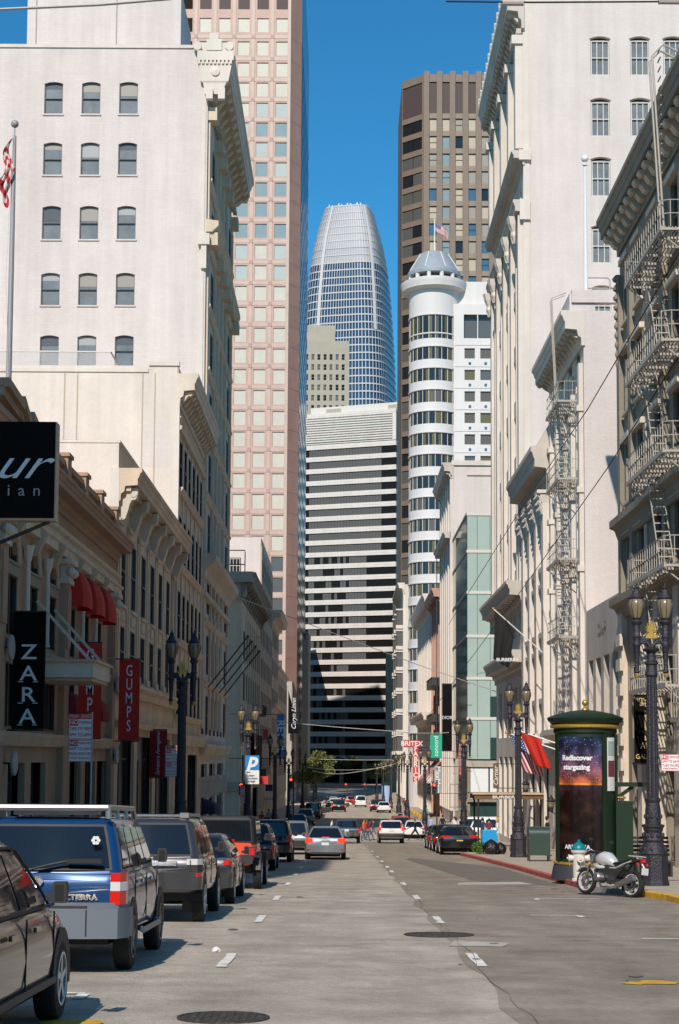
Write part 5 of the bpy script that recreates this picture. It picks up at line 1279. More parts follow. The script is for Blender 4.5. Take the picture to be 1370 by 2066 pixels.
# ---- striped tower
b = thing('striped_tower', 'broad office tower of white bands and dark glass closing the street view', 'tower', (2, 650, rz(650)))
pL = PY(612, 900, 657); pR = PY(799, 900, 643); dv = Vector((pR.x - pL.x, pR.y - pL.y, 0)).normalized(); nv = Vector((dv.y, -dv.x, 0)); LN = (Vector((pR.x, pR.y)) - Vector((pL.x, pL.y))).length
class SF_(Fr):
    def __init__(s): s.k = 'S'; s.rot = math.atan2(dv.y, dv.x)
    def P(s, u, z, o=0): return Vector((pL.x, pL.y, 0)) + dv * u + nv * o + Vector((0, 0, z))
F = SF_(); zz = [Zv(894 + 24.25 * i, 650) for i in range(27)]
ztp = Zv(836, 650)
mb = MB(); F.box(mb, .3, LN - .3, -9, ztp - 1, -22, -.6); mb.build('core', M['glass_shade'], b)
for i, z in enumerate(zz):
    mb = MB(); h = (zz[0] - zz[1])
    F.box(mb, 0, LN, z - h * .0 - 1.95, z, -21, 0); F.box(mb, -.02, LN + .02, z - 1.0, z - .85, -.5, .04)
    mb.build('floor_band', M['band_white'], b)
    mb = MB(); rnd2 = random.Random(i)
    for k in range(32):
        u = LN * k / 32; mb.mi = 1 if u < (34 if i < 9 else (4 if rnd2.random() < .6 else 20)) and u > 2 else 0
        if 20 < u < 28 and i < 18: mb.mi = 1
        F.box(mb, u + .05, u + LN / 32 - .03, z - h + .005, z - 1.96, -.58, -.45)
    mb.build('window_strip', [M['glass_shade'], M['curtain_grey']], b)
mb = MB(); F.box(mb, 0, LN, zz[0] + .3, ztp, -.45, 0); F.box(mb, 0, LN, ztp, ztp + 1.2, -21, .1); mb.build('top_wall', M['band_white'], b)
mb = MB()
for i in range(11): z = lerp(zz[0] + 1.3, ztp - .6, i / 10); F.box(mb, 1.5, LN - 1.5, z - .22, z + .22, .0, .5)
mb.build('louvre', M['band_white'], b)
mb = MB(); F.box(mb, 2.5, LN + .5, ztp + 1.2, ztp + 4.2, -14, -2); mb.build('plant_room', M['frame_white'], b)
mb = MB(); F.box(mb, 9.5, 16, ztp + 1.3, ztp + 3.2, -2, -1.7); F.box(mb, LN - 4, LN, ztp + 1.3, ztp + 3.2, -2, -1.7); mb.build('plant_vent', M['beige_tower'], b)
for u in (9, 18, 28, 36):
    mb = MB(); F.box(mb, u - .7, u + .7, -9.5, zz[-1] - 2, -.4, 1); mb.build('column', M['dark_stone'], b)
# ---- grey office block behind
D = 760.0
b = thing('beige_office_block', 'beige office block with small square windows in front of the tapering glass tower', 'tower', (-10, D, rz(D)))
FW = Fr('W', D); xa = PY(560, 700, D).x; xb = PY(705, 700, D).x; xm = PY(676, 700, D).x
zt = Zv(688, D); zt2 = Zv(650, D)
cols = [PY(u, 730, D).x for u in (607, 619, 631.5, 643.5, 656, 668, 680.5, 692.5)]; rws = [Zv(v, D) for v in (720, 740.5, 761, 781.5, 802.5, 823)]
mb = MB(); FW.wall(mb, xa, xb, -10, zt, [(x - .75, x + .75, z - 1.5, z + 1.3) for x in cols for z in rws], .5); shell(mb, xa, xb, D, D + 30, -10, zt, 'NEWT'); mb.build('wall', M['beige_tower'], b)
mb = MB(); shell(mb, xa, xm, D + 6, D + 25, zt - 1, zt2, 'SNEWT'); mb.build('upper_block', M['beige_tower'], b)
for x in cols[1:]:
    for z in rws: win(FW, x, z - 1.5, 1.5, 2.8, 'sash', 'frame_white', random.choice(('glass_shade', 'curtain_grey', 'glass_shade')), b, .4, .06)
# ---- tapering glass tower
D = 900.0
b = thing('tapered_glass_tower', 'tapering blue glass skyscraper with a white rounded crown in the middle of the sky', 'tower', (4, D, rz(D)))
cxx = PY(705, 600, D).x
prof = [(413, 50), (425, 53.5), (450, 61), (480, 69.5), (530, 79), (600, 86.5), (700, 93.5), (800, 98), (900, 100), (1560, 101)]
prof = [(Zv(v, D + 14), w * (D + 28) / 3200) for v, w in prof]
def hw(z):
    for (z0, w0), (z1, w1) in zip(prof, prof[1:]):
        if z1 <= z <= z0: return lerp(w1, w0, (z - z1) / (z0 - z1))
    return prof[0][1] if z > prof[0][0] else prof[-1][1]
def sq(r, a, z, n=4.2):
    a2 = a + R(14); c_, s_ = math.cos(a2), math.sin(a2); k = (abs(c_) ** n + abs(s_) ** n) ** (-1 / n) * r * .93
    x, y = c_ * k, s_ * k; ca_, sa_ = math.cos(R(-14)), math.sin(R(-14))
    return (cxx + x * ca_ - y * sa_, D + 28 + x * sa_ + y * ca_, z)
N = 96
ztw = prof[0][0]; zcr = Zv(518, D); fh = 4.6
nf = int((ztw + 10) / fh); levels = [ztw - fh * i for i in range(nf)]
zgl = [z for z in levels if z <= zcr]; 
mb = MB(); mb.rings([[sq(hw(z) - .35, 2 * math.pi * j / N, z) for j in range(N)] for z in levels]); mb.build('glass_skin', M['glass_tower'], b, smooth=True, sharp=60)
mb = MB()
for z in levels:
    t = .5 if z <= zcr else .35
    mb.rings([[sq(hw(z) + .1, 2 * math.pi * j / N, z) for j in range(N)], [sq(hw(z) + .35, 2 * math.pi * j / N, z - .3) for j in range(N)], [sq(hw(z) + .3, 2 * math.pi * j / N, z - t - .3) for j in range(N)]], cap=False)
mb.build('floor_ring', M['crown_white'], b, kind='stuff', smooth=True)
mb = MB()
for j in range(0, N):
    for za_, zb_ in zip(levels[::3], levels[3::3]):
        w = .16 if zb_ < zcr else .3
        for zz0, zz1 in ((za_, zb_),):
            a = 2 * math.pi * j / N; da = w / 26
            mb.add([sq(hw(zz0) + .4, a - da, zz0), sq(hw(zz0) + .4, a + da, zz0), sq(hw(zz1) + .4, a + da, zz1), sq(hw(zz1) + .4, a - da, zz1)], [(0, 1, 2, 3)])
mb.build('vertical_fin', M['crown_white'], b, kind='stuff')
mb = MB(); lv = [z for z in levels if z >= zcr - 1]
mb.rings([[sq(hw(z) - .1, 2 * math.pi * j / N, z - .3) for j in range(N)] for z in lv], cap=False); mb.build('crown_screen', M['crown_mesh'], b, smooth=True, sharp=60)
mb = MB()
for j in range(0, N, 2):
    a = 2 * math.pi * j / N
    mb.add([sq(hw(ztw), a, ztw), sq(hw(ztw), a + .05, ztw), sq(hw(ztw) - .3, a + .05, ztw + .9 + .7 * math.sin(j)), sq(hw(ztw) - .3, a, ztw + .9 + .7 * math.sin(j))], [(0, 1, 2, 3)])
mb.build('crown_edge', M['crown_white'], b, kind='stuff')
mb = MB()
for a in (R(229), R(300)):
    mb = MB()
    for z0, z1 in zip(levels[:18], levels[1:18]):
        mb.add([sq(hw(z0) + .55, a - .035, z0), sq(hw(z0) + .55, a + .035, z0), sq(hw(z1) + .55, a + .035, z1), sq(hw(z1) + .55, a - .035, z1)], [(0, 1, 2, 3)])
    mb.build('crown_spine', M['crown_white'], b)
# ================================================================ VEHICLES
def wheel(par, x, y, r, w, s, m='rim', spokes=5, detail=True):
    """tyre with a rim on its outer side (s = +1 right, -1 left)"""
    mb = MB(); h = w / 2; prof = [(r * .62, -h * .9), (r * .8, -h), (r * .95, -h * .92), (r, -h * .7), (r, h * .7), (r * .95, h * .92), (r * .8, h), (r * .62, h * .9)]
    mb.lathe(prof, n=28 if detail else 16, axis='x', cap=True); mb.smooth = True
    o = mb.build('wheel', M['tyre'], par, world=False, smooth=True, sharp=40); o.location = (x, y, r); WP[o.name] = wpos(par) + Vector((x, y, r))
    mb = MB(); f = s * h
    mb.lathe([(r * .64, f * .8), (r * .66, f * 1.02), (r * .6, f * 1.03), (r * .57, f * .6), (.01, f * .55)], n=24 if detail else 12, axis='x', cap=False)
    if detail:
        for i in range(spokes):
            a = 2 * math.pi * i / spokes + .3; c_, s_ = math.cos(a), math.sin(a)
            mb.rings([[(f * k, q * c_ - t * s_, q * s_ + t * c_) for k, t in ((.66, -tw), (.66, tw), (.95, tw), (.95, -tw))] for q, tw in ((r * .06, r * .09), (r * .58, r * .07))])
        mb.lathe([(.01, f * 1.0), (r * .13, f * 1.0), (r * .15, f * .8)], n=12, axis='x')
    mb.build('rim', M[m], o, world=False); return o
def car(kind, name, label, cat, X, Y, L, Wd, H, pm, heading=0, r=.34, group='vehicles on the street', bumper=None, zbot=.3, gh=None, belt=None, mirrors=True, lit=False, tail=None, plate='plate', detail=True, roofm=None, glassm='car_glass', npil=3, arch='black', X_is='c', rimm='rim', deck=None, noback=False):
    """a car heading along its local +y; Y is where its rear stands"""
    hw = Wd / 2; hl = L / 2
    cy = Y + hl * math.cos(heading)
    slope = math.atan(rz(cy + 1) - rz(cy))
    t = thing(name, label, cat, (X, cy, rz(cy)), 0, group)
    t.rotation_euler = (slope if abs(heading) < 1 else (-slope if abs(heading) > 2.5 else 0), 0, heading)
    B = lambda mb, nm, m, par=t, **k: mb.build(nm, [M[q] for q in m] if isinstance(m, (list, tuple)) else M[m], par, world=False, **k)
    belt = belt or H * (.58 if kind != 'sedan' else .645)
    if gh is None:
        gh = dict(suv=(-hl + .06, -hl + .32, hl - 1.25, hl - 2.0), sedan=(-hl + .45, -hl + 1.25, hl - 1.15, hl - 2.05), hatch=(-hl + .05, -hl + .75, hl - .9, hl - 1.9), pickup=(-.55, -.45, hl - 1.45, hl - 2.1), jeep=(-hl + .16, -hl + .2, hl - 1.35, hl - 1.6))[kind]
    yr0, yr1, yf0, yf1 = gh; wb = hw * .945; wr = hw * (.80 if kind in ('suv', 'jeep', 'pickup') else .7)
    if kind == 'jeep': wb, wr = hw * .88, hw * .82
    dk = deck or (belt if kind != 'sedan' else belt + .03)
    if kind == 'pickup': dk = belt
    # lower body
    def sec(y, w, zb, zt):
        h = zt - zb
        half = [(0, zb), (w * .8, zb), (w * .95, zb + .06), (w * .985, zb + h * .25), (w, zb + h * .5), (w * .99, zb + h * .72), (w * .965, zt - .1), (w * .93, zt - .03), (w * .84, zt), (0, zt + .015)]
        return [(x, y, z) for x, z in half] + [(-x, y, z) for x, z in half[-2:0:-1]]
    mb = MB(); st = [(-hl, hw * .9, zbot + .12, dk - .1), (-hl + .04, hw * .95, zbot + .08, dk - .03), (-hl + .16, hw * .985, zbot + .04, dk), (-hl + .5, hw, zbot, dk), (yf0 - .2, hw, zbot - .04, belt), (yf0 + .1, hw, zbot - .04, belt - .01), (hl - .7, hw * .99, zbot - .03, belt - .09), (hl - .25, hw * .95, zbot, belt - .18), (hl - .05, hw * .86, zbot + .05, belt - .3), (hl, hw * .78, zbot + .1, belt - .36)]
    if kind == 'jeep': st = [(-hl, hw * .8, zbot + .15, belt), (-hl + .03, hw * .82, zbot + .1, belt), (yf0, hw * .86, zbot, belt), (hl - .1, hw * .7, zbot + .1, belt - .02), (hl, hw * .66, zbot + .15, belt - .1)]
    mb.rings([sec(*s) for s in st]); body = B(mb, 'body', pm, smooth=True, sharp=28)
    # cabin
    def gw(t_): return lerp(wb, wr, t_ ** 1.25)
    def gy0(t_): return lerp(yr0, yr1, t_)
    def gy1(t_): return lerp(yf0, yf1, t_)
    def gz(t_): return lerp(belt - .02, H - .03, t_)
    def ring(w, ya, yb, z, rc=.14, n=4):
        out = []
        for cx_, cy_, a0 in ((w - rc, yb - rc, 0), (-w + rc, yb - rc, 90), (-w + rc, ya + rc, 180), (w - rc, ya + rc, 270)):
            for i in range(n + 1):
                a = R(a0 + 90 * i / n); out.append((cx_ + rc * math.cos(a), cy_ + rc * math.sin(a), z))
        return out
    rs = [ring(gw(q), gy0(q), gy1(q), gz(q)) for q in (0, .25, .5, .75, .93)]
    rs += [ring(gw(1) - .05, gy0(1) + .05, gy1(1) - .06, H - .008, .12), ring(gw(1) - .16, gy0(1) + .2, gy1(1) - .2, H + .012, .1)]
    mb = MB(); mb.rings(rs); B(mb, 'cabin', roofm or pm, smooth=True, sharp=40)
    # glass
    def grid(f, nu=6, nv=5, th=0):
        mb = MB(); mb.rings([[f(i / nu, j / nv) for i in range(nu + 1)] for j in range(nv + 1)], closed=False, cap=False); return mb
    wi = .13
    def rearf(a, b_):
        q = lerp(.1, .88, b_); w = gw(q) - wi; x = lerp(-w, w, a); bow = .035 * (1 - (2 * a - 1) ** 2)
        return (x, gy0(q) - .012 - bow, gz(q))
    def rearbase(a, b_):
        q = lerp(.06, .92, b_); w = gw(q) - wi + .03; return (lerp(-w, w, a), gy0(q) - .006 - .035 * (1 - (2 * a - 1) ** 2), gz(q))
    B(grid(rearbase), 'rear_window_seal', 'black', smooth=True); B(grid(rearf), 'rear_window', glassm, smooth=True)
    for s in (1, -1):
        fr = [0, .31, .62, 1] if npil == 3 else [0, .42, 1] if npil == 2 else [0, .22, .5, .74, 1]
        if kind == 'sedan' and npil == 3: fr = [0, .14, .55, 1]
        for k in range(len(fr) - 1):
            def sf(a, b_, k=k, s=s):
                q = lerp(.08, .86, b_); f = lerp(fr[k] + .018, fr[k + 1] - .018, a)
                return (s * (gw(q) + .006), lerp(gy0(q) + .13, gy1(q) - .1, f), gz(q))
            B(grid(sf, 3, 5), 'side_window', glassm, smooth=True)
    def wind(a, b_):
        q = lerp(.08, .9, b_); w = gw(q) - .1; return (lerp(-w, w, a), gy1(q) + .01 + .04 * (1 - (2 * a - 1) ** 2), gz(q))
    B(grid(wind), 'windscreen', glassm, smooth=True)
    # bumpers
    bm = bumper or pm
    mb = MB(); hb = .3 if kind != 'jeep' else .2; z0 = zbot + .1
    if kind == 'jeep': mb.box(-hw * .8, hw * .8, -hl - .14, -hl + .02, zbot + .16, zbot + .38)
    else: mb.rings([[(w, y, z) for w, y in [(-hw * 1.0, -hl + .55), (-hw * 1.0, -hl + .14), (-hw * .93, -hl - .0), (-hw * .78, -hl - .07), (0, -hl - .09), (hw * .78, -hl - .07), (hw * .93, -hl - .0), (hw * 1.0, -hl + .14), (hw * 1.0, -hl + .55)]] for z in (z0, z0 + .05, z0 + hb - .03, z0 + hb)])
    B(mb, 'rear_bumper', bm, smooth=True, sharp=35)
    # wheels
    wy = (-hl + .82 if kind != 'jeep' else -hl + .68, hl - .86 if kind != 'jeep' else hl - .7)
    tw = .21
    for y in wy:
        for s in (1, -1):
            wheel(t, s * (hw - tw / 2 + .012), y, r, tw, s, rimm, 5, detail)
            if kind != 'jeep':
                mb = MB(); a_ = [(math.cos(R(k)), math.sin(R(k))) for k in range(-12, 193, 15)]
                mb.rings([[(s * xx, y + c_ * (r + .075), r + .02 + s_ * (r + .075)) for c_, s_ in a_] for xx in (hw - .3, hw + .006)]); B(mb, 'wheel_arch', arch)
            else:
                mb = MB(); mb.rings([[(s * xx, y + c_ * (r + q), r + s_ * (r + q)) for c_, s_, q in [(math.cos(R(k)), math.sin(R(k)), .1) for k in range(10, 171, 16)] + [(math.cos(R(k)), math.sin(R(k)), .02) for k in range(170, 9, -16)]] for xx in (hw * .8, hw)]); B(mb, 'fender', 'plastic')
    if mirrors:
        for s in (1, -1):
            mb = MB(); ym = yf0 - .42; zm = belt + .1; x0 = s * (wb + .04); x1 = s * (hw + .17)
            xa, xb_ = min(x0 + s * .06, x1), max(x0 + s * .06, x1)
            mb.rings([[(lerp(xa, xb_, fx), y, zm + fz_) for fx, fz_ in ((0.06, -.06), (.9, -.06), (1, -.02), (1, .08), (.9, .12), (.1, .12), (0, .08), (0, -.02))] for y in (ym - .05, ym + .07)])
            mb.box(min(x0, xa + .02), max(x0, xa + .02) + .02, ym, ym + .06, zm - .04, zm + .02)
            o = B(mb, 'door_mirror', 'plastic' if kind in ('suv', 'jeep') else pm)
            mb = MB(); mb.box(xa + .025, xb_ - .025, ym - .056, ym - .051, zm - .035, zm + .095); B(mb, 'mirror_glass', 'mirror', o)
    if tail != 'none':
        for s in (1, -1):
            a, b_, z0, z1 = tail or ((.7, .985, belt - .19, belt - .04) if kind == 'sedan' else (.84, .99, belt - .36, belt - .04))
            mb = MB(); mb.rings([[(s * hw * a, -hl - .012, z), (s * hw * .93, -hl - .004, z), (s * hw * b_, -hl + .12, z), (s * hw * (b_ + .006), -hl + .3, z), (s * hw * .8, -hl + .3, z)] for z in (z0, z1)])
            B(mb, 'taillight', 'lens_lit' if lit else 'lens_red', smooth=False)
    if plate:
        mb = MB(); zp = belt - .32 if kind == 'sedan' else belt - .22; mb.box(-.16, .16, -hl - .03, -hl - .012, zp, zp + .15); B(mb, 'licence_plate', plate)
    if detail:
        mb = MB()
        for s in (1, -1):
            for f in (.3, .62):
                y = lerp(yr0 + .3, yf0 - .1, f); mb.box(min(s * (hw + .001), s * (hw + .03)), max(s * (hw + .001), s * (hw + .03)), y + .25, y + .42, belt - .17, belt - .13)
        B(mb, 'door_handle', 'chrome' if kind == 'sedan' else pm)
        for s in (1, -1):
            mb = MB()
            for y in (yr0 + .95, (yr0 + yf0) / 2 + .45, yf0 - .05): mb.box(min(s * (hw - .01), s * (hw + .0035)), max(s * (hw - .01), s * (hw + .0035)), y, y + .012, zbot + .12, belt - .05)
            B(mb, 'door_gap', 'black')
    mb = MB(); mb.box(-hw * .75, hw * .75, -hl + .35, hl - .4, zbot - .1, zbot + .12); B(mb, 'underbody', 'black')
    return t, B, dict(hl=hl, hw=hw, belt=belt, gw=gw, gy0=gy0, gz=gz, H=H)
def tailbox(B, x0, x1, y0, y1, z0, z1, m, nm='taillight'):
    mb = MB(); mb.rings([[(x0, y0, z), (lerp(x0, x1, .7), y0 - .0, z), (x1, y0 + .08, z), (x1, y1, z), (x0, y1, z)] for z in (z0, z1)]); return B(mb, nm, m)
RX = -2.42   # outer side of the cars parked on the left
# --- nearest dark brown car
t, B, d = car('suv', 'parked_car', 'dark brown car cut off by the lower left corner, nearest to the camera', 'car', RX - 1.03, 10.55, 4.75, 1.9, 1.62, 'paint_brown', r=.36, tail='none', belt=1.03, gh=(-2.3, -1.35, 1.15, .0), npil=3, rimm='rim', group='cars parked along the left kerb')
mb = MB(); mb.box(.93, .965, -1.3, 1.2, .36, .42); B(mb, 'sill_moulding', 'plastic')
mb = MB()
for s in (1,): mb.tube([(d['gw'](q) * s + .012, lerp(-2.17, -1.22, q), d['gz'](q)) for q in (0.02, .3, .6, .9)] + [(d['gw'](.92) + .01, y, d['gz'](.93)) for y in (-1.0, -.5, -.12)] + [(d['gw'](q) + .012, lerp(1.09, -.06, q), d['gz'](q)) for q in (.9, .6, .3, .02)], .014, 5)
mb.tube([(d['gw'](0) + .02, y, 1.035) for y in (-2.1, 0, 1.2)], .016, 5); B(mb, 'window_trim', 'black')
# --- blue off-roader
t, B, d = car('suv', 'parked_car', 'blue boxy off-roader with silver roof rack and grey bumper, parked left', 'car', -3.40, 18.4, 4.55, 1.84, 1.79, 'paint_blue', r=.38, tail='none', bumper='plastic_grey', zbot=.42, belt=1.17, plate=None, gh=(-2.22, -1.98, 1.0, .35), npil=4, rimm='rim_dark', group='cars parked along the left kerb')
for s in (1, -1):
    mb = MB()
    for z0, z1, mi in ((.80, .95, 0), (.955, 1.06, 1), (1.065, 1.16, 0)): 
        mb.mi = mi; mb.rings([[(s * .76, -2.30, z), (s * .87, -2.29, z), (s * .925, -2.16, z), (s * .925, -2.0, z), (s * .76, -2.0, z)] for z in (z0, z1)])
    B(mb, 'taillight', ['lens_red', 'lens_clear'])
mb = MB(); mb.rings([[(x, y, z) for x, y in ((-.95, -1.7), (-.95, -2.15), (-.86, -2.36), (-.5, -2.42), (.5, -2.42), (.86, -2.36), (.95, -2.15), (.95, -1.7))] for z in (.42, .46, .72, .76)]); B(mb, 'bumper_shell', 'plastic_grey', smooth=True)
mb = MB(); mb.box(.5, .515, -2.425, -2.38, .45, .75); mb.box(-.515, -.5, -2.425, -2.38, .45, .75); B(mb, 'bumper_joint', 'black')
mb = MB(); mb.box(-.5, .5, -2.41, -2.28, .762, .79); B(mb, 'bumper_top', 'plastic')
mb = MB(); mb.tube([(-.15, -2.30, 1.2), (.05, -2.31, 1.25), (.3, -2.3, 1.3), (.55, -2.29, 1.3)], .014, 5); mb.box(.25, .66, -2.325, -2.30, 1.27, 1.32); B(mb, 'wiper', 'black')
mb = MB(); mb.lathe([(.05, -2.31), (.065, -2.315), (.065, -2.30)], (-.08, 0, 1.06), 16, 'y'); mb.box(-.145, -.015, -2.318, -2.305, 1.045, 1.075); B(mb, 'badge', 'chrome')
text('XTERRA', .085, (.42, -2.302, .88), FACE, 'chrome', t, world=False, sx=1.25, bold=.006)
mb = MB(); mb.lathe([(.01, -2.312), (.03, -2.312), (.03, -2.3)], (.11, 0, .9), 10, 'y'); B(mb, 'lock', 'chrome')
mb = MB()
for i in range(6):
    a = i * math.pi / 3; mb.lathe([(.01, -2.235), (.022, -2.235), (.022, -2.225)], (.57 + .032 * math.cos(a), 0, 1.53 + .032 * math.sin(a)), 7, 'y')
B(mb, 'flower_sticker', 'sign_white')
mb = MB()
for s in (1, -1):
    mb.tube([(s * .68, -2.05, 1.78), (s * .68, -2.05, 1.88), (s * .66, -1.9, 1.91), (s * .66, .3, 1.91), (s * .66, .5, 1.78)], .035, 8)
    for y in (-1.2, -.4): mb.tube([(s * .67, y, 1.78), (s * .66, y, 1.9)], .03, 6)
mb.tube([(-.68, -2.05, 1.905), (.68, -2.05, 1.905)], .04, 8); mb.tube([(-.66, .1, 1.91), (.66, .1, 1.91)], .03, 8); mb.box(-.45, .55, -1.95, -1.75, 1.82, 1.87); B(mb, 'roof_rack', 'steel', smooth=True)
mb = MB(); mb.tube([(.93, -.95, .45), (.98, -.9, .42), (.98, .75, .42), (.93, .8, .45)], .035, 6); B(mb, 'side_step', 'steel')
# --- grey large off-roader
t, B, d = car('suv', 'parked_car', 'grey large off-roader with dark roof rails parked just ahead of the blue one', 'car', -3.33, 27.2, 4.85, 1.92, 1.78, 'paint_grey', r=.385, tail='none', zbot=.48, belt=1.13, gh=(-2.36, -2.12, 1.1, .35), npil=4, plate=None, group='cars parked along the left kerb')
for s in (1, -1):
    mb = MB()
    for z0, z1, mi in ((1.0, 1.1, 1), (.87, .995, 2), (.80, .865, 0)):
        mb.mi = mi; mb.rings([[(s * .72, -2.45, z), (s * .9, -2.43, z), (s * .965, -2.28, z), (s * .965, -2.1, z), (s * .72, -2.1, z)] for z in (z0, z1)])
    B(mb, 'taillight', ['lens_red', 'lens_clear', 'plastic'])
mb = MB(); mb.box(-.55, .55, -2.47, -2.42, .98, 1.07); B(mb, 'tailgate_garnish', 'chrome')
mb = MB(); mb.lathe([(.01, -2.48), (.09, -2.48), (.09, -2.46)], (-.0, 0, 1.12), 16, 'y'); B(mb, 'badge', 'chrome')
mb = MB(); mb.box(-.15, .17, -2.45, -2.44, .76, .91); B(mb, 'licence_plate', 'plate')
mb = MB(); mb.box(-.78, .78, -2.46, -2.43, .60, .622); mb.box(.775, .79, -2.455, -2.43, .62, 1.08); B(mb, 'tailgate_seam', 'black')
mb = MB()
for s in (1, -1): mb.tube([(s * .68, -1.95, 1.77), (s * .68, -1.85, 1.84), (s * .68, .2, 1.84), (s * .68, .35, 1.77)], .03, 6)
mb.tube([(-.66, -1.6, 1.83), (.66, -1.6, 1.83)], .025); mb.tube([(-.66, -.4, 1.83), (.66, -.4, 1.83)], .025); mb.box(.55, .7, -2.05, -1.9, 1.79, 1.88); B(mb, 'roof_rail', 'steel')
mb = MB(); mb.box(.6, .86, -1.9, -1.87, .2, .5); B(mb, 'mud_flap', 'plastic')
# --- dark silver saloon
t, B, d = car('sedan', 'parked_car', 'dark silver saloon, low, parked between the grey off-roader and the red open one', 'car', -3.17, 33.2, 4.85, 1.85, 1.45, 'paint_silver_dark', r=.34, zbot=.26, tail=(.8, .985, .82, .92), group='cars parked along the left kerb')
# --- red jeep
t, B, d = car('jeep', 'parked_car', 'red soft top off-roader with spare wheel on its tailgate, parked left', 'car', -2.95, 40.3, 4.2, 1.87, 1.84, 'paint_jeep', r=.405, tail='none', zbot=.5, belt=1.17, roofm='black', group='cars parked along the left kerb', npil=3, bumper='plastic', plate=None)
for s in (1, -1):
    mb = MB(); mb.box(s * .72 - .1, s * .72 + .1, -2.18, -2.1, .82, 1.08); B(mb, 'taillight_housing', 'plastic'); mb = MB(); mb.box(s * .72 - .07, s * .72 + .07, -2.2, -2.181, .86, 1.04); B(mb, 'taillight', 'lens_red')
mb = MB(); mb.lathe([(.2, -2.18), (.34, -2.14), (.39, -2.18), (.395, -2.36), (.36, -2.42), (.23, -2.42), (.2, -2.36)], (-.1, 0, 1.02), 24, 'y'); B(mb, 'spare_wheel', 'tyre', smooth=True)
mb = MB(); mb.lathe([(.22, -2.36), (.2, -2.3), (.02, -2.32)], (-.1, 0, 1.02), 20, 'y'); B(mb, 'spare_rim', 'rim_dark')
mb = MB(); mb.box(-.16, .28, -2.13, -2.105, 1.2, 1.26); B(mb, 'brake_light', 'lens_red')
mb = MB(); mb.box(.25, .6, -1.5, -1.4, 1.2, 1.62); mb.box(-.6, -.25, -1.5, -1.4, 1.2, 1.6); B(mb, 'seat_back', 'black')
# --- dark red car
car('hatch', 'parked_car', 'very dark red car half hidden behind the red off-roader', 'car', -3.15, 54.6, 4.4, 1.8, 1.6, 'paint_darkred', zbot=.3, group='cars parked along the left kerb')
# --- black suv
t, B, d = car('suv', 'parked_car', 'black sport utility car with bright plate, left lane edge, before the silver saloon', 'car', -2.95, 65.2, 4.7, 1.88, 1.72, 'paint_black', group='cars parked along the left kerb', tail=(.8, .99, .82, 1.12))
mb = MB()
for s in (1, -1): mb.tube([(s * .7, -1.9, 1.71), (s * .7, -1.8, 1.77), (s * .7, .2, 1.77)], .025, 6)
B(mb, 'roof_rail', 'steel')
car('suv', 'parked_car', 'silver grey tall car parked left, immediately behind the silver saloon in the lane', 'car', -2.45, 79.5, 4.5, 1.84, 1.66, 'paint_silver', group='cars parked along the left kerb', tail=(.72, .99, .86, 1.06), bumper='plastic')
# --- moving cars
t, B, d = car('sedan', 'car', 'silver four door saloon with red brake lights lit in the left lane', 'car', -.66, 69.6, 4.55, 1.78, 1.44, 'paint_silver', lit=True, glassm='car_glass', tail=(.6, .985, .74, .93), bumper='paint_silver', zbot=.24)
mb = MB(); mb.box(-.16, .16, -1.86, -1.8, .955, .99); B(mb, 'high_brake_light', 'lens_lit')
for s in (1, -1):
    mb = MB(); mb.box(min(s * .62, s * .8), max(s * .62, s * .8), -2.36, -2.33, .44, .475); B(mb, 'reflector', 'lens_red')
mb = MB(); mb.box(-.62, .62, -2.37, -2.34, .26, .34); B(mb, 'bumper_inset', 'plastic')
mb = MB(); mb.box(-.2, .2, -2.3, -2.285, .82, .85); B(mb, 'boot_trim', 'chrome')
t, B, d = car('pickup', 'pickup_truck', 'dark blue grey pickup truck crossing the junction ahead of the silver saloon', 'pickup truck', .45, 115.5, 5.4, 1.92, 1.75, 'paint_navy', lit=False, tail=(.86, .99, .72, 1.08), r=.38, zbot=.46, belt=1.1, bumper='chrome')
mb = MB(); mb.box(-.8, .8, -2.5, -.7, 1.095, 1.12); B(mb, 'load_bed', 'black')
t, B, d = car('suv', 'car', 'white compact sport utility car in the right lane at the crossing', 'car', 3.72, 116.8, 4.6, 1.87, 1.68, 'paint_white', lit=True, r=.35, zbot=.34, belt=1.1, tail=(.78, .99, .95, 1.2), bumper='plastic')
mb = MB(); mb.box(-.9, .9, -2.4, -2.37, .62, .66); B(mb, 'bumper_trim', 'chrome')
for s in (1, -1): tailbox(B, s * .68, s * .78, -2.19, -2.1, 1.2, 1.5, 'lens_red')
t, B, d = car('sedan', 'parked_car', 'glossy black saloon with yellow plate parked right beside the red kerb', 'car', 6.02, 80.6, 4.7, 1.93, 1.44, 'paint_black', tail=(.5, .99, .86, .97), plate='plate_yellow', r=.35, group='cars parked along the right kerb')
car('hatch', 'parked_car', 'black car parked right, just ahead of the glossy black saloon', 'car', 6.05, 88, 4.6, 1.86, 1.5, 'paint_black', group='cars parked along the right kerb')
car('hatch', 'parked_car', 'dark grey green car, foremost of the parked group on the right', 'car', 6.1, 95, 4.5, 1.8, 1.45, 'paint_grey', group='cars parked along the right kerb')
car('suv', 'car', 'red car waiting beyond the crossing in the right hand lane', 'car', 5.4, 143, 4.4, 1.85, 1.7, 'paint_red', lit=True, detail=False)
car('sedan', 'car', 'cream white saloon next to the red car beyond the crossing', 'car', 6.35, 137, 4.6, 1.82, 1.5, 'paint_white', detail=False)
car('sedan', 'car', 'white saloon far down the right lane near the next crossing', 'car', 5.75, 211, 4.6, 1.84, 1.45, 'paint_white', detail=False)
car('suv', 'car', 'dark sport utility car just left of the far white saloon', 'car', 5.0, 219, 4.6, 1.85, 1.65, 'paint_darkred', detail=False, lit=True)
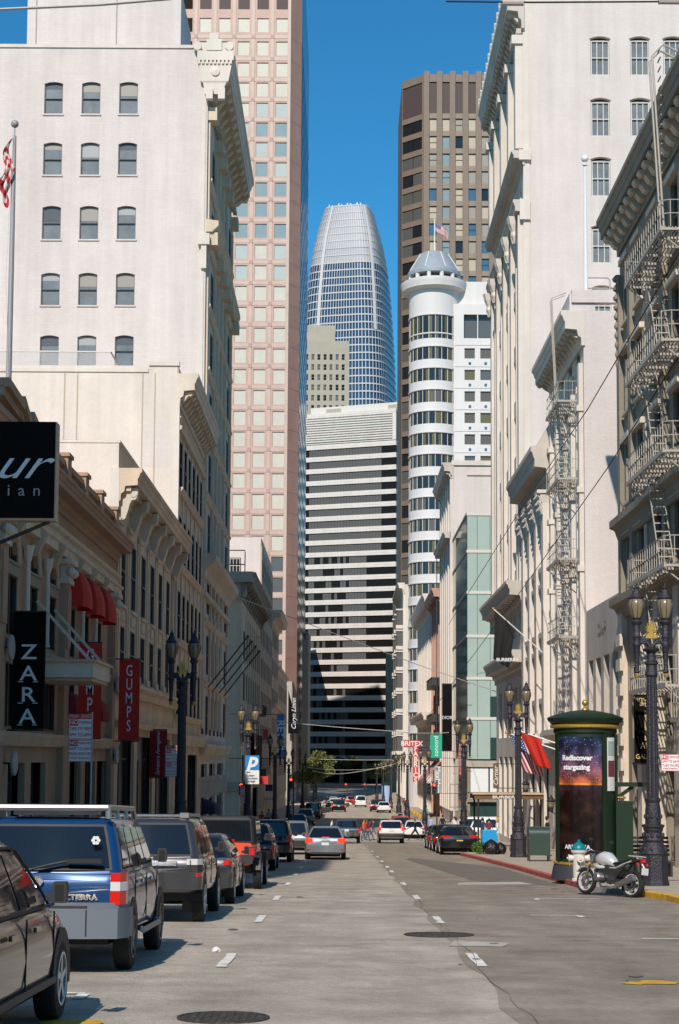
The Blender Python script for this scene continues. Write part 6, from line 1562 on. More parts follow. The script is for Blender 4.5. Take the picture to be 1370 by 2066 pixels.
car('suv', 'car', 'pale van shaped car beyond the far white saloon', 'car', 3.3, 262, 4.8, 1.9, 1.9, 'paint_white', detail=False)
car('suv', 'car', 'black sport utility car with lit tail lights in the far left lane', 'car', -.25, 216, 4.6, 1.9, 1.66, 'paint_black', detail=False, lit=True)
car('sedan', 'car', 'white saloon turning across the far crossing on the left', 'car', -.6, 262, 4.8, 1.85, 1.45, 'paint_white', heading=R(-78), detail=False)
car('sedan', 'car', 'white saloon with red lights in mid street beyond the far crossing', 'car', 4.1 - 7.3 + 1.9, 285, 4.6, 1.85, 1.5, 'paint_white', detail=False, lit=True)
car('hatch', 'parked_car', 'beige hatchback with yellow strap on the rear, parked left beyond the crossing', 'car', -3.7, 168, 4.4, 1.8, 1.62, 'paint_beige', group='cars parked far along the left kerb', detail=False)
car('pickup', 'parked_pickup', 'dark red pickup parked left just beyond the beige hatchback', 'pickup truck', -3.3, 186, 5.2, 1.9, 1.8, 'paint_darkred', group='cars parked far along the left kerb', detail=False)
car('suv', 'parked_car', 'dark car parked left beyond the dark red pickup', 'car', -3.2, 196, 4.6, 1.85, 1.7, 'paint_black', group='cars parked far along the left kerb', detail=False)
car('hatch', 'parked_car', 'grey car at the left kerb corner just past the crossing', 'car', -5.3 + 1.2, 152, 4.2, 1.8, 1.55, 'paint_grey', group='cars parked far along the left kerb', detail=False)
for i, y in enumerate((292, 300, 309)): car('sedan', 'car', ('orange red car beyond the far crossing', 'silver car beyond the far crossing, on the right', 'dark car farthest down the street')[i], 'car', (1.8, 4.0, .6)[i], y, 4.5, 1.8, 1.5, ('paint_red', 'paint_silver', 'paint_black')[i], detail=False, lit=True)
# white van in the side street behind the cart
t, B, d = car('suv', 'parked_van', 'white vehicle with red light on its roof standing behind the blue cart', 'van', 10.4, 128, 5.2, 2.0, 2.0, 'paint_white', heading=R(80), detail=False)
# ---------------------------------------------------------------- motorcycle
A_ = Vector((5.93, 38.75, 0)); Bq = Vector((6.83, 37.55, 0)); md = (A_ - Bq).normalized()
mid = (A_ + Bq) / 2; hd = math.atan2(md.y, md.x)
t = thing('motorcycle', 'silver and black motorcycle leaning on its stand by the white hydrant', 'motorcycle', (mid.x, mid.y, rz(mid.y) + .004))
t.rotation_euler = (0, 0, hd); tl = Matrix.Rotation(R(8), 4, 'X')
def MBm(): m = MB(); m.T = tl; return m
def Bm(mb, nm, m, par=None, **k): return mb.build(nm, M[m], par or t, world=False, **k)
for x, r, w, nm in ((.75, .31, .12, 'front_wheel'), (-.75, .325, .17, 'rear_wheel')):
    mb = MBm(); h = w / 2; mb.lathe([(r * .74, -h * .8), (r * .9, -h), (r, -h * .4), (r, h * .4), (r * .9, h), (r * .74, h * .8)], (x, 0, r), 28, 'y', cap=False); wo = Bm(mb, nm, 'tyre', smooth=True)
    mb = MBm(); mb.lathe([(r * .76, -h * .82), (r * .68, -h * .7), (r * .68, h * .7), (r * .76, h * .82)], (x, 0, r), 28, 'y', cap=False)
    for i in range(5):
        a = 2 * math.pi * i / 5 + .3
        for s in (-.09, .09): mb.bar((x + .03 * math.cos(a), 0, r + .03 * math.sin(a)), (x + r * .7 * math.cos(a + s), 0, r + r * .7 * math.sin(a + s)), .028)
    mb.lathe([(.05, -h * .9), (.05, h * .9)], (x, 0, r), 12, 'y'); Bm(mb, 'rim', 'rim', wo)
    mb = MBm(); mb.lathe([(r * .42, h * .75), (r * .42, h * .8), (r * .2, h * .8)], (x, 0, r), 20, 'y'); mb.lathe([(r * .42, -h * .8), (r * .42, -h * .75), (r * .2, -h * .75)], (x, 0, r), 20, 'y'); Bm(mb, 'brake_disc', 'steel', wo)
mb = MBm(); mb.rings([[(.75 + math.cos(a) * q, yy, .31 + math.sin(a) * q) for a in [R(k) for k in range(35, 151, 12)] for q in (.35,)] + [(.75 + math.cos(a) * .335, yy * .9, .31 + math.sin(a) * .335) for a in [R(k) for k in range(150, 34, -12)]] for yy in (-.085, .085)]); Bm(mb, 'front_fender', 'moped_silver', smooth=True)
mb = MBm()
for s in (-.1, .1): mb.tube([(.75, s, .31), (.47, s, .98)], .028, 8)
Bm(mb, 'front_fork', 'steel', smooth=True)
mb = MBm(); mb.tube([(.47, -.36, 1.0), (.42, -.3, 1.06), (.46, -.1, 1.02), (.46, .1, 1.02), (.42, .3, 1.06), (.47, .36, 1.0)], .014, 6); Bm(mb, 'handlebar', 'chrome', smooth=True)
for s in (-1, 1):
    mb = MBm(); mb.tube([(.44, s * .3, 1.05), (.38, s * .33, 1.25)], .008, 5); mb.ball((.38, s * .35, 1.29), .06, 10, 6, (.4, 1.2, .8)); Bm(mb, 'mirror', 'plastic')
mb = MBm(); mb.ball((.6, 0, .9), .1, 14, 8, (.8, 1, 1)); Bm(mb, 'headlight', 'chrome', smooth=True)
mb = MBm(); mb.box(.42, .56, -.1, .1, .98, 1.05); Bm(mb, 'instrument_panel', 'plastic')
def blob(pts, m, nm, n=14):
    """loft of elliptical sections (x, z, half width, half height)"""
    mb = MBm(); rs = []
    for x, z, w, h in pts: rs.append([(x, w * math.cos(2 * math.pi * j / n), z + h * math.sin(2 * math.pi * j / n)) for j in range(n)])
    mb.rings(rs); return Bm(mb, nm, m, smooth=True, sharp=70)
blob([(.46, .82, .04, .06), (.4, .85, .14, .14), (.22, .87, .18, .18), (.04, .86, .175, .17), (-.12, .8, .12, .11), (-.2, .76, .06, .04)], 'moped_silver', 'fuel_tank')
blob([(.5, .68, .03, .05), (.42, .68, .15, .09), (.25, .66, .17, .07), (.1, .66, .12, .04)], 'moped_silver', 'tank_shroud')
blob([(-.08, .79, .08, .02), (-.2, .77, .13, .05), (-.42, .8, .13, .055), (-.62, .88, .12, .05), (-.78, .93, .07, .03)], 'black', 'seat')
blob([(-.02, .66, .1, .03), (-.25, .67, .12, .035), (-.5, .8, .1, .04), (-.7, .86, .09, .03)], 'moped_silver', 'side_panel')
blob([(-.6, .82, .08, .05), (-.8, .88, .07, .05), (-.98, .9, .05, .03)], 'plastic', 'tail_unit')
mb = MBm(); mb.box(-1.0, -.62, -.1, .1, .97, .99); mb.box(-.9, -.86, -.08, .08, .92, .97); Bm(mb, 'luggage_rack', 'moped_silver')
mb = MBm(); mb.box(-1.03, -.97, -.06, .06, .85, .93); Bm(mb, 'taillight', 'lens_red')
for s in (-1, 1):
    mb = MBm(); mb.ball((-.98, s * .16, .8), .035, 8, 6); Bm(mb, 'rear_indicator', 'lens_red'); mb = MBm(); mb.ball((.52, s * .2, .72), .035, 8, 6); Bm(mb, 'front_indicator', 'lens_orange')
mb = MBm(); mb.tube([(-.95, 0, .85), (-1.08, 0, .68)], .02); mb.box(-1.1, -1.07, -.1, .1, .56, .72); Bm(mb, 'licence_plate', 'plate')
blob([(.42, .62, .08, .12), (.25, .6, .12, .16), (0, .58, .12, .17), (-.25, .55, .11, .15), (-.45, .6, .08, .1)], 'plastic', 'frame_shroud')
mb = MBm(); mb.tube([(.1, -.15, .3), (.3, -.13, .35), (.42, -.1, .6)], .022, 6); mb.tube([(.1, .15, .3), (.3, .13, .35), (.42, .1, .6)], .022, 6); mb.tube([(.48, 0, 1.0), (.56, .08, .85), (.5, .1, .7)], .008, 4); mb.tube([(.48, 0, 1.0), (.58, -.08, .82), (.5, -.1, .66)], .008, 4); Bm(mb, 'cable_loom', 'black')
mb = MBm(); mb.box(-.28, .3, -.13, .13, .3, .58); mb.lathe([(.12, -.2), (.13, .2)], (.1, 0, .42), 12, 'y'); Bm(mb, 'engine_block', 'rim_dark')
for s in (-1, 1):
    mb = MBm(); mb.lathe([(.08, s * .13), (.1, s * .2), (.1, s * .34), (.07, s * .37)], (.12, 0, .42), 12, 'y')
    for k in range(5): mb.lathe([(.112, s * (.17 + k * .03)), (.112, s * (.18 + k * .03))], (.12, 0, .42), 12, 'y')
    Bm(mb, 'cylinder_head', 'steel')
mb = MBm(); mb.tube([(.15, .22, .36), (.1, .18, .2), (-.2, .16, .2), (-.5, .18, .28)], .025, 8); Bm(mb, 'exhaust_pipe', 'chrome', smooth=True)
mb = MBm(); mb.tube([(-.42, .2, .27), (-.46, .2, .28), (-.95, .24, .46), (-.98, .24, .47)], .07, 14); Bm(mb, 'silencer', 'steel', smooth=True)
mb = MBm(); mb.bar((-.15, .08, .4), (-.75, .1, .325), .06, .09); mb.bar((.3, .1, .75), (-.2, .12, .35), .03); mb.bar((.3, -.1, .75), (-.2, -.12, .35), .03); mb.bar((-.2, .1, .35), (-.6, .1, .8), .03); mb.bar((-.2, -.1, .35), (-.6, -.1, .8), .03); Bm(mb, 'frame', 'plastic')
mb = MBm(); mb.tube([(-.05, .12, .25), (-.1, .3, .05)], .012); mb.tube([(-.15, .3, .3), (-.2, .34, .3)], .02); Bm(mb, 'side_stand', 'steel')
# ================================================================ STREET FURNITURE
def street_lamp(X, Y, label, off=False, two=True, s=1.0, ground=None):
    g = rz(Y) + .148
    t = thing('street_lamp', label, 'street lamp', (X, Y, g), 0, 'twin lantern street lamps')
    B = lambda mb, nm, m, par=t, **k: mb.build(nm, M[m], par, world=False, **k)
    mb = MB(); mb.lathe([(.40, 0), (.40, .1), (.37, .14), (.37, .78), (.40, .82)], n=8, a0=R(22.5)); mb.build('plinth', M['lamp_metal'], t, world=False)
    mb = MB(); mb.lathe([(.38, .82), (.34, .88), (.33, .95), (.27, 1.05), (.24, 1.1), (.27, 1.16), (.24, 1.22), (.22, 1.35), (.25, 1.4), (.25, 1.45), (.29, 1.5), (.29, 1.54), (.2, 1.56), (.2, 1.9), (.17, 2.1), (.2, 2.15), (.2, 2.2), (.155, 2.24)], n=20)
    for i in range(10):
        a = 2 * math.pi * i / 10
        for rr_, z in ((.32, .93), (.25, 1.28), (.2, 1.75)): mb.ball((rr_ * math.cos(a), rr_ * math.sin(a), z), .045, 6, 4, (1, 1, 1.5))
    B(mb, 'base_casting', 'lamp_metal', smooth=True)
    mb = MB(); n = 24; rs = []
    for r, z in ((.155, 2.24), (.15, 3), (.14, 4.6), (.132, 5.35)): rs.append([(r * (1 if j % 2 else .88) * math.cos(2 * math.pi * j / n), r * (1 if j % 2 else .88) * math.sin(2 * math.pi * j / n), z) for j in range(n)])
    mb.rings(rs); B(mb, 'post', 'lamp_metal')
    mb = MB(); mb.lathe([(.14, 5.33), (.165, 5.36), (.165, 5.42), (.14, 5.46), (.14, 5.62), (.18, 5.66), (.18, 5.7), (.12, 5.74), (.11, 5.95), (.2, 6.0), (.22, 6.04), (.12, 6.1)], n=16); B(mb, 'capital', 'lamp_metal', smooth=True)
    mb = MB()
    for q in (-1, 1):
        mb.tube([(0, 0, 6.05), (q * .1, 0, 6.2), (q * .26, 0, 6.22), (q * .36, 0, 6.15)], .05, 8); mb.lathe([(.09, -.06), (.09, .06)], (q * .2, 0, 6.27), 12, 'y'); mb.lathe([(.035, -.08), (.035, .08)], (q * .2, 0, 6.27), 8, 'y')
    B(mb, 'crossarm', 'lamp_metal', smooth=True)
    mb = MB()
    for i in range(-5, 6):
        a = i * R(15); L = .34 * math.cos(a * .75); p0 = (0, 0, 6.42)
        mb.rings([[(x0 + math.sin(a) * q * .62, yy, 6.42 + math.cos(a) * q) for x0, yy in ((-w, -.02), (w, -.02), (w, .02), (-w, .02))] for q, w in ((.05, .006), (L * .75, .017), (L * 1.15, .003))])
    mb.rings([[(x, yy, z) for x, z in ((-.17, 6.32), (.17, 6.32), (.11, 6.42), (.04, 6.46), (-.04, 6.46), (-.11, 6.42))] for yy in (-.035, .035)])
    for q in (-1, 1): mb.tube([(0, 0, 6.36), (q * .12, 0, 6.45), (q * .2, 0, 6.38), (q * .16, 0, 6.32), (q * .1, 0, 6.36)], .018, 5)
    B(mb, 'gilt_ornament', 'gold')
    for q in (-1, 1):
        c = (q * .37, 0, 0)
        mb = MB(); mb.lathe([(.05, 5.42), (.085, 5.45), (.06, 5.5), (.055, 5.56), (.085, 6.1), (.11, 6.14), (.11, 6.18), (.09, 6.22), (.09, 6.32), (.115, 6.36), (.09, 6.4), (.09, 6.66), (.13, 6.7), (.145, 6.75), (.1, 6.8), (.12, 6.85)], c, 14); lan = B(mb, 'lantern_stem', 'lamp_metal', smooth=True)
        mb = MB(); mb.lathe([(.03, 5.3), (.055, 5.34), (.06, 5.39), (.03, 5.43)], c, 10); B(mb, 'pendant', 'gold', lan, smooth=True)
        mb = MB(); mb.lathe([(.115, 6.85), (.165, 6.98), (.2, 7.12), (.205, 7.22), (.175, 7.32), (.13, 7.36)], c, 16); B(mb, 'lantern_glass', 'lamp_glass', lan, smooth=True)
        mb = MB()
        for i in range(8):
            a = 2 * math.pi * i / 8; mb.tube([(c[0] + r * math.cos(a), r * math.sin(a), z) for r, z in ((.12, 6.85), (.17, 6.98), (.206, 7.12), (.21, 7.22), (.18, 7.32))], .011, 4)
        mb.lathe([(.17, 7.33), (.2, 7.37), (.13, 7.46), (.1, 7.54), (.06, 7.6), (.085, 7.63), (.02, 7.7), (.01, 7.78)], c, 12); B(mb, 'lantern_cap', 'lamp_metal', lan, smooth=True)
    return t
def dup(root, X, Y, label):
    r = root.copy(); COL.objects.link(r); r.location = (X, Y, rz(Y) + .148); r['label'] = label
    for ch in list(root.children):
        c = ch.copy(); COL.objects.link(c); c.parent = r
        for g in ch.children: q = g.copy(); COL.objects.link(q); q.parent = c
    return r
lamp0 = street_lamp(8.0, 40.9, 'twin lantern street lamp nearest on the right, behind the motorcycle')
LAMPS = [(7.85, 70.5, 'twin lantern street lamp on the right by the green mailbox'), (7.4, 96, 'twin lantern street lamp right, beside the black parked cars'), (7.3, 138.5, 'twin lantern street lamp right, on the far corner of the crossing'), (7.6, 182, 'twin lantern street lamp right in front of the red vertical shop sign'),
 (7.55, 207, 'twin lantern street lamp right, next one beyond the red shop sign'), (7.5, 240, 'small far street lamp right, before the thin grey pole'), (7.5, 280, 'small far street lamp on the right beyond the far crossing'), (7.5, 330, 'farthest small street lamp on the right'),
 (-5.2, 51.9, 'large twin lantern street lamp left in front of the red banners'), (-4.95, 85, 'twin lantern street lamp left above the blue parking sign'), (-4.75, 115, 'twin lantern street lamp left beside the blue vertical banner'), (-4.9, 150, 'dark street lamp left just beyond the crossing'), (-4.9, 205, 'dark far street lamp on the left before the tree')]
for x, y, l in LAMPS: dup(lamp0, x, y, l)
# ---- kiosk
K = (6.95 + .05, 45.6); g = rz(K[1]) + .14
t = thing('advertising_kiosk', 'round green advertising kiosk with starry poster and gold ball on top', 'kiosk', (K[0], K[1], g))
B = lambda mb, nm, m, par=None, **k: mb.build(nm, M[m], par or t, world=False, **k)
mb = MB(); mb.lathe([(1.0, 0), (.93, .35), (.9, .42)], n=32); B(mb, 'base', 'kiosk_base', smooth=True)
mb = MB(); mb.lathe([(.91, .42), (.93, .44), (.93, .48), (.9, .5)], n=32); B(mb, 'gilt_band', 'gold', smooth=True)
mb = MB(); mb.lathe([(.86, .5), (.86, 4.1), (.9, 4.14), (.9, 4.26)], n=40); B(mb, 'drum', 'kiosk_green', smooth=True)
def arc_panel(a0, a1, r, z0, z1, th=.03, n=14):
    mb = MB(); vi = [[(r2 * math.cos(lerp(a0, a1, i / n)), r2 * math.sin(lerp(a0, a1, i / n)), z) for i in range(n + 1)] for r2, z in ((r - th, z0), (r, z0), (r, z1), (r - th, z1))]
    mb.rings([[vi[k][i] for k in range(4)] for i in range(n + 1)]); return mb
pa0, pa1 = R(270 - 66), R(270 + 22)
B(arc_panel(pa0, pa1, .89, .62, 4.02, .02, 24), 'poster', 'poster_print', smooth=True)
for a in (pa0 - .07, pa1 + .02, R(270 + 62)): B(arc_panel(a, a + .12, .93, .5, 4.1), 'frame_post', 'kiosk_green')
B(arc_panel(R(270 + 36), R(270 + 58), .885, 2.5, 4.0, .02), 'side_poster', 'sign_white')
for z0, z1, m in ((2.9, 3.35, 'paint_red'), (3.5, 3.9, 'green_glass')): B(arc_panel(R(270 + 37), R(270 + 56), .893, z0, z1, .006), 'poster_shape', m if m != 'paint_red' else 'cloth_maroon')
mb = MB(); mb.lathe([(.95, 4.26), (1.0, 4.3), (1.0, 4.34), (.94, 4.38)], n=32); B(mb, 'gilt_ring', 'gold', smooth=True)
mb = MB(); mb.lathe([(.94, 4.38), (1.0, 4.42), (1.06, 4.48), (1.09, 4.55), (1.04, 4.59), (.8, 4.68), (.4, 4.76), (.1, 4.8)], n=40); B(mb, 'roof', 'kiosk_green', smooth=True, sharp=50)
mb = MB(); mb.lathe([(.11, 4.78), (.1, 4.83), (.04, 4.87), (.04, 4.92), (.08, 4.94)], n=14); mb.ball((0, 0, 5.0), .09, 14, 8); B(mb, 'ball_finial', 'gold', smooth=True)
mb = MB(); mb.box(.78, 1.26, -.5, .3, .05, 2.2); B(mb, 'side_cabinet', 'kiosk_green')
mb = MB(); mb.box(.7, 2.0, -.45, -.1, 2.62, 2.74); mb.bar((.85, -.3, 2.3), (1.3, -.3, 2.62), .1); B(mb, 'side_arm', 'kiosk_green')
mb = MB(); mb.lathe([(.12, 2.28), (.15, 2.3), (.12, 2.34)], (.95, -.35, 0), 10); B(mb, 'arm_collar', 'gold')
yc_ = R(270 - 34)
def kt(s, size, z, adeg, m='sign_white', bold=0, sx=1):
    cu_r = .905; a = R(adeg); o = text(s, size, (math.cos(a) * cu_r, math.sin(a) * cu_r, z), (R(90), 0, a + R(90)), m, t, world=False, bend=cu_r, bold=bold, ext=.004); return o
kt('Rediscover', .2, 3.42, 270 - 25, bold=.008); kt('stargazing', .2, 3.16, 270 - 26, bold=.008); kt('ARIZONA', .17, .93, 270 - 25, bold=.004)
# ---- mailbox
t = thing('mailbox', 'dark green relay mailbox with rounded top standing on legs', 'mailbox', (7.93, 64, rz(64) + .148)); 
B = lambda mb, nm, m, par=None, **k: mb.build(nm, M[m], par or t, world=False, **k)
mb = MB(); n = 10; prof = [(-.3, .25)] + [(-.3 * math.cos(math.pi * i / n), 1.08 + .3 * math.sin(math.pi * i / n)) for i in range(n + 1)] + [(.3, .25)]
mb.rings([[(x, y, z) for y, z in prof] for x in (-.4, .4)]); B(mb, 'body', 'mail_green', smooth=True)
for s in (-1, 1):
    mb = MB(); mb.rings([[(x, y * 1.05, .25 + (z - .25) * 1.02) for y, z in prof] for x in (s * .401, s * .425)]); B(mb, 'side_plate', 'mail_green')
    for y in (-.27, .27): mb = MB(); mb.box(s * .4 - .03, s * .4 + .03, y - .03, y + .03, 0, .25); B(mb, 'leg', 'mail_green')
# ---- hydrant
t = thing('fire_hydrant', 'white fire hydrant with teal cap behind the motorcycle', 'fire hydrant', (6.5, 43.6, rz(43.6) + .146))
mb = MB(); mb.lathe([(.2, 0), (.2, .06), (.165, .08), (.165, .74), (.2, .76), (.22, .8), (.22, .84)], n=20); B(mb, 'barrel', 'hydrant_white', smooth=True)
mb = MB(); mb.lathe([(.2, .84), (.2, .9), (.16, .98), (.08, 1.04), (.04, 1.06), (.04, 1.12)], n=16)
for i in range(8): a = i * math.pi / 4; mb.ball((.18 * math.cos(a), .18 * math.sin(a), .9), .03, 6, 4)
B(mb, 'bonnet', 'hydrant_teal', smooth=True)
for ax, s in (('x', -1), ('x', 1), ('y', -1)):
    mb = MB(); mb.lathe([(.085, .15 * s), (.085, .24 * s), (.1, .245 * s), (.1, .29 * s), (.03, .3 * s), (.03, .33 * s)], (0, 0, .62), 12, ax); B(mb, 'outlet_cap', 'hydrant_white', smooth=True)
    p = (.27 * s, 0) if ax == 'x' else (0, .27 * s); mb = MB(); mb.tube([(p[0], p[1], .56), (p[0] * .95, p[1] * .95 - .02, .42), (p[0] * .7, p[1] * .7, .36), (p[0] * .6, p[1] * .6, .5)], .012, 5); B(mb, 'chain', 'steel')
# ---- signs ------------------------------------------------------------
def banner(label, X0, X1, Y, zt, zb, m, wallx, name='banner', top=True, cat='banner', thick=.03, arms=True):
    t = thing(name, label, cat, ((X0 + X1) / 2, Y, zb))
    mb = MB(); n = 8
    for i in range(1): mb.box(X0, X1, Y - thick / 2, Y + thick / 2, zb, zt)
    mb.build('cloth', M[m], t)
    if arms:
        for z in (zt + .03, zb - .03): 
            mb = MB(); mb.tube([(wallx, Y, z), (X1 if wallx < X0 else X0, Y, z)], .025, 6); mb.build('bracket_arm', M['frame_dark'], t)
    return t
def P2(u, v, Y): return PY(u, v, Y)
def bn(label, u0, u1, v0, v1, Y, m, wallx, **k):
    a = P2(u0, v0, Y); c = P2(u1, v1, Y); return banner(label, a.x, c.x, Y, a.z, c.z, m, wallx, **k), a, c
t, a, c = bn('tall black hanging sign with large white letters ZARA', 29, 88, 1236, 1471, 42.8, 'sign_black', XL, name='hanging_sign', cat='sign', thick=.12)
for i, ch in enumerate('ZARA'):
    z = P2(60, (1317, 1360, 1403, 1447)[i], 42.8).z; o = text(ch, .57, ((a.x + c.x) / 2, 42.73, z), FACE, 'sign_white', t, sx=1.2, bold=.004)
    mb = MB(); zz_ = z - .2
    for x in ((-.2, .2) if ch in 'AR' else ()): mb.box((a.x + c.x) / 2 + x * 1.0 - .07, (a.x + c.x) / 2 + x + .07, 42.72, 42.73, zz_ - .02, zz_)
    if ch in 'AR': mb.build('serif', M['sign_white'], t)
t, a, c = bn('red vertical banner with white letters partly behind the grey canopy', 160, 203, 1298, 1488, 51.8, 'cloth_red', XL)
text('GUMPS', .62, ((a.x + c.x) / 2, 51.77, (a.z + c.z) / 2 + .05), FACE, 'sign_white', t, sx=.6, vert=True, lead=.86, bold=.004)
t, a, c = bn('red vertical banner with white letters against the grey bracketed building', 241, 280, 1331, 1494, 61.3, 'cloth_red', XL)
text('GUMPS', .62, ((a.x + c.x) / 2, 61.27, (a.z + c.z) / 2 + .05), FACE, 'sign_white', t, sx=.6, vert=True, lead=.86, bold=.004)
t, a, c = bn('small dark red banner with white script, left of the large lamp', 302, 336, 1473, 1568, 73.5, 'cloth_darkred', XL)
text('Salvatore Ferragamo', .24, ((a.x + c.x) / 2, 73.47, (a.z + c.z) / 2), (R(90), R(-90), 0), 'sign_white', t, shear=.35)
# big projecting sign at the left edge
Y = 34.0; a = P2(-60, 850, Y); c = P2(108, 1045, Y)
t = thing('projecting_sign', 'large black projecting sign box with white script at the left edge', 'sign', (a.x, Y, c.z))
mb = MB(); mb.box(a.x - 1.2, c.x, Y, Y + .4, c.z, a.z); mb.build('box', M['sign_black'], t)
mb = MB(); mb.box(a.x - 1.2, c.x + .03, Y + .02, Y + .38, c.z - .05, c.z - .003); mb.box(c.x + .003, c.x + .03, Y + .02, Y + .38, c.z, a.z); mb.build('edge_trim', M['tan_trim'], t)
text('ur', .98, (P2(36, 935, Y).x, Y - .01, P2(45, 938, Y).z), FACE, 'sign_white', t, shear=.55, sx=1.25, bold=-.004)
text('rian', .36, (P2(34, 992, Y).x, Y - .01, P2(34, 990, Y).z), FACE, 'sign_grey', t, spacing=1.9)
mb = MB(); q = P2(96, 1050, Y); mb.tube([(q.x, Y + .2, q.z), (XL - .2, Y + 1.2, q.z - 1.0)], .04); mb.tube([(XL - .5, Y + .2, c.z + 1), (a.x, Y + .2, c.z + 1)], .06); mb.build('stay_rod', M['frame_dark'], t)
# no parking signs
def park_sign(label, X, Y, zt, w, lines_top, lines_bot, post=True, px_=0.0, pole_label=None):
    t = thing('parking_sign', label, 'sign', (X, Y, rz(Y) + .148), 0, 'red and white parking signs')
    h1 = w * 1.05; h2 = w * .92
    if post:
        mb = MB(); mb.tube([(X + px_, Y + .03, rz(Y) + .1), (X + px_, Y + .03, zt + .05)], .03, 8); mb.build('post', M['steel'], t)
    z = zt
    for k, (h, ls) in enumerate(((h1, lines_top), (h2, lines_bot))):
        if not ls: continue
        mb = MB(); mb.box(X - w / 2, X + w / 2, Y - .006, Y, z - h, z); p = mb.build('plate', M['sign_white'], t)
        mb = MB()
        e = w * .03
        for x0, x1, z0, z1 in ((-w / 2 + .005, w / 2 - .005, z - e, z - .004), (-w / 2 + .005, w / 2 - .005, z - h + .004, z - h + e), (-w / 2 + .005, -w / 2 + e, z - h + e, z - e), (w / 2 - e, w / 2 - .005, z - h + e, z - e)): mb.box(X + x0, X + x1, Y - .009, Y - .0062, z0, z1)
        mb.build('border', M['sign_red'], p)
        zz_ = z
        for s, hh, inv in ls:
            H_ = hh * w
            if inv:
                mb = MB(); wd = w * .92 if inv == 1 else w * .36; mb.box(X - w * .46, X - w * .46 + wd, Y - .010, Y - .0063, zz_ - H_, zz_ - .02 * w); mb.build('red_field', M['sign_red'], p)
            if inv == 2:
                a_, b_ = s.split(' ', 1); text(a_, H_ * .85, (X - w * .28, Y - .014, zz_ - H_ * .52), FACE, 'sign_white', p, ext=.002, bold=.002); text(b_, H_ * .62, (X + w * .18, Y - .012, zz_ - H_ * .55), FACE, 'sign_red', p, ext=.002, sx=.82 if len(b_) < 8 else .72)
            else:
                L_ = len(s); sz = H_ * .8; o = text(s, sz, (X, Y - .014, zz_ - H_ * .5), FACE, 'sign_white' if inv else 'sign_red', p, ext=.002)
                wdt = max(v.co.x for v in o.data.vertices) - min(v.co.x for v in o.data.vertices)
                if wdt > w * .9:
                    for v in o.data.vertices: v.co.x *= w * .9 / wdt
            zz_ -= H_
        z -= h + .012
    return t
LT = [('TOW - AWAY', .2, 1), ('NO STOPPING', .28, 2), ('7AM TO 9AM', .26, 0), ('4PM TO 6PM', .26, 0)]
LB = [('NO PARKING', .26, 2), ('2AM TO 6AM', .22, 0), ('MON WED FRI', .22, 0), ('STREET SWEEPING', .14, 0)]
for u, v, Y, w, l in ((163, 1441, 40.0, .6, 'pair of parking signs nearest on the left, in front of the first red banner'), (349.5, 1504, 61, .6, 'pair of red and white parking signs left of the large black lamp'), (494, 1583, 85.5, .5, 'pair of red and white parking signs below the blue parking sign')):
    p = P2(u, v, Y); park_sign(l, p.x, Y, p.z, w, LT, LB, px_=.28)
p = P2(1353, 1522, 40.4); park_sign('red and white parking sign strapped to the nearest right lamp', p.x + .02, 40.55, p.z, .46, [], [('NO PARKING', .28, 2), ('2AM TO 6AM', .22, 0), ('TUES THURS', .22, 0), ('STREET SWEEPING', .12, 0)], post=False)
p = P2(591, 1590, 150); park_sign('small red and white parking sign left, beyond the crossing', p.x, 150, p.z, .6, LT, LB)
# blue P sign
Y = 84.6; a = P2(495, 1524, Y); c = P2(523, 1554, Y); e = P2(523, 1582, Y)
t = thing('garage_sign', 'blue parking sign with white letter P above a white garage direction panel', 'sign', (a.x, Y, e.z))
mb = MB(); mb.box(a.x, c.x, Y - .02, Y, c.z + .02, a.z); mb.build('blue_panel', M['sign_blue'], t); mb = MB(); mb.box(a.x, c.x, Y - .02, Y, e.z, c.z); mb.build('white_panel', M['sign_white'], t)
text('p', 1.05, ((a.x + c.x) / 2, Y - .03, (a.z + c.z) / 2 + .12), FACE, 'sign_white', t, bold=.035, shear=.25)
for i, s in enumerate(('Sutter-', 'Stockton', 'Garage')): text(s, .17, (a.x + .06, Y - .03, c.z - .28 - i * .15), FACE, 'black', t, align='LEFT', bold=.002)
mb = MB(); mb.box(a.x + .14, a.x + .3, Y - .03, Y - .021, c.z - .13, c.z - .09); mb.add([(a.x + .06, Y - .03, c.z - .11), (a.x + .16, Y - .03, c.z - .04), (a.x + .16, Y - .03, c.z - .18)], [(0, 1, 2)]); mb.build('arrow', M['sign_blue'], t)
mb = MB(); mb.tube([(a.x + .37, Y + .03, rz(Y) + .1), (a.x + .37, Y + .03, a.z)], .03); mb.build('post', M['steel'], t)
# more banners and signs
def simple_sign(label, u0, u1, v0, v1, Y, m, txt=None, size=.4, tm='sign_white', wallx=None, vert=False, rot=FACE, name='shop_sign', **k):
    t, a, c = bn(label, u0, u1, v0, v1, Y, m, wallx if wallx is not None else (XL if u0 < 690 else XR), name=name, cat='sign' if 'sign' in name else 'banner', arms=wallx != 0, thick=.08)
    if txt: text(txt, size, ((a.x + c.x) / 2, Y - .06, (a.z + c.z) / 2), rot, tm, t, vert=vert, **k)
    return t
DN = (R(90), R(90), 0); UP = (R(90), R(-90), 0)
simple_sign('tall blue vertical banner with white letters RETAIL on the left', 559, 573, 1442, 1530, 128, 'sign_blue', 'RETAIL', .85, rot=DN, name='vertical_banner', bold=.01)
simple_sign('small orange red square sign on the dark shop panel', 531, 541, 1473, 1491, 160, 'sign_red', None)
simple_sign('small orange sign with pale emblem by the blue parking sign', 522, 541, 1566, 1582, 100, 'sign_red', None, wallx=0)
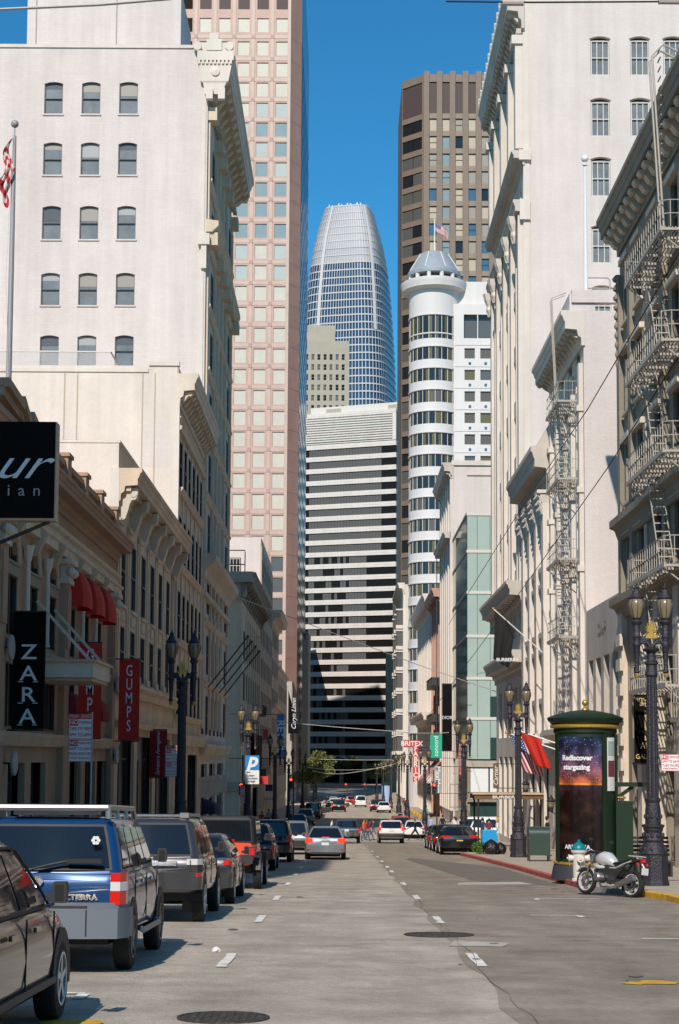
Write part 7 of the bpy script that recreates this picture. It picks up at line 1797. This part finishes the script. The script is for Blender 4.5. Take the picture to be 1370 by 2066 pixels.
simple_sign('white street name sign above the left pavement', 535, 558, 1609, 1615, 118, 'sign_white', 'GRANT', .3, 'black', wallx=0, name='street_name_sign')
simple_sign('dark sign with small white mark at the left building line', 536, 550, 1583, 1596, 125, 'awning_navy' if 'awning_navy' in M else 'awning_blue', None, wallx=0)
Y = 289; a = P2(582, 1388, Y); c = P2(602, 1480, Y)
t = thing('script_wall_sign', 'black diagonal panel with white vertical script on the far grey wall', 'sign', (a.x, Y, c.z))
mb = MB(); mb.add([(a.x, Y, a.z - .4), (a.x, Y, c.z), (c.x + .2, Y, c.z), (a.x, Y - .15, a.z - .4), (a.x, Y - .15, c.z), (c.x + .2, Y - .15, c.z)], [(0, 1, 2), (3, 4, 5), (0, 1, 4, 3), (1, 2, 5, 4), (0, 2, 5, 3)]); mb.build('panel', M['sign_black'], t)
text('Caryn Linnn', 1.15, ((a.x + c.x) / 2 + .1, Y - .2, (a.z + c.z) / 2 - .6), UP, 'sign_white', t, shear=.4)
# right side signs
t = simple_sign('red cross shaped shop sign, horizontal board with white letters BRITEX', 814, 848, 1494, 1507, 200, 'sign_red', 'BRITEX', .85, wallx=XR, name='horizontal_sign', bold=.02)
t = simple_sign('red vertical shop sign with white letters FABRICS', 833, 844, 1509, 1577, 199, 'sign_red', 'FABRICS', .85, vert=True, lead=.78, name='vertical_sign', bold=.02)
simple_sign('green banner with white vertical lettering concord', 868, 892, 1482, 1529, 165, 'cloth_green', 'concord', .62, rot=UP, name='green_banner', bold=.008)
t = simple_sign('tall black vertical sign with white letters DIOR', 892, 912, 1380, 1515, 150, 'sign_black', None)
p = P2(902, 1448, 149.9); text('DIOR', .42, (p.x, 149.9, p.z), FACE, 'sign_white', t)
simple_sign('grey vertical banner with white letters down it, under the green banner', 876, 890, 1547, 1600, 152, 'sign_grey', 'MaxMara', .7, rot=DN, name='grey_banner', bold=.01)
simple_sign('brown vertical banner with white script Cartier', 995, 1006, 1542, 1589, 98.5, 'sign_brown', 'Cartier', .4, rot=UP, name='brown_banner', shear=.3)
t = simple_sign('black banner with gilt lettering hanging beside the nearest right lamp', 1279, 1330, 1398, 1540, 61.5, 'sign_black', None, name='gallery_banner')
for s, v, sz in (('SPECIALTY', 1410, .21), ('SHOPS', 1420, .24), ('ART', 1505, .34), ('GALLERY', 1527, .26)):
    p = P2(1305, v, 61.4); text(s, sz, (p.x + .03, 61.42, p.z), FACE, 'gold_text', t, sx=.85, bold=.003)
p = P2(1302, 1434, 61.4); q = P2(1322, 1494, 61.4); mb = MB(); rr2 = random.Random(5)
mb.box(p.x - .02, q.x, 61.44, 61.455, q.z, p.z); mb.build('gilt_panel', M['gold_text'], t)
mb = MB()
for i in range(150): x = rr2.uniform(p.x, q.x - .03); z = rr2.uniform(q.z, p.z - .03); mb.box(x, x + .02, 61.43, 61.438, z, z + .025)
mb.build('panel_speckle', M['sign_black'], t, kind='stuff')
text('BURBERRY', .3, (XR - 1.8, 94.94, P2(1000, 1608, 95).z), FACE, 'sign_white')  if False else None
# canopy over the pavement
Y = 95.0; a = P2(957, 1600, Y); c = P2(1100, 1613, Y)
t = thing('shop_canopy', 'brown flat canopy reaching over the pavement on thin posts', 'canopy', (10, Y, rz(Y)))
mb = MB(); mb.box(a.x, XR - .02, Y, Y + 3.2, c.z, a.z - .08); mb.build('fascia', M['sign_brown'], t); mb = MB(); mb.box(a.x - .12, XR - .02, Y - .1, Y + 3.3, a.z - .08, a.z); mb.build('roof', M['tan_trim'], t)
for y in (Y + .15, Y + 3.0):
    mb = MB(); mb.tube([(a.x + .25, y, rz(Y) + .148), (a.x + .25, y, c.z)], .06, 8); mb.build('post', M['frame_dark'], t)
p = P2(1024, 1607, Y - .01); text('BURBERRY', .38, (p.x, Y - .01, p.z), FACE, 'sign_white', t, bold=.006)
# flags ------------------------------------------------------------------
def flag(name, label, base, tip, w, L, m, sway=.2, droop=1.0, seed=1, pole=True, uv=False, side=1, drift=(0, 0)):
    """cloth hanging from the outer part of a pole between base and tip"""
    b_, tp = Vector(base), Vector(tip); t = thing(name, label, 'flag', b_)
    mb = MB(); mb.tube([b_, tp], .035, 8); mb.build('pole', M['sign_white' if m != 'black_cloth' else 'frame_white'], t, smooth=True)
    mb = MB(); mb.ball(tp, .08, 10, 6); mb.build('pole_ball', M['gold'], t, smooth=True)
    d = (b_ - tp).normalized(); nu, nv = 22, 22; rn = random.Random(seed); me = bpy.data.meshes.new('cloth'); vs = []; fs = []; uvs = []
    for i in range(nu + 1):
        for j in range(nv + 1):
            f, g_ = i / nu, j / nv; p = tp + d * (.1 + f * w * (1 - .35 * g_)) ; p = p + Vector((drift[0] * g_, drift[1] * g_, -g_ * L * (1 - .06 * f)))
            amp = sway * g_ ** .6; p.y += amp * math.sin(f * 12 + g_ * 2.2); p.x += amp * .45 * math.cos(f * 10 + g_ * 3); vs.append(p - b_); uvs.append((g_, 1 - f))
    for i in range(nu):
        for j in range(nv): a_ = i * (nv + 1) + j; fs.append((a_, a_ + 1, a_ + nv + 2, a_ + nv + 1))
    me.from_pydata([tuple(v) for v in vs], [], fs); ul = me.uv_layers.new(name='UVMap')
    for lp in me.loops: ul.data[lp.index].uv = uvs[lp.vertex_index]
    me.materials.append(M[m]); me.shade_smooth(); o = put('cloth', me, t); md_ = o.modifiers.new('thickness', 'SOLIDIFY'); md_.thickness = .01; return t
pb = P2(1115, 1326, 92); flag('black_flag', 'large black flag with white lettering hanging from a slanted pole', (XR, 92.0, pb.z - .1), P2(995, 1228, 93.2), 1.7, 2.9, 'black_cloth', .14, seed=2)
p = P2(1026, 1331, 91.6); text('BURBERRY', .27, (p.x - .05, 91.75, p.z), FACE, 'sign_white', bpy.data.objects['black_flag'], bold=.006)
flag('striped_flag', 'striped flag with blue starred corner hanging from the nearer slanted pole', (XR, 80, P2(1145, 1530, 80).z), P2(1022, 1478, 80.6), 1.35, 2.0, 'flag_stripes', .12, seed=3, drift=(.9, 0))
flag('red_flag', 'plain red flag hanging beside the striped flag', (XR, 78.5, P2(1162, 1520, 78.5).z), P2(1040, 1472, 79.4), 1.15, 1.8, 'cloth_red', .12, seed=4, drift=(1.0, 0))
t = flag('turret_flag', 'small striped flag flying from the mast on the round tower', (cx + .1, 262, pz - 7.5), (cx + .1, 262, pz - .5), 2.6, .1, 'flag_stripes', .2) if False else None
def mastflag(label, x, y, z, w, h, dx, droop, m='flag_stripes'):
    me = bpy.data.meshes.new('flag'); vs = []; fs = []; uvs = []; nu, nv = 20, 10
    for i in range(nu + 1):
        for j in range(nv + 1):
            f, g_ = i / nu, j / nv; vs.append((x + dx * f * w * .85, y + .25 * math.sin(f * 8), z - g_ * h - droop * f ** 1.1)); uvs.append((f, 1 - g_))
    for i in range(nu):
        for j in range(nv): a_ = i * (nv + 1) + j; fs.append((a_, a_ + 1, a_ + nv + 2, a_ + nv + 1))
    me.from_pydata(vs, [], fs); ul = me.uv_layers.new(name='UVMap')
    for lp in me.loops: ul.data[lp.index].uv = uvs[lp.vertex_index]
    me.materials.append(M[m]); me.shade_smooth(); o = put('flag', me); tag(o, label, 'flag'); md_ = o.modifiers.new('thickness', 'SOLIDIFY'); md_.thickness = .02
q = P2(878, 448, 262); mastflag('small striped flag flying from the mast on the round tower', q.x, 262, q.z, 2.6, 1.5, 1, 1.6)
# left roof pole with hanging red white flag
Y = 43.2; q = P2(30, 250, Y); q0 = P2(28, 800, Y)
t = thing('roof_flagpole', 'weathered flagpole with ball and furled red and white flag at the left edge', 'flagpole', (q0.x, Y, 11.5))
mb = MB(); mb.lathe([(.085, 11.2), (.075, 15), (.055, q.z - .35)], (q.x, Y, 0), 10); mb.build('pole', M['blind_tan2' if False else 'sign_grey'], t, smooth=True)
mb = MB(); mb.ball((q.x, Y, q.z), .11, 12, 8); mb.tube([(q.x, Y, q.z - .4), (q.x, Y, q.z)], .02); mb.build('ball', M['sign_grey'], t, smooth=True)
mb = MB(); mb.tube([(q.x - .02, Y - .1, q.z - .4), (q.x - .12, Y - .12, 15), (q.x + .02, Y - .1, 12)], .008, 4); mb.build('halyard', M['wire_light'], t)
me = bpy.data.meshes.new('furled_flag'); vs = []; fs = []; uvs = []; nu, nv = 26, 18
for i in range(nu + 1):
    for j in range(nv + 1):
        f, g_ = i / nu, j / nv; spread = .5 * f ** .8
        vs.append((q.x - .05 - g_ * spread - .1 * math.sin(f * 9), Y - .06 + .1 * math.sin(g_ * 22 + f * 6) * (.3 + f), q.z - .45 - f * 1.75 - .25 * math.sin(g_ * 9) * f)); uvs.append((.5 + .45 * g_, f))
for i in range(nu):
    for j in range(nv): a_ = i * (nv + 1) + j; fs.append((a_, a_ + 1, a_ + nv + 2, a_ + nv + 1))
me.from_pydata([tuple(Vector(v) - Vector((q0.x, Y, 11.5))) for v in vs], [], fs); ul = me.uv_layers.new(name='UVMap')
for lp in me.loops: ul.data[lp.index].uv = uvs[lp.vertex_index]
me.materials.append(M['flag_stripes']); me.shade_smooth(); put('furled_flag', me, t)
# traffic lights ---------------------------------------------------------
def signal(label, X, Y, z, red=True, back=False, pole=True):
    t = thing('traffic_light', label, 'traffic light', (X, Y, rz(Y)), 0, 'traffic lights')
    mb = MB(); mb.box(X - .17, X + .17, Y, Y + .22, z - .5, z + .5); mb.build('housing', M['plastic'], t)
    for k, dz in enumerate((.32, 0, -.32)):
        mb = MB(); mb.lathe([(.01, -.01), (.105, -.01), (.11, 0)], (X, Y, z + dz), 14, 'y'); mb.build('lens', M['light_red' if k == 0 and red else 'lens_off'], t)
        mb = MB(); mb.rings([[(X + .125 * math.cos(R(a)), y, z + dz + .125 * math.sin(R(a))) for a in range(0, 181, 20)] for y in (Y - .16, Y)], closed=False, cap=False); mb.build('visor', M['plastic'], t)
    if pole: mb = MB(); mb.tube([(X + .25, Y + .15, rz(Y)), (X + .25, Y + .15, z + .6)], .06, 8); mb.tube([(X + .25, Y + .15, z), (X, Y + .15, z)], .03); mb.build('pole', M['frame_dark'], t)
    return t
for u, v, Y, l in ((876, 1591, 136, 'red traffic light on the right at the first crossing'), (486.5, 1592, 124, 'red traffic light left beside the blue parking sign'), (587, 1580, 146, 'red traffic light left beyond the first crossing'), (697.5, 1586, 288, 'red traffic light far in the middle, left one of two'), (735.5, 1586, 288, 'red traffic light far in the middle, right one of two')):
    p = P2(u, v, Y); signal(l, p.x, Y, p.z)
p = P2(865, 1592, 136); signal('unlit traffic light housing beside the red one on the right', p.x, 136, p.z, False, pole=False)
# parking meters right
for i, y in enumerate((146, 152, 158, 164, 170)):
    t = thing('parking_meter', 'yellow topped parking meter beyond the right crossing, %s in its row' % ('nearest', 'second', 'third', 'fourth', 'farthest')[i], 'parking meter', (7.6, y, rz(y) + .15), 0, 'yellow topped parking meters')
    mb = MB(); mb.tube([(0, 0, 0), (0, 0, 1.1)], .04, 6); mb.build('post', M['steel'], t, world=False); mb = MB(); mb.lathe([(.1, 1.1), (.14, 1.25), (.14, 1.4), (.08, 1.5)], n=10); mb.build('head', M['kerb_yellow'], t, world=False)
# cart with tarp, bag, bush ---------------------------------------------
Y = 77.5; a = P2(970, 1680, Y)
t = thing('covered_cart', 'bright blue covered cart on the right pavement', 'cart', (a.x + .4, Y, rz(Y) + .148))
mb = MB(); rs = []
for z, w, o in ((.45, .34, 0), (.6, .36, .01), (.9, .36, 0), (1.12, .34, -.01), (1.16, .28, 0)): rs.append([(w * math.cos(R(45 + 90 * k)) * 1.4 + .02 * math.sin(k * 7 + z * 9), .5 * math.sin(R(45 + 90 * k)) + o, z + .03 * math.sin(k * 5)) for k in range(4)])
mb.rings(rs); mb.build('tarpaulin', M['tarp'], t, world=False)
for k in (-1, 1): mb = MB(); mb.lathe([(.12, -.03), (.12, .03)], (k * .3, -.2, .12), 12, 'x'); mb.tube([(k * .3, -.2, .12), (k * .3, -.2, .5)], .015); mb.build('wheel', M['tyre'], t, world=False)
t = put('rubbish_bag', None) if False else None
def bag(x, y, r, label):
    mb = MB(); n = 16; rs = []; rn = random.Random(int(r * 1000))
    for k in range(9):
        f = k / 8; rr3 = r * (math.sin(math.pi * min(.98, f * .86 + .14)) ** .7) if f < 1 else .03
        rs.append([((rr3 * (1 + .12 * math.sin(j * 2.7 + k * 1.3))) * math.cos(2 * math.pi * j / n), (rr3 * (1 + .12 * math.cos(j * 3.1 + k))) * math.sin(2 * math.pi * j / n), f * r * 1.9) for j in range(n)])
    mb.rings(rs); o = mb.build('rubbish_bag', M['bag_plastic'], None, world=False, smooth=True, sharp=80); o.location = (x, y, rz(y) + .148); tag(o, label, 'bag', 'black rubbish bags by the cart')
bag(a.x + .35, 75.9, .38, 'black rubbish bag at the kerb, larger one below the blue cart'); bag(a.x + .85, 76.6, .3, 'black rubbish bag, smaller one right of the larger')
def leaves(mb, c, rx, ry, rz_, n, s, rn):
    for _ in range(n):
        while True:
            p = Vector((rn.uniform(-1, 1), rn.uniform(-1, 1), rn.uniform(-1, 1)))
            if p.length < 1: break
        p = Vector((c[0] + p.x * rx, c[1] + p.y * ry, c[2] + p.z * rz_)); a1 = rn.uniform(0, 6.28); a2 = rn.uniform(-1.2, 1.2)
        u = Vector((math.cos(a1), math.sin(a1), 0)) * s; v = Vector((-math.sin(a1) * math.sin(a2), math.cos(a1) * math.sin(a2), math.cos(a2))) * s * .8
        mb.add([p - u * .5, p + v * .5, p + u * .5, p - v * .5], [(0, 1, 2, 3)])
for k, (dx, l) in enumerate(((-.55, 'green shrub left of the black rubbish bag'), (1.25, 'green shrub right of the black rubbish bags'))):
    t = thing('shrub', l, 'shrub', (a.x + .35 + dx, 76.2, rz(76.2) + .148)); rn = random.Random(k)
    mb = MB(); leaves(mb, (0, 0, .32), .38, .3, .3, 500, .09, rn); mb.build('foliage', M['leaf_bush'], t, world=False)
    mb = MB(); mb.tube([(0, 0, 0), (0, 0, .3)], .03); mb.build('stem', M['bark'], t, world=False)
def tree(x, y, h, r, label, n=3000, leafs=.34, m='leaf'):
    t = thing('street_tree', label, 'tree', (x, y, rz(y) + .1)); rn = random.Random(int(x * 7 + y))
    mb = MB(); mb.tube([(0, 0, 0), (.08, .05, h * .25), (-.05, 0, h * .48)], .17, 8, .11)
    cl = []
    for i in range(11):
        a1 = i * 2.4; rr_ = r * (.25 + .6 * rn.random()); z = h * (.5 + .42 * rn.random()); e = (math.cos(a1) * rr_, math.sin(a1) * rr_, z); mb.tube([(-.02, 0, h * .4), (e[0] * .5, e[1] * .5, lerp(h * .45, z, .6)), e], .07, 5, .02); cl.append(e)
    mb.build('trunk', M['bark'], t, world=False)
    mb = MB()
    for c in cl: leaves(mb, c, r * .5, r * .5, r * .32, n // 11, leafs, rn)
    mb.build('crown', M[m], t, world=False)
tree(-4.3, 250, 8.8, 3.0, 'leafy street tree left of the street before the dark arcade'); tree(-5.1, 330, 8, 2.6, 'darker street tree farther down the left pavement', 1400, .45)
tree(8.8, 400, 9, 3.2, 'dark distant tree at the right end of the street', 1500, .5); tree(-6.5, 405, 9, 3.2, 'dark distant tree at the left end of the street', 1500, .5); tree(2.0, 560, 11, 4.2, 'dark distant tree before the foot of the striped tower', 1500, .6)
# thin pole and far things on the right
p = P2(789.5, 1516, 262); mb = MB(); mb.lathe([(.13, rz(262)), (.09, p.z)], (p.x, 262, 0), 8); tag(mb.build('signal_pole', M['steel']), 'thin pale grey pole rising on the right of the far crossing', 'pole')
t = thing('far_kiosk', 'small pale blue round kiosk far on the right pavement', 'kiosk', (8.6, 300, rz(300)))
mb = MB(); mb.lathe([(.9, .4), (.9, 3.6)], n=20); mb.build('drum', M['cloth_skyblue'], t, world=False, smooth=True); mb = MB(); mb.lathe([(1.1, 3.6), (1.1, 3.8), (.3, 4.2)], n=20); mb.build('roof', M['kiosk_green'], t, world=False); mb = MB(); mb.lathe([(.95, 0), (.92, .4)], n=20); mb.build('base', M['kiosk_base'], t, world=False)
# striped awning on the brick block
t = thing('red_awning', 'slanted red striped shop awning under the red vertical sign', 'awning', (XR - .8, 192, -1))
mb = MB()
for i in range(9):
    y = 186 + i * 1.6
    mb.mi = i % 2; mb.add([(XR, y, 1.6), (XR, y + 1.6, 1.6), (XR - 2.2, y + 1.6, -.9), (XR - 2.2, y, -.9), (XR - 2.2, y + 1.6, -1.3), (XR - 2.2, y, -1.3)], [(0, 1, 2, 3), (3, 2, 4, 5)])
mb.build('canvas', [M['cloth_red'], M['frame_white']], t)
mb = MB(); mb.tube([(XR, 186, 1.6), (XR - 2.2, 186, -1.2)], .04); mb.build('frame', M['frame_dark'], t)
# wires ------------------------------------------------------------------
def wire(label, pts, r=.015, m='wire', sag=0.0, extra=None, name='overhead_wire'):
    P = [Vector(p) for p in pts]; out = []
    for a_, b_ in zip(P, P[1:]):
        n = 14
        for i in range(n): f = i / n; q_ = a_.lerp(b_, f); q_.z -= sag * 4 * f * (1 - f); out.append(q_)
    out.append(P[-1]); mb = MB(); mb.tube(out, r, 5); o = mb.build(name, M[m]); tag(o, label, 'wire', 'overhead wires')
wire('thick pale cable crossing the top left corner', [P2(-60, 22, 12), P2(200, 10, 12.3), P2(345, -2, 12.6)], .012, 'wire_light')
wire('thin cable along the very top right edge', [P2(900, 3, 13), P2(1075, 5, 13), P2(1400, 3, 13)], .008, 'wire')
mb = MB()
for u, v in ((1035, 6), (1350, 3)): q = P2(u, v, 13); mb.tube([(q.x - .09, 13, q.z), (q.x + .09, 13, q.z)], .025, 8)
tag(mb.build('cable_insulator', M['porcelain']), 'porcelain cable insulators clamped to the wire at the top right edge', 'insulator')
wire('bright thin wire sloping from the left white tower across the street', [P2(458, 1197, 122), P2(845, 1342, 150), P2(1000, 1395, 120)], .035, 'wire_light')
wire('pale span wire crossing the street below the striped tower middle', [PX(480, 1446, XL), P2(790, 1475, 120), P2(905, 1478, 110)], .03, 'wire_light', .1)
wire('dark wire from the upper right corner down to the green glass block', [PX(1420, 425, XR - .3), P2(1186, 825, 66), P2(1060, 1012, 88), P2(905, 1260, 140)], .022)
wire('second dark wire, lower, running down across the white side wall', [PX(1420, 640, XR - .3), P2(1225, 945, 62), P2(1060, 1180, 85), P2(860, 1450, 140)], .02)
wire('thin wire crossing the front of the low stone shop', [P2(960, 1360, 130), P2(1125, 1325, 90), PX(1300, 1285, XR)], .02, 'wire_light')
wire('string of wires hung across the far crossing', [P2(630, 1555, 240), P2(700, 1560, 245), P2(820, 1533, 240)], .04, 'wire_light', .25)
wire('second wire hung low across the far crossing', [P2(600, 1545, 236), P2(720, 1553, 240), P2(800, 1540, 236)], .03, 'wire_light', .25)
wire('third wire across the street above the far tree', [P2(595, 1530, 225), P2(790, 1533, 225)], .03, 'wire_light', .1)
# wall lanterns of the corner tower
for i, (u, v, Y) in enumerate(((1137, 1625, 88), (1063, 1590, 100))):
    p = P2(u, v, Y); t = thing('wall_lantern', 'black wall lantern on the right shop fronts, %s' % ('nearer and larger' if i == 0 else 'above the canopy end'), 'lantern', (XR - .5, Y, p.z))
    mb = MB(); mb.lathe([(.12, -.35), (.2, .2), (.26, .25), (.05, .5), (.02, .6)], n=8); mb.tube([(0, 0, -.35), (.3, 0, -.5), (.5, 0, -.3)], .03); mb.build('cage', M['lamp_metal'], t, world=False)
    mb = MB(); mb.lathe([(.125, -.3), (.2, .18)], n=8); mb.build('glass', M['lamp_glass'], t, world=False)
# ================================================================ PEOPLE
def person(X, Y, h, label, top, legs, hair='hair_dark', heading=0, stride=.2, arm=.25, long_hair=False, z=None, hat=None, shorts=False, group='people on foot', lean=0, carry=False):
    s = h / 1.75
    t = thing('person', label, 'person', (X, Y, (rz(Y) + .003) if z is None else z), heading, group)
    vs = []; es = []; rd = []
    def V(p, r, par=None):
        vs.append(tuple(c * s for c in p)); rd.append(r * s)
        if par is not None: es.append((par, len(vs) - 1))
        return len(vs) - 1
    pel = V((0, 0, .95), .15); wa = V((0, .01, 1.1), .125, pel); ch = V((0, .02 + lean, 1.3), .15, wa); sh = V((0, .02 + lean, 1.44), .1, ch); nk = V((0, .03 + lean, 1.52), .055, sh); h1 = V((0, .05 + lean, 1.6), .085, nk); h2 = V((0, .05 + lean, 1.69), .085, h1)
    ends = []
    for q in (-1, 1):
        st = stride * q; hip = V((q * .09, 0, .88), .1, pel); kn = V((q * .1, st * .55 + .04, .5), .065, hip); an = V((q * .1, st * 1.1 - .04, .1), .042, kn); V((q * .1, st * 1.1 + .02, .035), .036, an); V((q * .11, st * 1.1 + .15, .03), .03, len(vs) - 1)
        so = V((q * .18, .02 + lean, 1.42), .06, sh); el = V((q * .24, -st * arm * 1.2 + lean, 1.14), .043, so); wr = V((q * .24, -st * arm * 3 + .08 + lean + (.12 if carry else 0), .92 + (.15 if carry else 0)), .028, el); hn = V((q * .235, -st * arm * 3 + .1 + lean + (.14 if carry else 0), .85 + (.13 if carry else 0)), .03, wr); ends.append((q, vs[hn]))
    me = bpy.data.meshes.new('body'); me.from_pydata(vs, es, []); ob = bpy.data.objects.new('tmp', me); COL.objects.link(ob)
    sk = ob.modifiers.new('s', 'SKIN'); sk.use_smooth_shade = True
    for i, v in enumerate(me.skin_vertices[0].data): v.radius = (rd[i] * (1.2 if i in (0, 1, 2, 3) else 1), rd[i] * (.8 if i in (0, 1, 2, 3) else 1)); v.use_root = (i == 0)
    su = ob.modifiers.new('b', 'SUBSURF'); su.levels = 2
    m2 = bpy.data.meshes.new_from_object(ob.evaluated_get(bpy.context.evaluated_depsgraph_get())); bpy.data.objects.remove(ob)
    m2.materials.clear()
    for q in ('skin', top, legs, 'black'): m2.materials.append(M[q])
    for p in m2.polygons:
        c = p.center / s
        k = 0
        if abs(c.x) < .19 and c.z > .93 and c.z < 1.5 or (c.z > 1.12 and c.z < 1.49): k = 1
        elif c.z <= .95 and c.z > (.52 if shorts else .1) and abs(c.x) < .2: k = 2
        elif c.z <= .1: k = 3
        elif abs(c.x) > .18 and c.z > .93 and not shorts: k = 1
        p.material_index = k
    put('body', m2, t)
    # fingers: one curled chain each, rooted in the palm
    for q, hp in ends:
        mb = MB()
        for i, ln in enumerate((.055, .066, .07, .062)):
            y = hp[1] + (i - 1.5) * .017 * s; mb.tube([(hp[0], y, hp[2]), (hp[0] + .004 * q, y + .004, hp[2] - ln * .5 * s), (hp[0] - .012 * q, y + .008, hp[2] - ln * s)], .009 * s, 5, .006 * s)
        mb.tube([(hp[0], hp[1] + .02 * s, hp[2] + .03 * s), (hp[0] - .01 * q, hp[1] + .05 * s, hp[2]), (hp[0] - .015 * q, hp[1] + .055 * s, hp[2] - .03 * s)], .01 * s, 5, .007 * s); mb.build('hand_fingers', M['skin'], t, world=False)
    mb = MB(); cz_ = 1.67 * s; cy_ = (.04 + lean) * s
    mb.ball((0, cy_ - .015 * s, cz_ + .02 * s), .108 * s, 12, 8, (.86, 1, 1.05)); 
    for v in range(len(mb.v)):
        x_, y_, z_ = mb.v[v]
        if y_ > cy_ + .03 * s and z_ < cz_ + .05 * s: mb.v[v] = (x_ * .85, cy_ + .03 * s, z_)
    if long_hair: mb.ball((0, cy_ - .06 * s, cz_ - .12 * s), .1 * s, 10, 6, (1, .6, 1.7))
    mb.build('hair', M[hat or hair], t, world=False, smooth=True)
    mb = MB(); mb.ball((0, cy_ + .1 * s, cz_ - .03 * s), .016 * s, 6, 4); mb.build('nose', M['skin'], t, world=False)
    return t
def pp_(u, vfoot): Y = Yd(vfoot); return P2(u, vfoot, Y).x, Y
PE = [((738, 1694), 1.72, 'woman in red top and jeans crossing, leftmost of the crossing group', 'shirt_red', 'cloth_denim', dict(long_hair=True, hair='hair_brown', heading=R(-80), stride=.3)),
      ((733, 1692), 1.68, 'person in bright orange top in the crossing group', 'cloth_orange', 'cloth_denim', dict(long_hair=True, hair='hair_brown', heading=R(-90), stride=.15)),
      ((745, 1693), 1.7, 'person in dark clothes at the right of the red dressed woman', 'cloth_maroon', 'cloth_denim', dict(long_hair=True, heading=R(-85), stride=.35)),
      ((754, 1693), 1.7, 'man in blue shirt and grey shorts striding across the street', 'cloth_denim', 'cloth_grey', dict(heading=R(90), stride=.5, shorts=True)),
      ((728, 1692), 1.2, 'child in red beside the crossing group', 'shirt_red', 'cloth_beige', dict(heading=R(-90), stride=.2)),
      ((838, 1693), 1.75, 'man all in black walking right of the white car', 'cloth_black', 'cloth_black', dict(heading=R(100), stride=.5, arm=.6, lean=.03))]
for (u, v), h, l, tp, lg, k in PE:
    x, y = pp_(u, v); person(x, y, h, l, tp, lg, **k)
for x, y, h, l, tp, lg, k in ((7.75, 137, 1.78, 'man in pale blue shirt and red shorts by the right corner lamp', 'cloth_skyblue', 'cloth_maroon', dict(shorts=True, heading=R(180))), (9.0, 141, 1.75, 'person in black walking on the right corner pavement', 'cloth_black', 'cloth_black', {}), (9.9, 139, 1.68, 'person in pale top and dark trousers on the right corner', 'cloth_white', 'cloth_black', dict(heading=R(180))),
      (6.0, 160, 1.7, 'person in black crossing behind the parked white saloon', 'cloth_black', 'cloth_black', {}), (-6.9, 112, 1.72, 'person in dark coat on the left pavement near the corner', 'cloth_black', 'cloth_grey', {}), (-6.0, 128, 1.7, 'person in white top on the left corner pavement', 'cloth_white', 'cloth_denim', {}), (-7.4, 150, 1.72, 'person in red on the left pavement beyond the crossing', 'shirt_red', 'cloth_black', {}), (-6.5, 155, 1.7, 'person in orange top on the left pavement beyond the crossing', 'cloth_orange', 'cloth_black', {}),
      (-7.0, 228, 1.75, 'person in white shirt far on the left pavement', 'cloth_white', 'cloth_grey', {}), (-5.6, 230, 1.7, 'person in teal top far on the left pavement', 'cloth_teal', 'cloth_black', {}), (-2.2, 133, 1.6, 'small dark figure crossing left of the pickup', 'cloth_black', 'cloth_black', dict(heading=R(-90))), (-.75, 134, 1.75, 'man in white shirt crossing behind the pickup', 'cloth_white', 'cloth_denim', dict(heading=R(-90))),
      (1.2, 284, 1.75, 'person crossing far away in the middle of the street', 'cloth_white', 'cloth_black', dict(heading=R(90), stride=.5)), (-2.3, 280, 1.72, 'person far away at the left of the far crossing', 'cloth_black', 'cloth_denim', {}), (8.6, 215, 1.75, 'person in red far on the right pavement', 'cloth_maroon', 'cloth_grey', {}), (8.9, 90.5, 1.7, 'worker in white top and yellow cap behind the blue cart', 'cloth_white', 'cloth_beige', dict(hat='kerb_yellow', heading=R(90))), (9.6, 108, 1.72, 'person in navy jacket walking under the tall right tower', 'cloth_navy', 'cloth_khaki', {}), (10.6, 114, 1.68, 'person in maroon top near the right corner of the crossing', 'cloth_maroon', 'cloth_black', {}), (8.6, 119, 1.75, 'person in white shirt waiting at the right kerb of the crossing', 'cloth_white', 'cloth_navy', {}), (-6.3, 98, 1.74, 'person in grey coat on the left pavement by the parking sign', 'cloth_grey', 'cloth_black', {}), (-7.2, 160, 1.66, 'person in beige on the left pavement past the red one', 'cloth_beige', 'cloth_denim', {}), (9.4, 175, 1.7, 'person in teal top on the right pavement beyond the meters', 'cloth_teal', 'cloth_navy', {}), (10.2, 92, 1.72, 'person in grey shirt beside the worker with yellow cap', 'cloth_beige', 'cloth_khaki', dict(heading=R(-90)))):
    zz_ = rz(y) + (.15 if x < LK or x > 7.35 else .003); person(x, y, h, l, tp, lg, z=zz_, **k)
x, y = P2(1072, 1700, 72).x, 72.0; person(x + .9, 73.5, 1.78, 'man in dark suit standing behind the green mailbox', 'cloth_black', 'cloth_black', z=rz(73.5) + .149, heading=R(-90), stride=.05)
person(P2(1128, 1690, 66).x, 66, 1.75, 'person in pale shirt and jeans half hidden behind the kiosk', 'cloth_grey', 'cloth_denim', z=rz(66) + .149, heading=R(30), stride=.15)
# tiny touches on the pavements
t = thing('city_bench', 'dark slatted metal bench on the right beside the lamp base', 'bench', (8.9, 47.5, rz(47.5) + .148))
mb = MB()
for i in range(5): mb.box(-.2, .9, .1 + i * .05, .13 + i * .05, .6 + i * .12, .68 + i * .12)
mb.build('backrest', M['frame_dark'], t, world=False)
mb = MB()
for i in range(5): mb.box(-.2, .9, -.4 + i * .1, -.33 + i * .1, .42, .45)
mb.build('seat', M['frame_dark'], t, world=False)
for x in (-.15, .85): mb = MB(); mb.box(x - .03, x + .03, -.4, .12, 0, .42); mb.build('leg', M['frame_dark'], t, world=False)
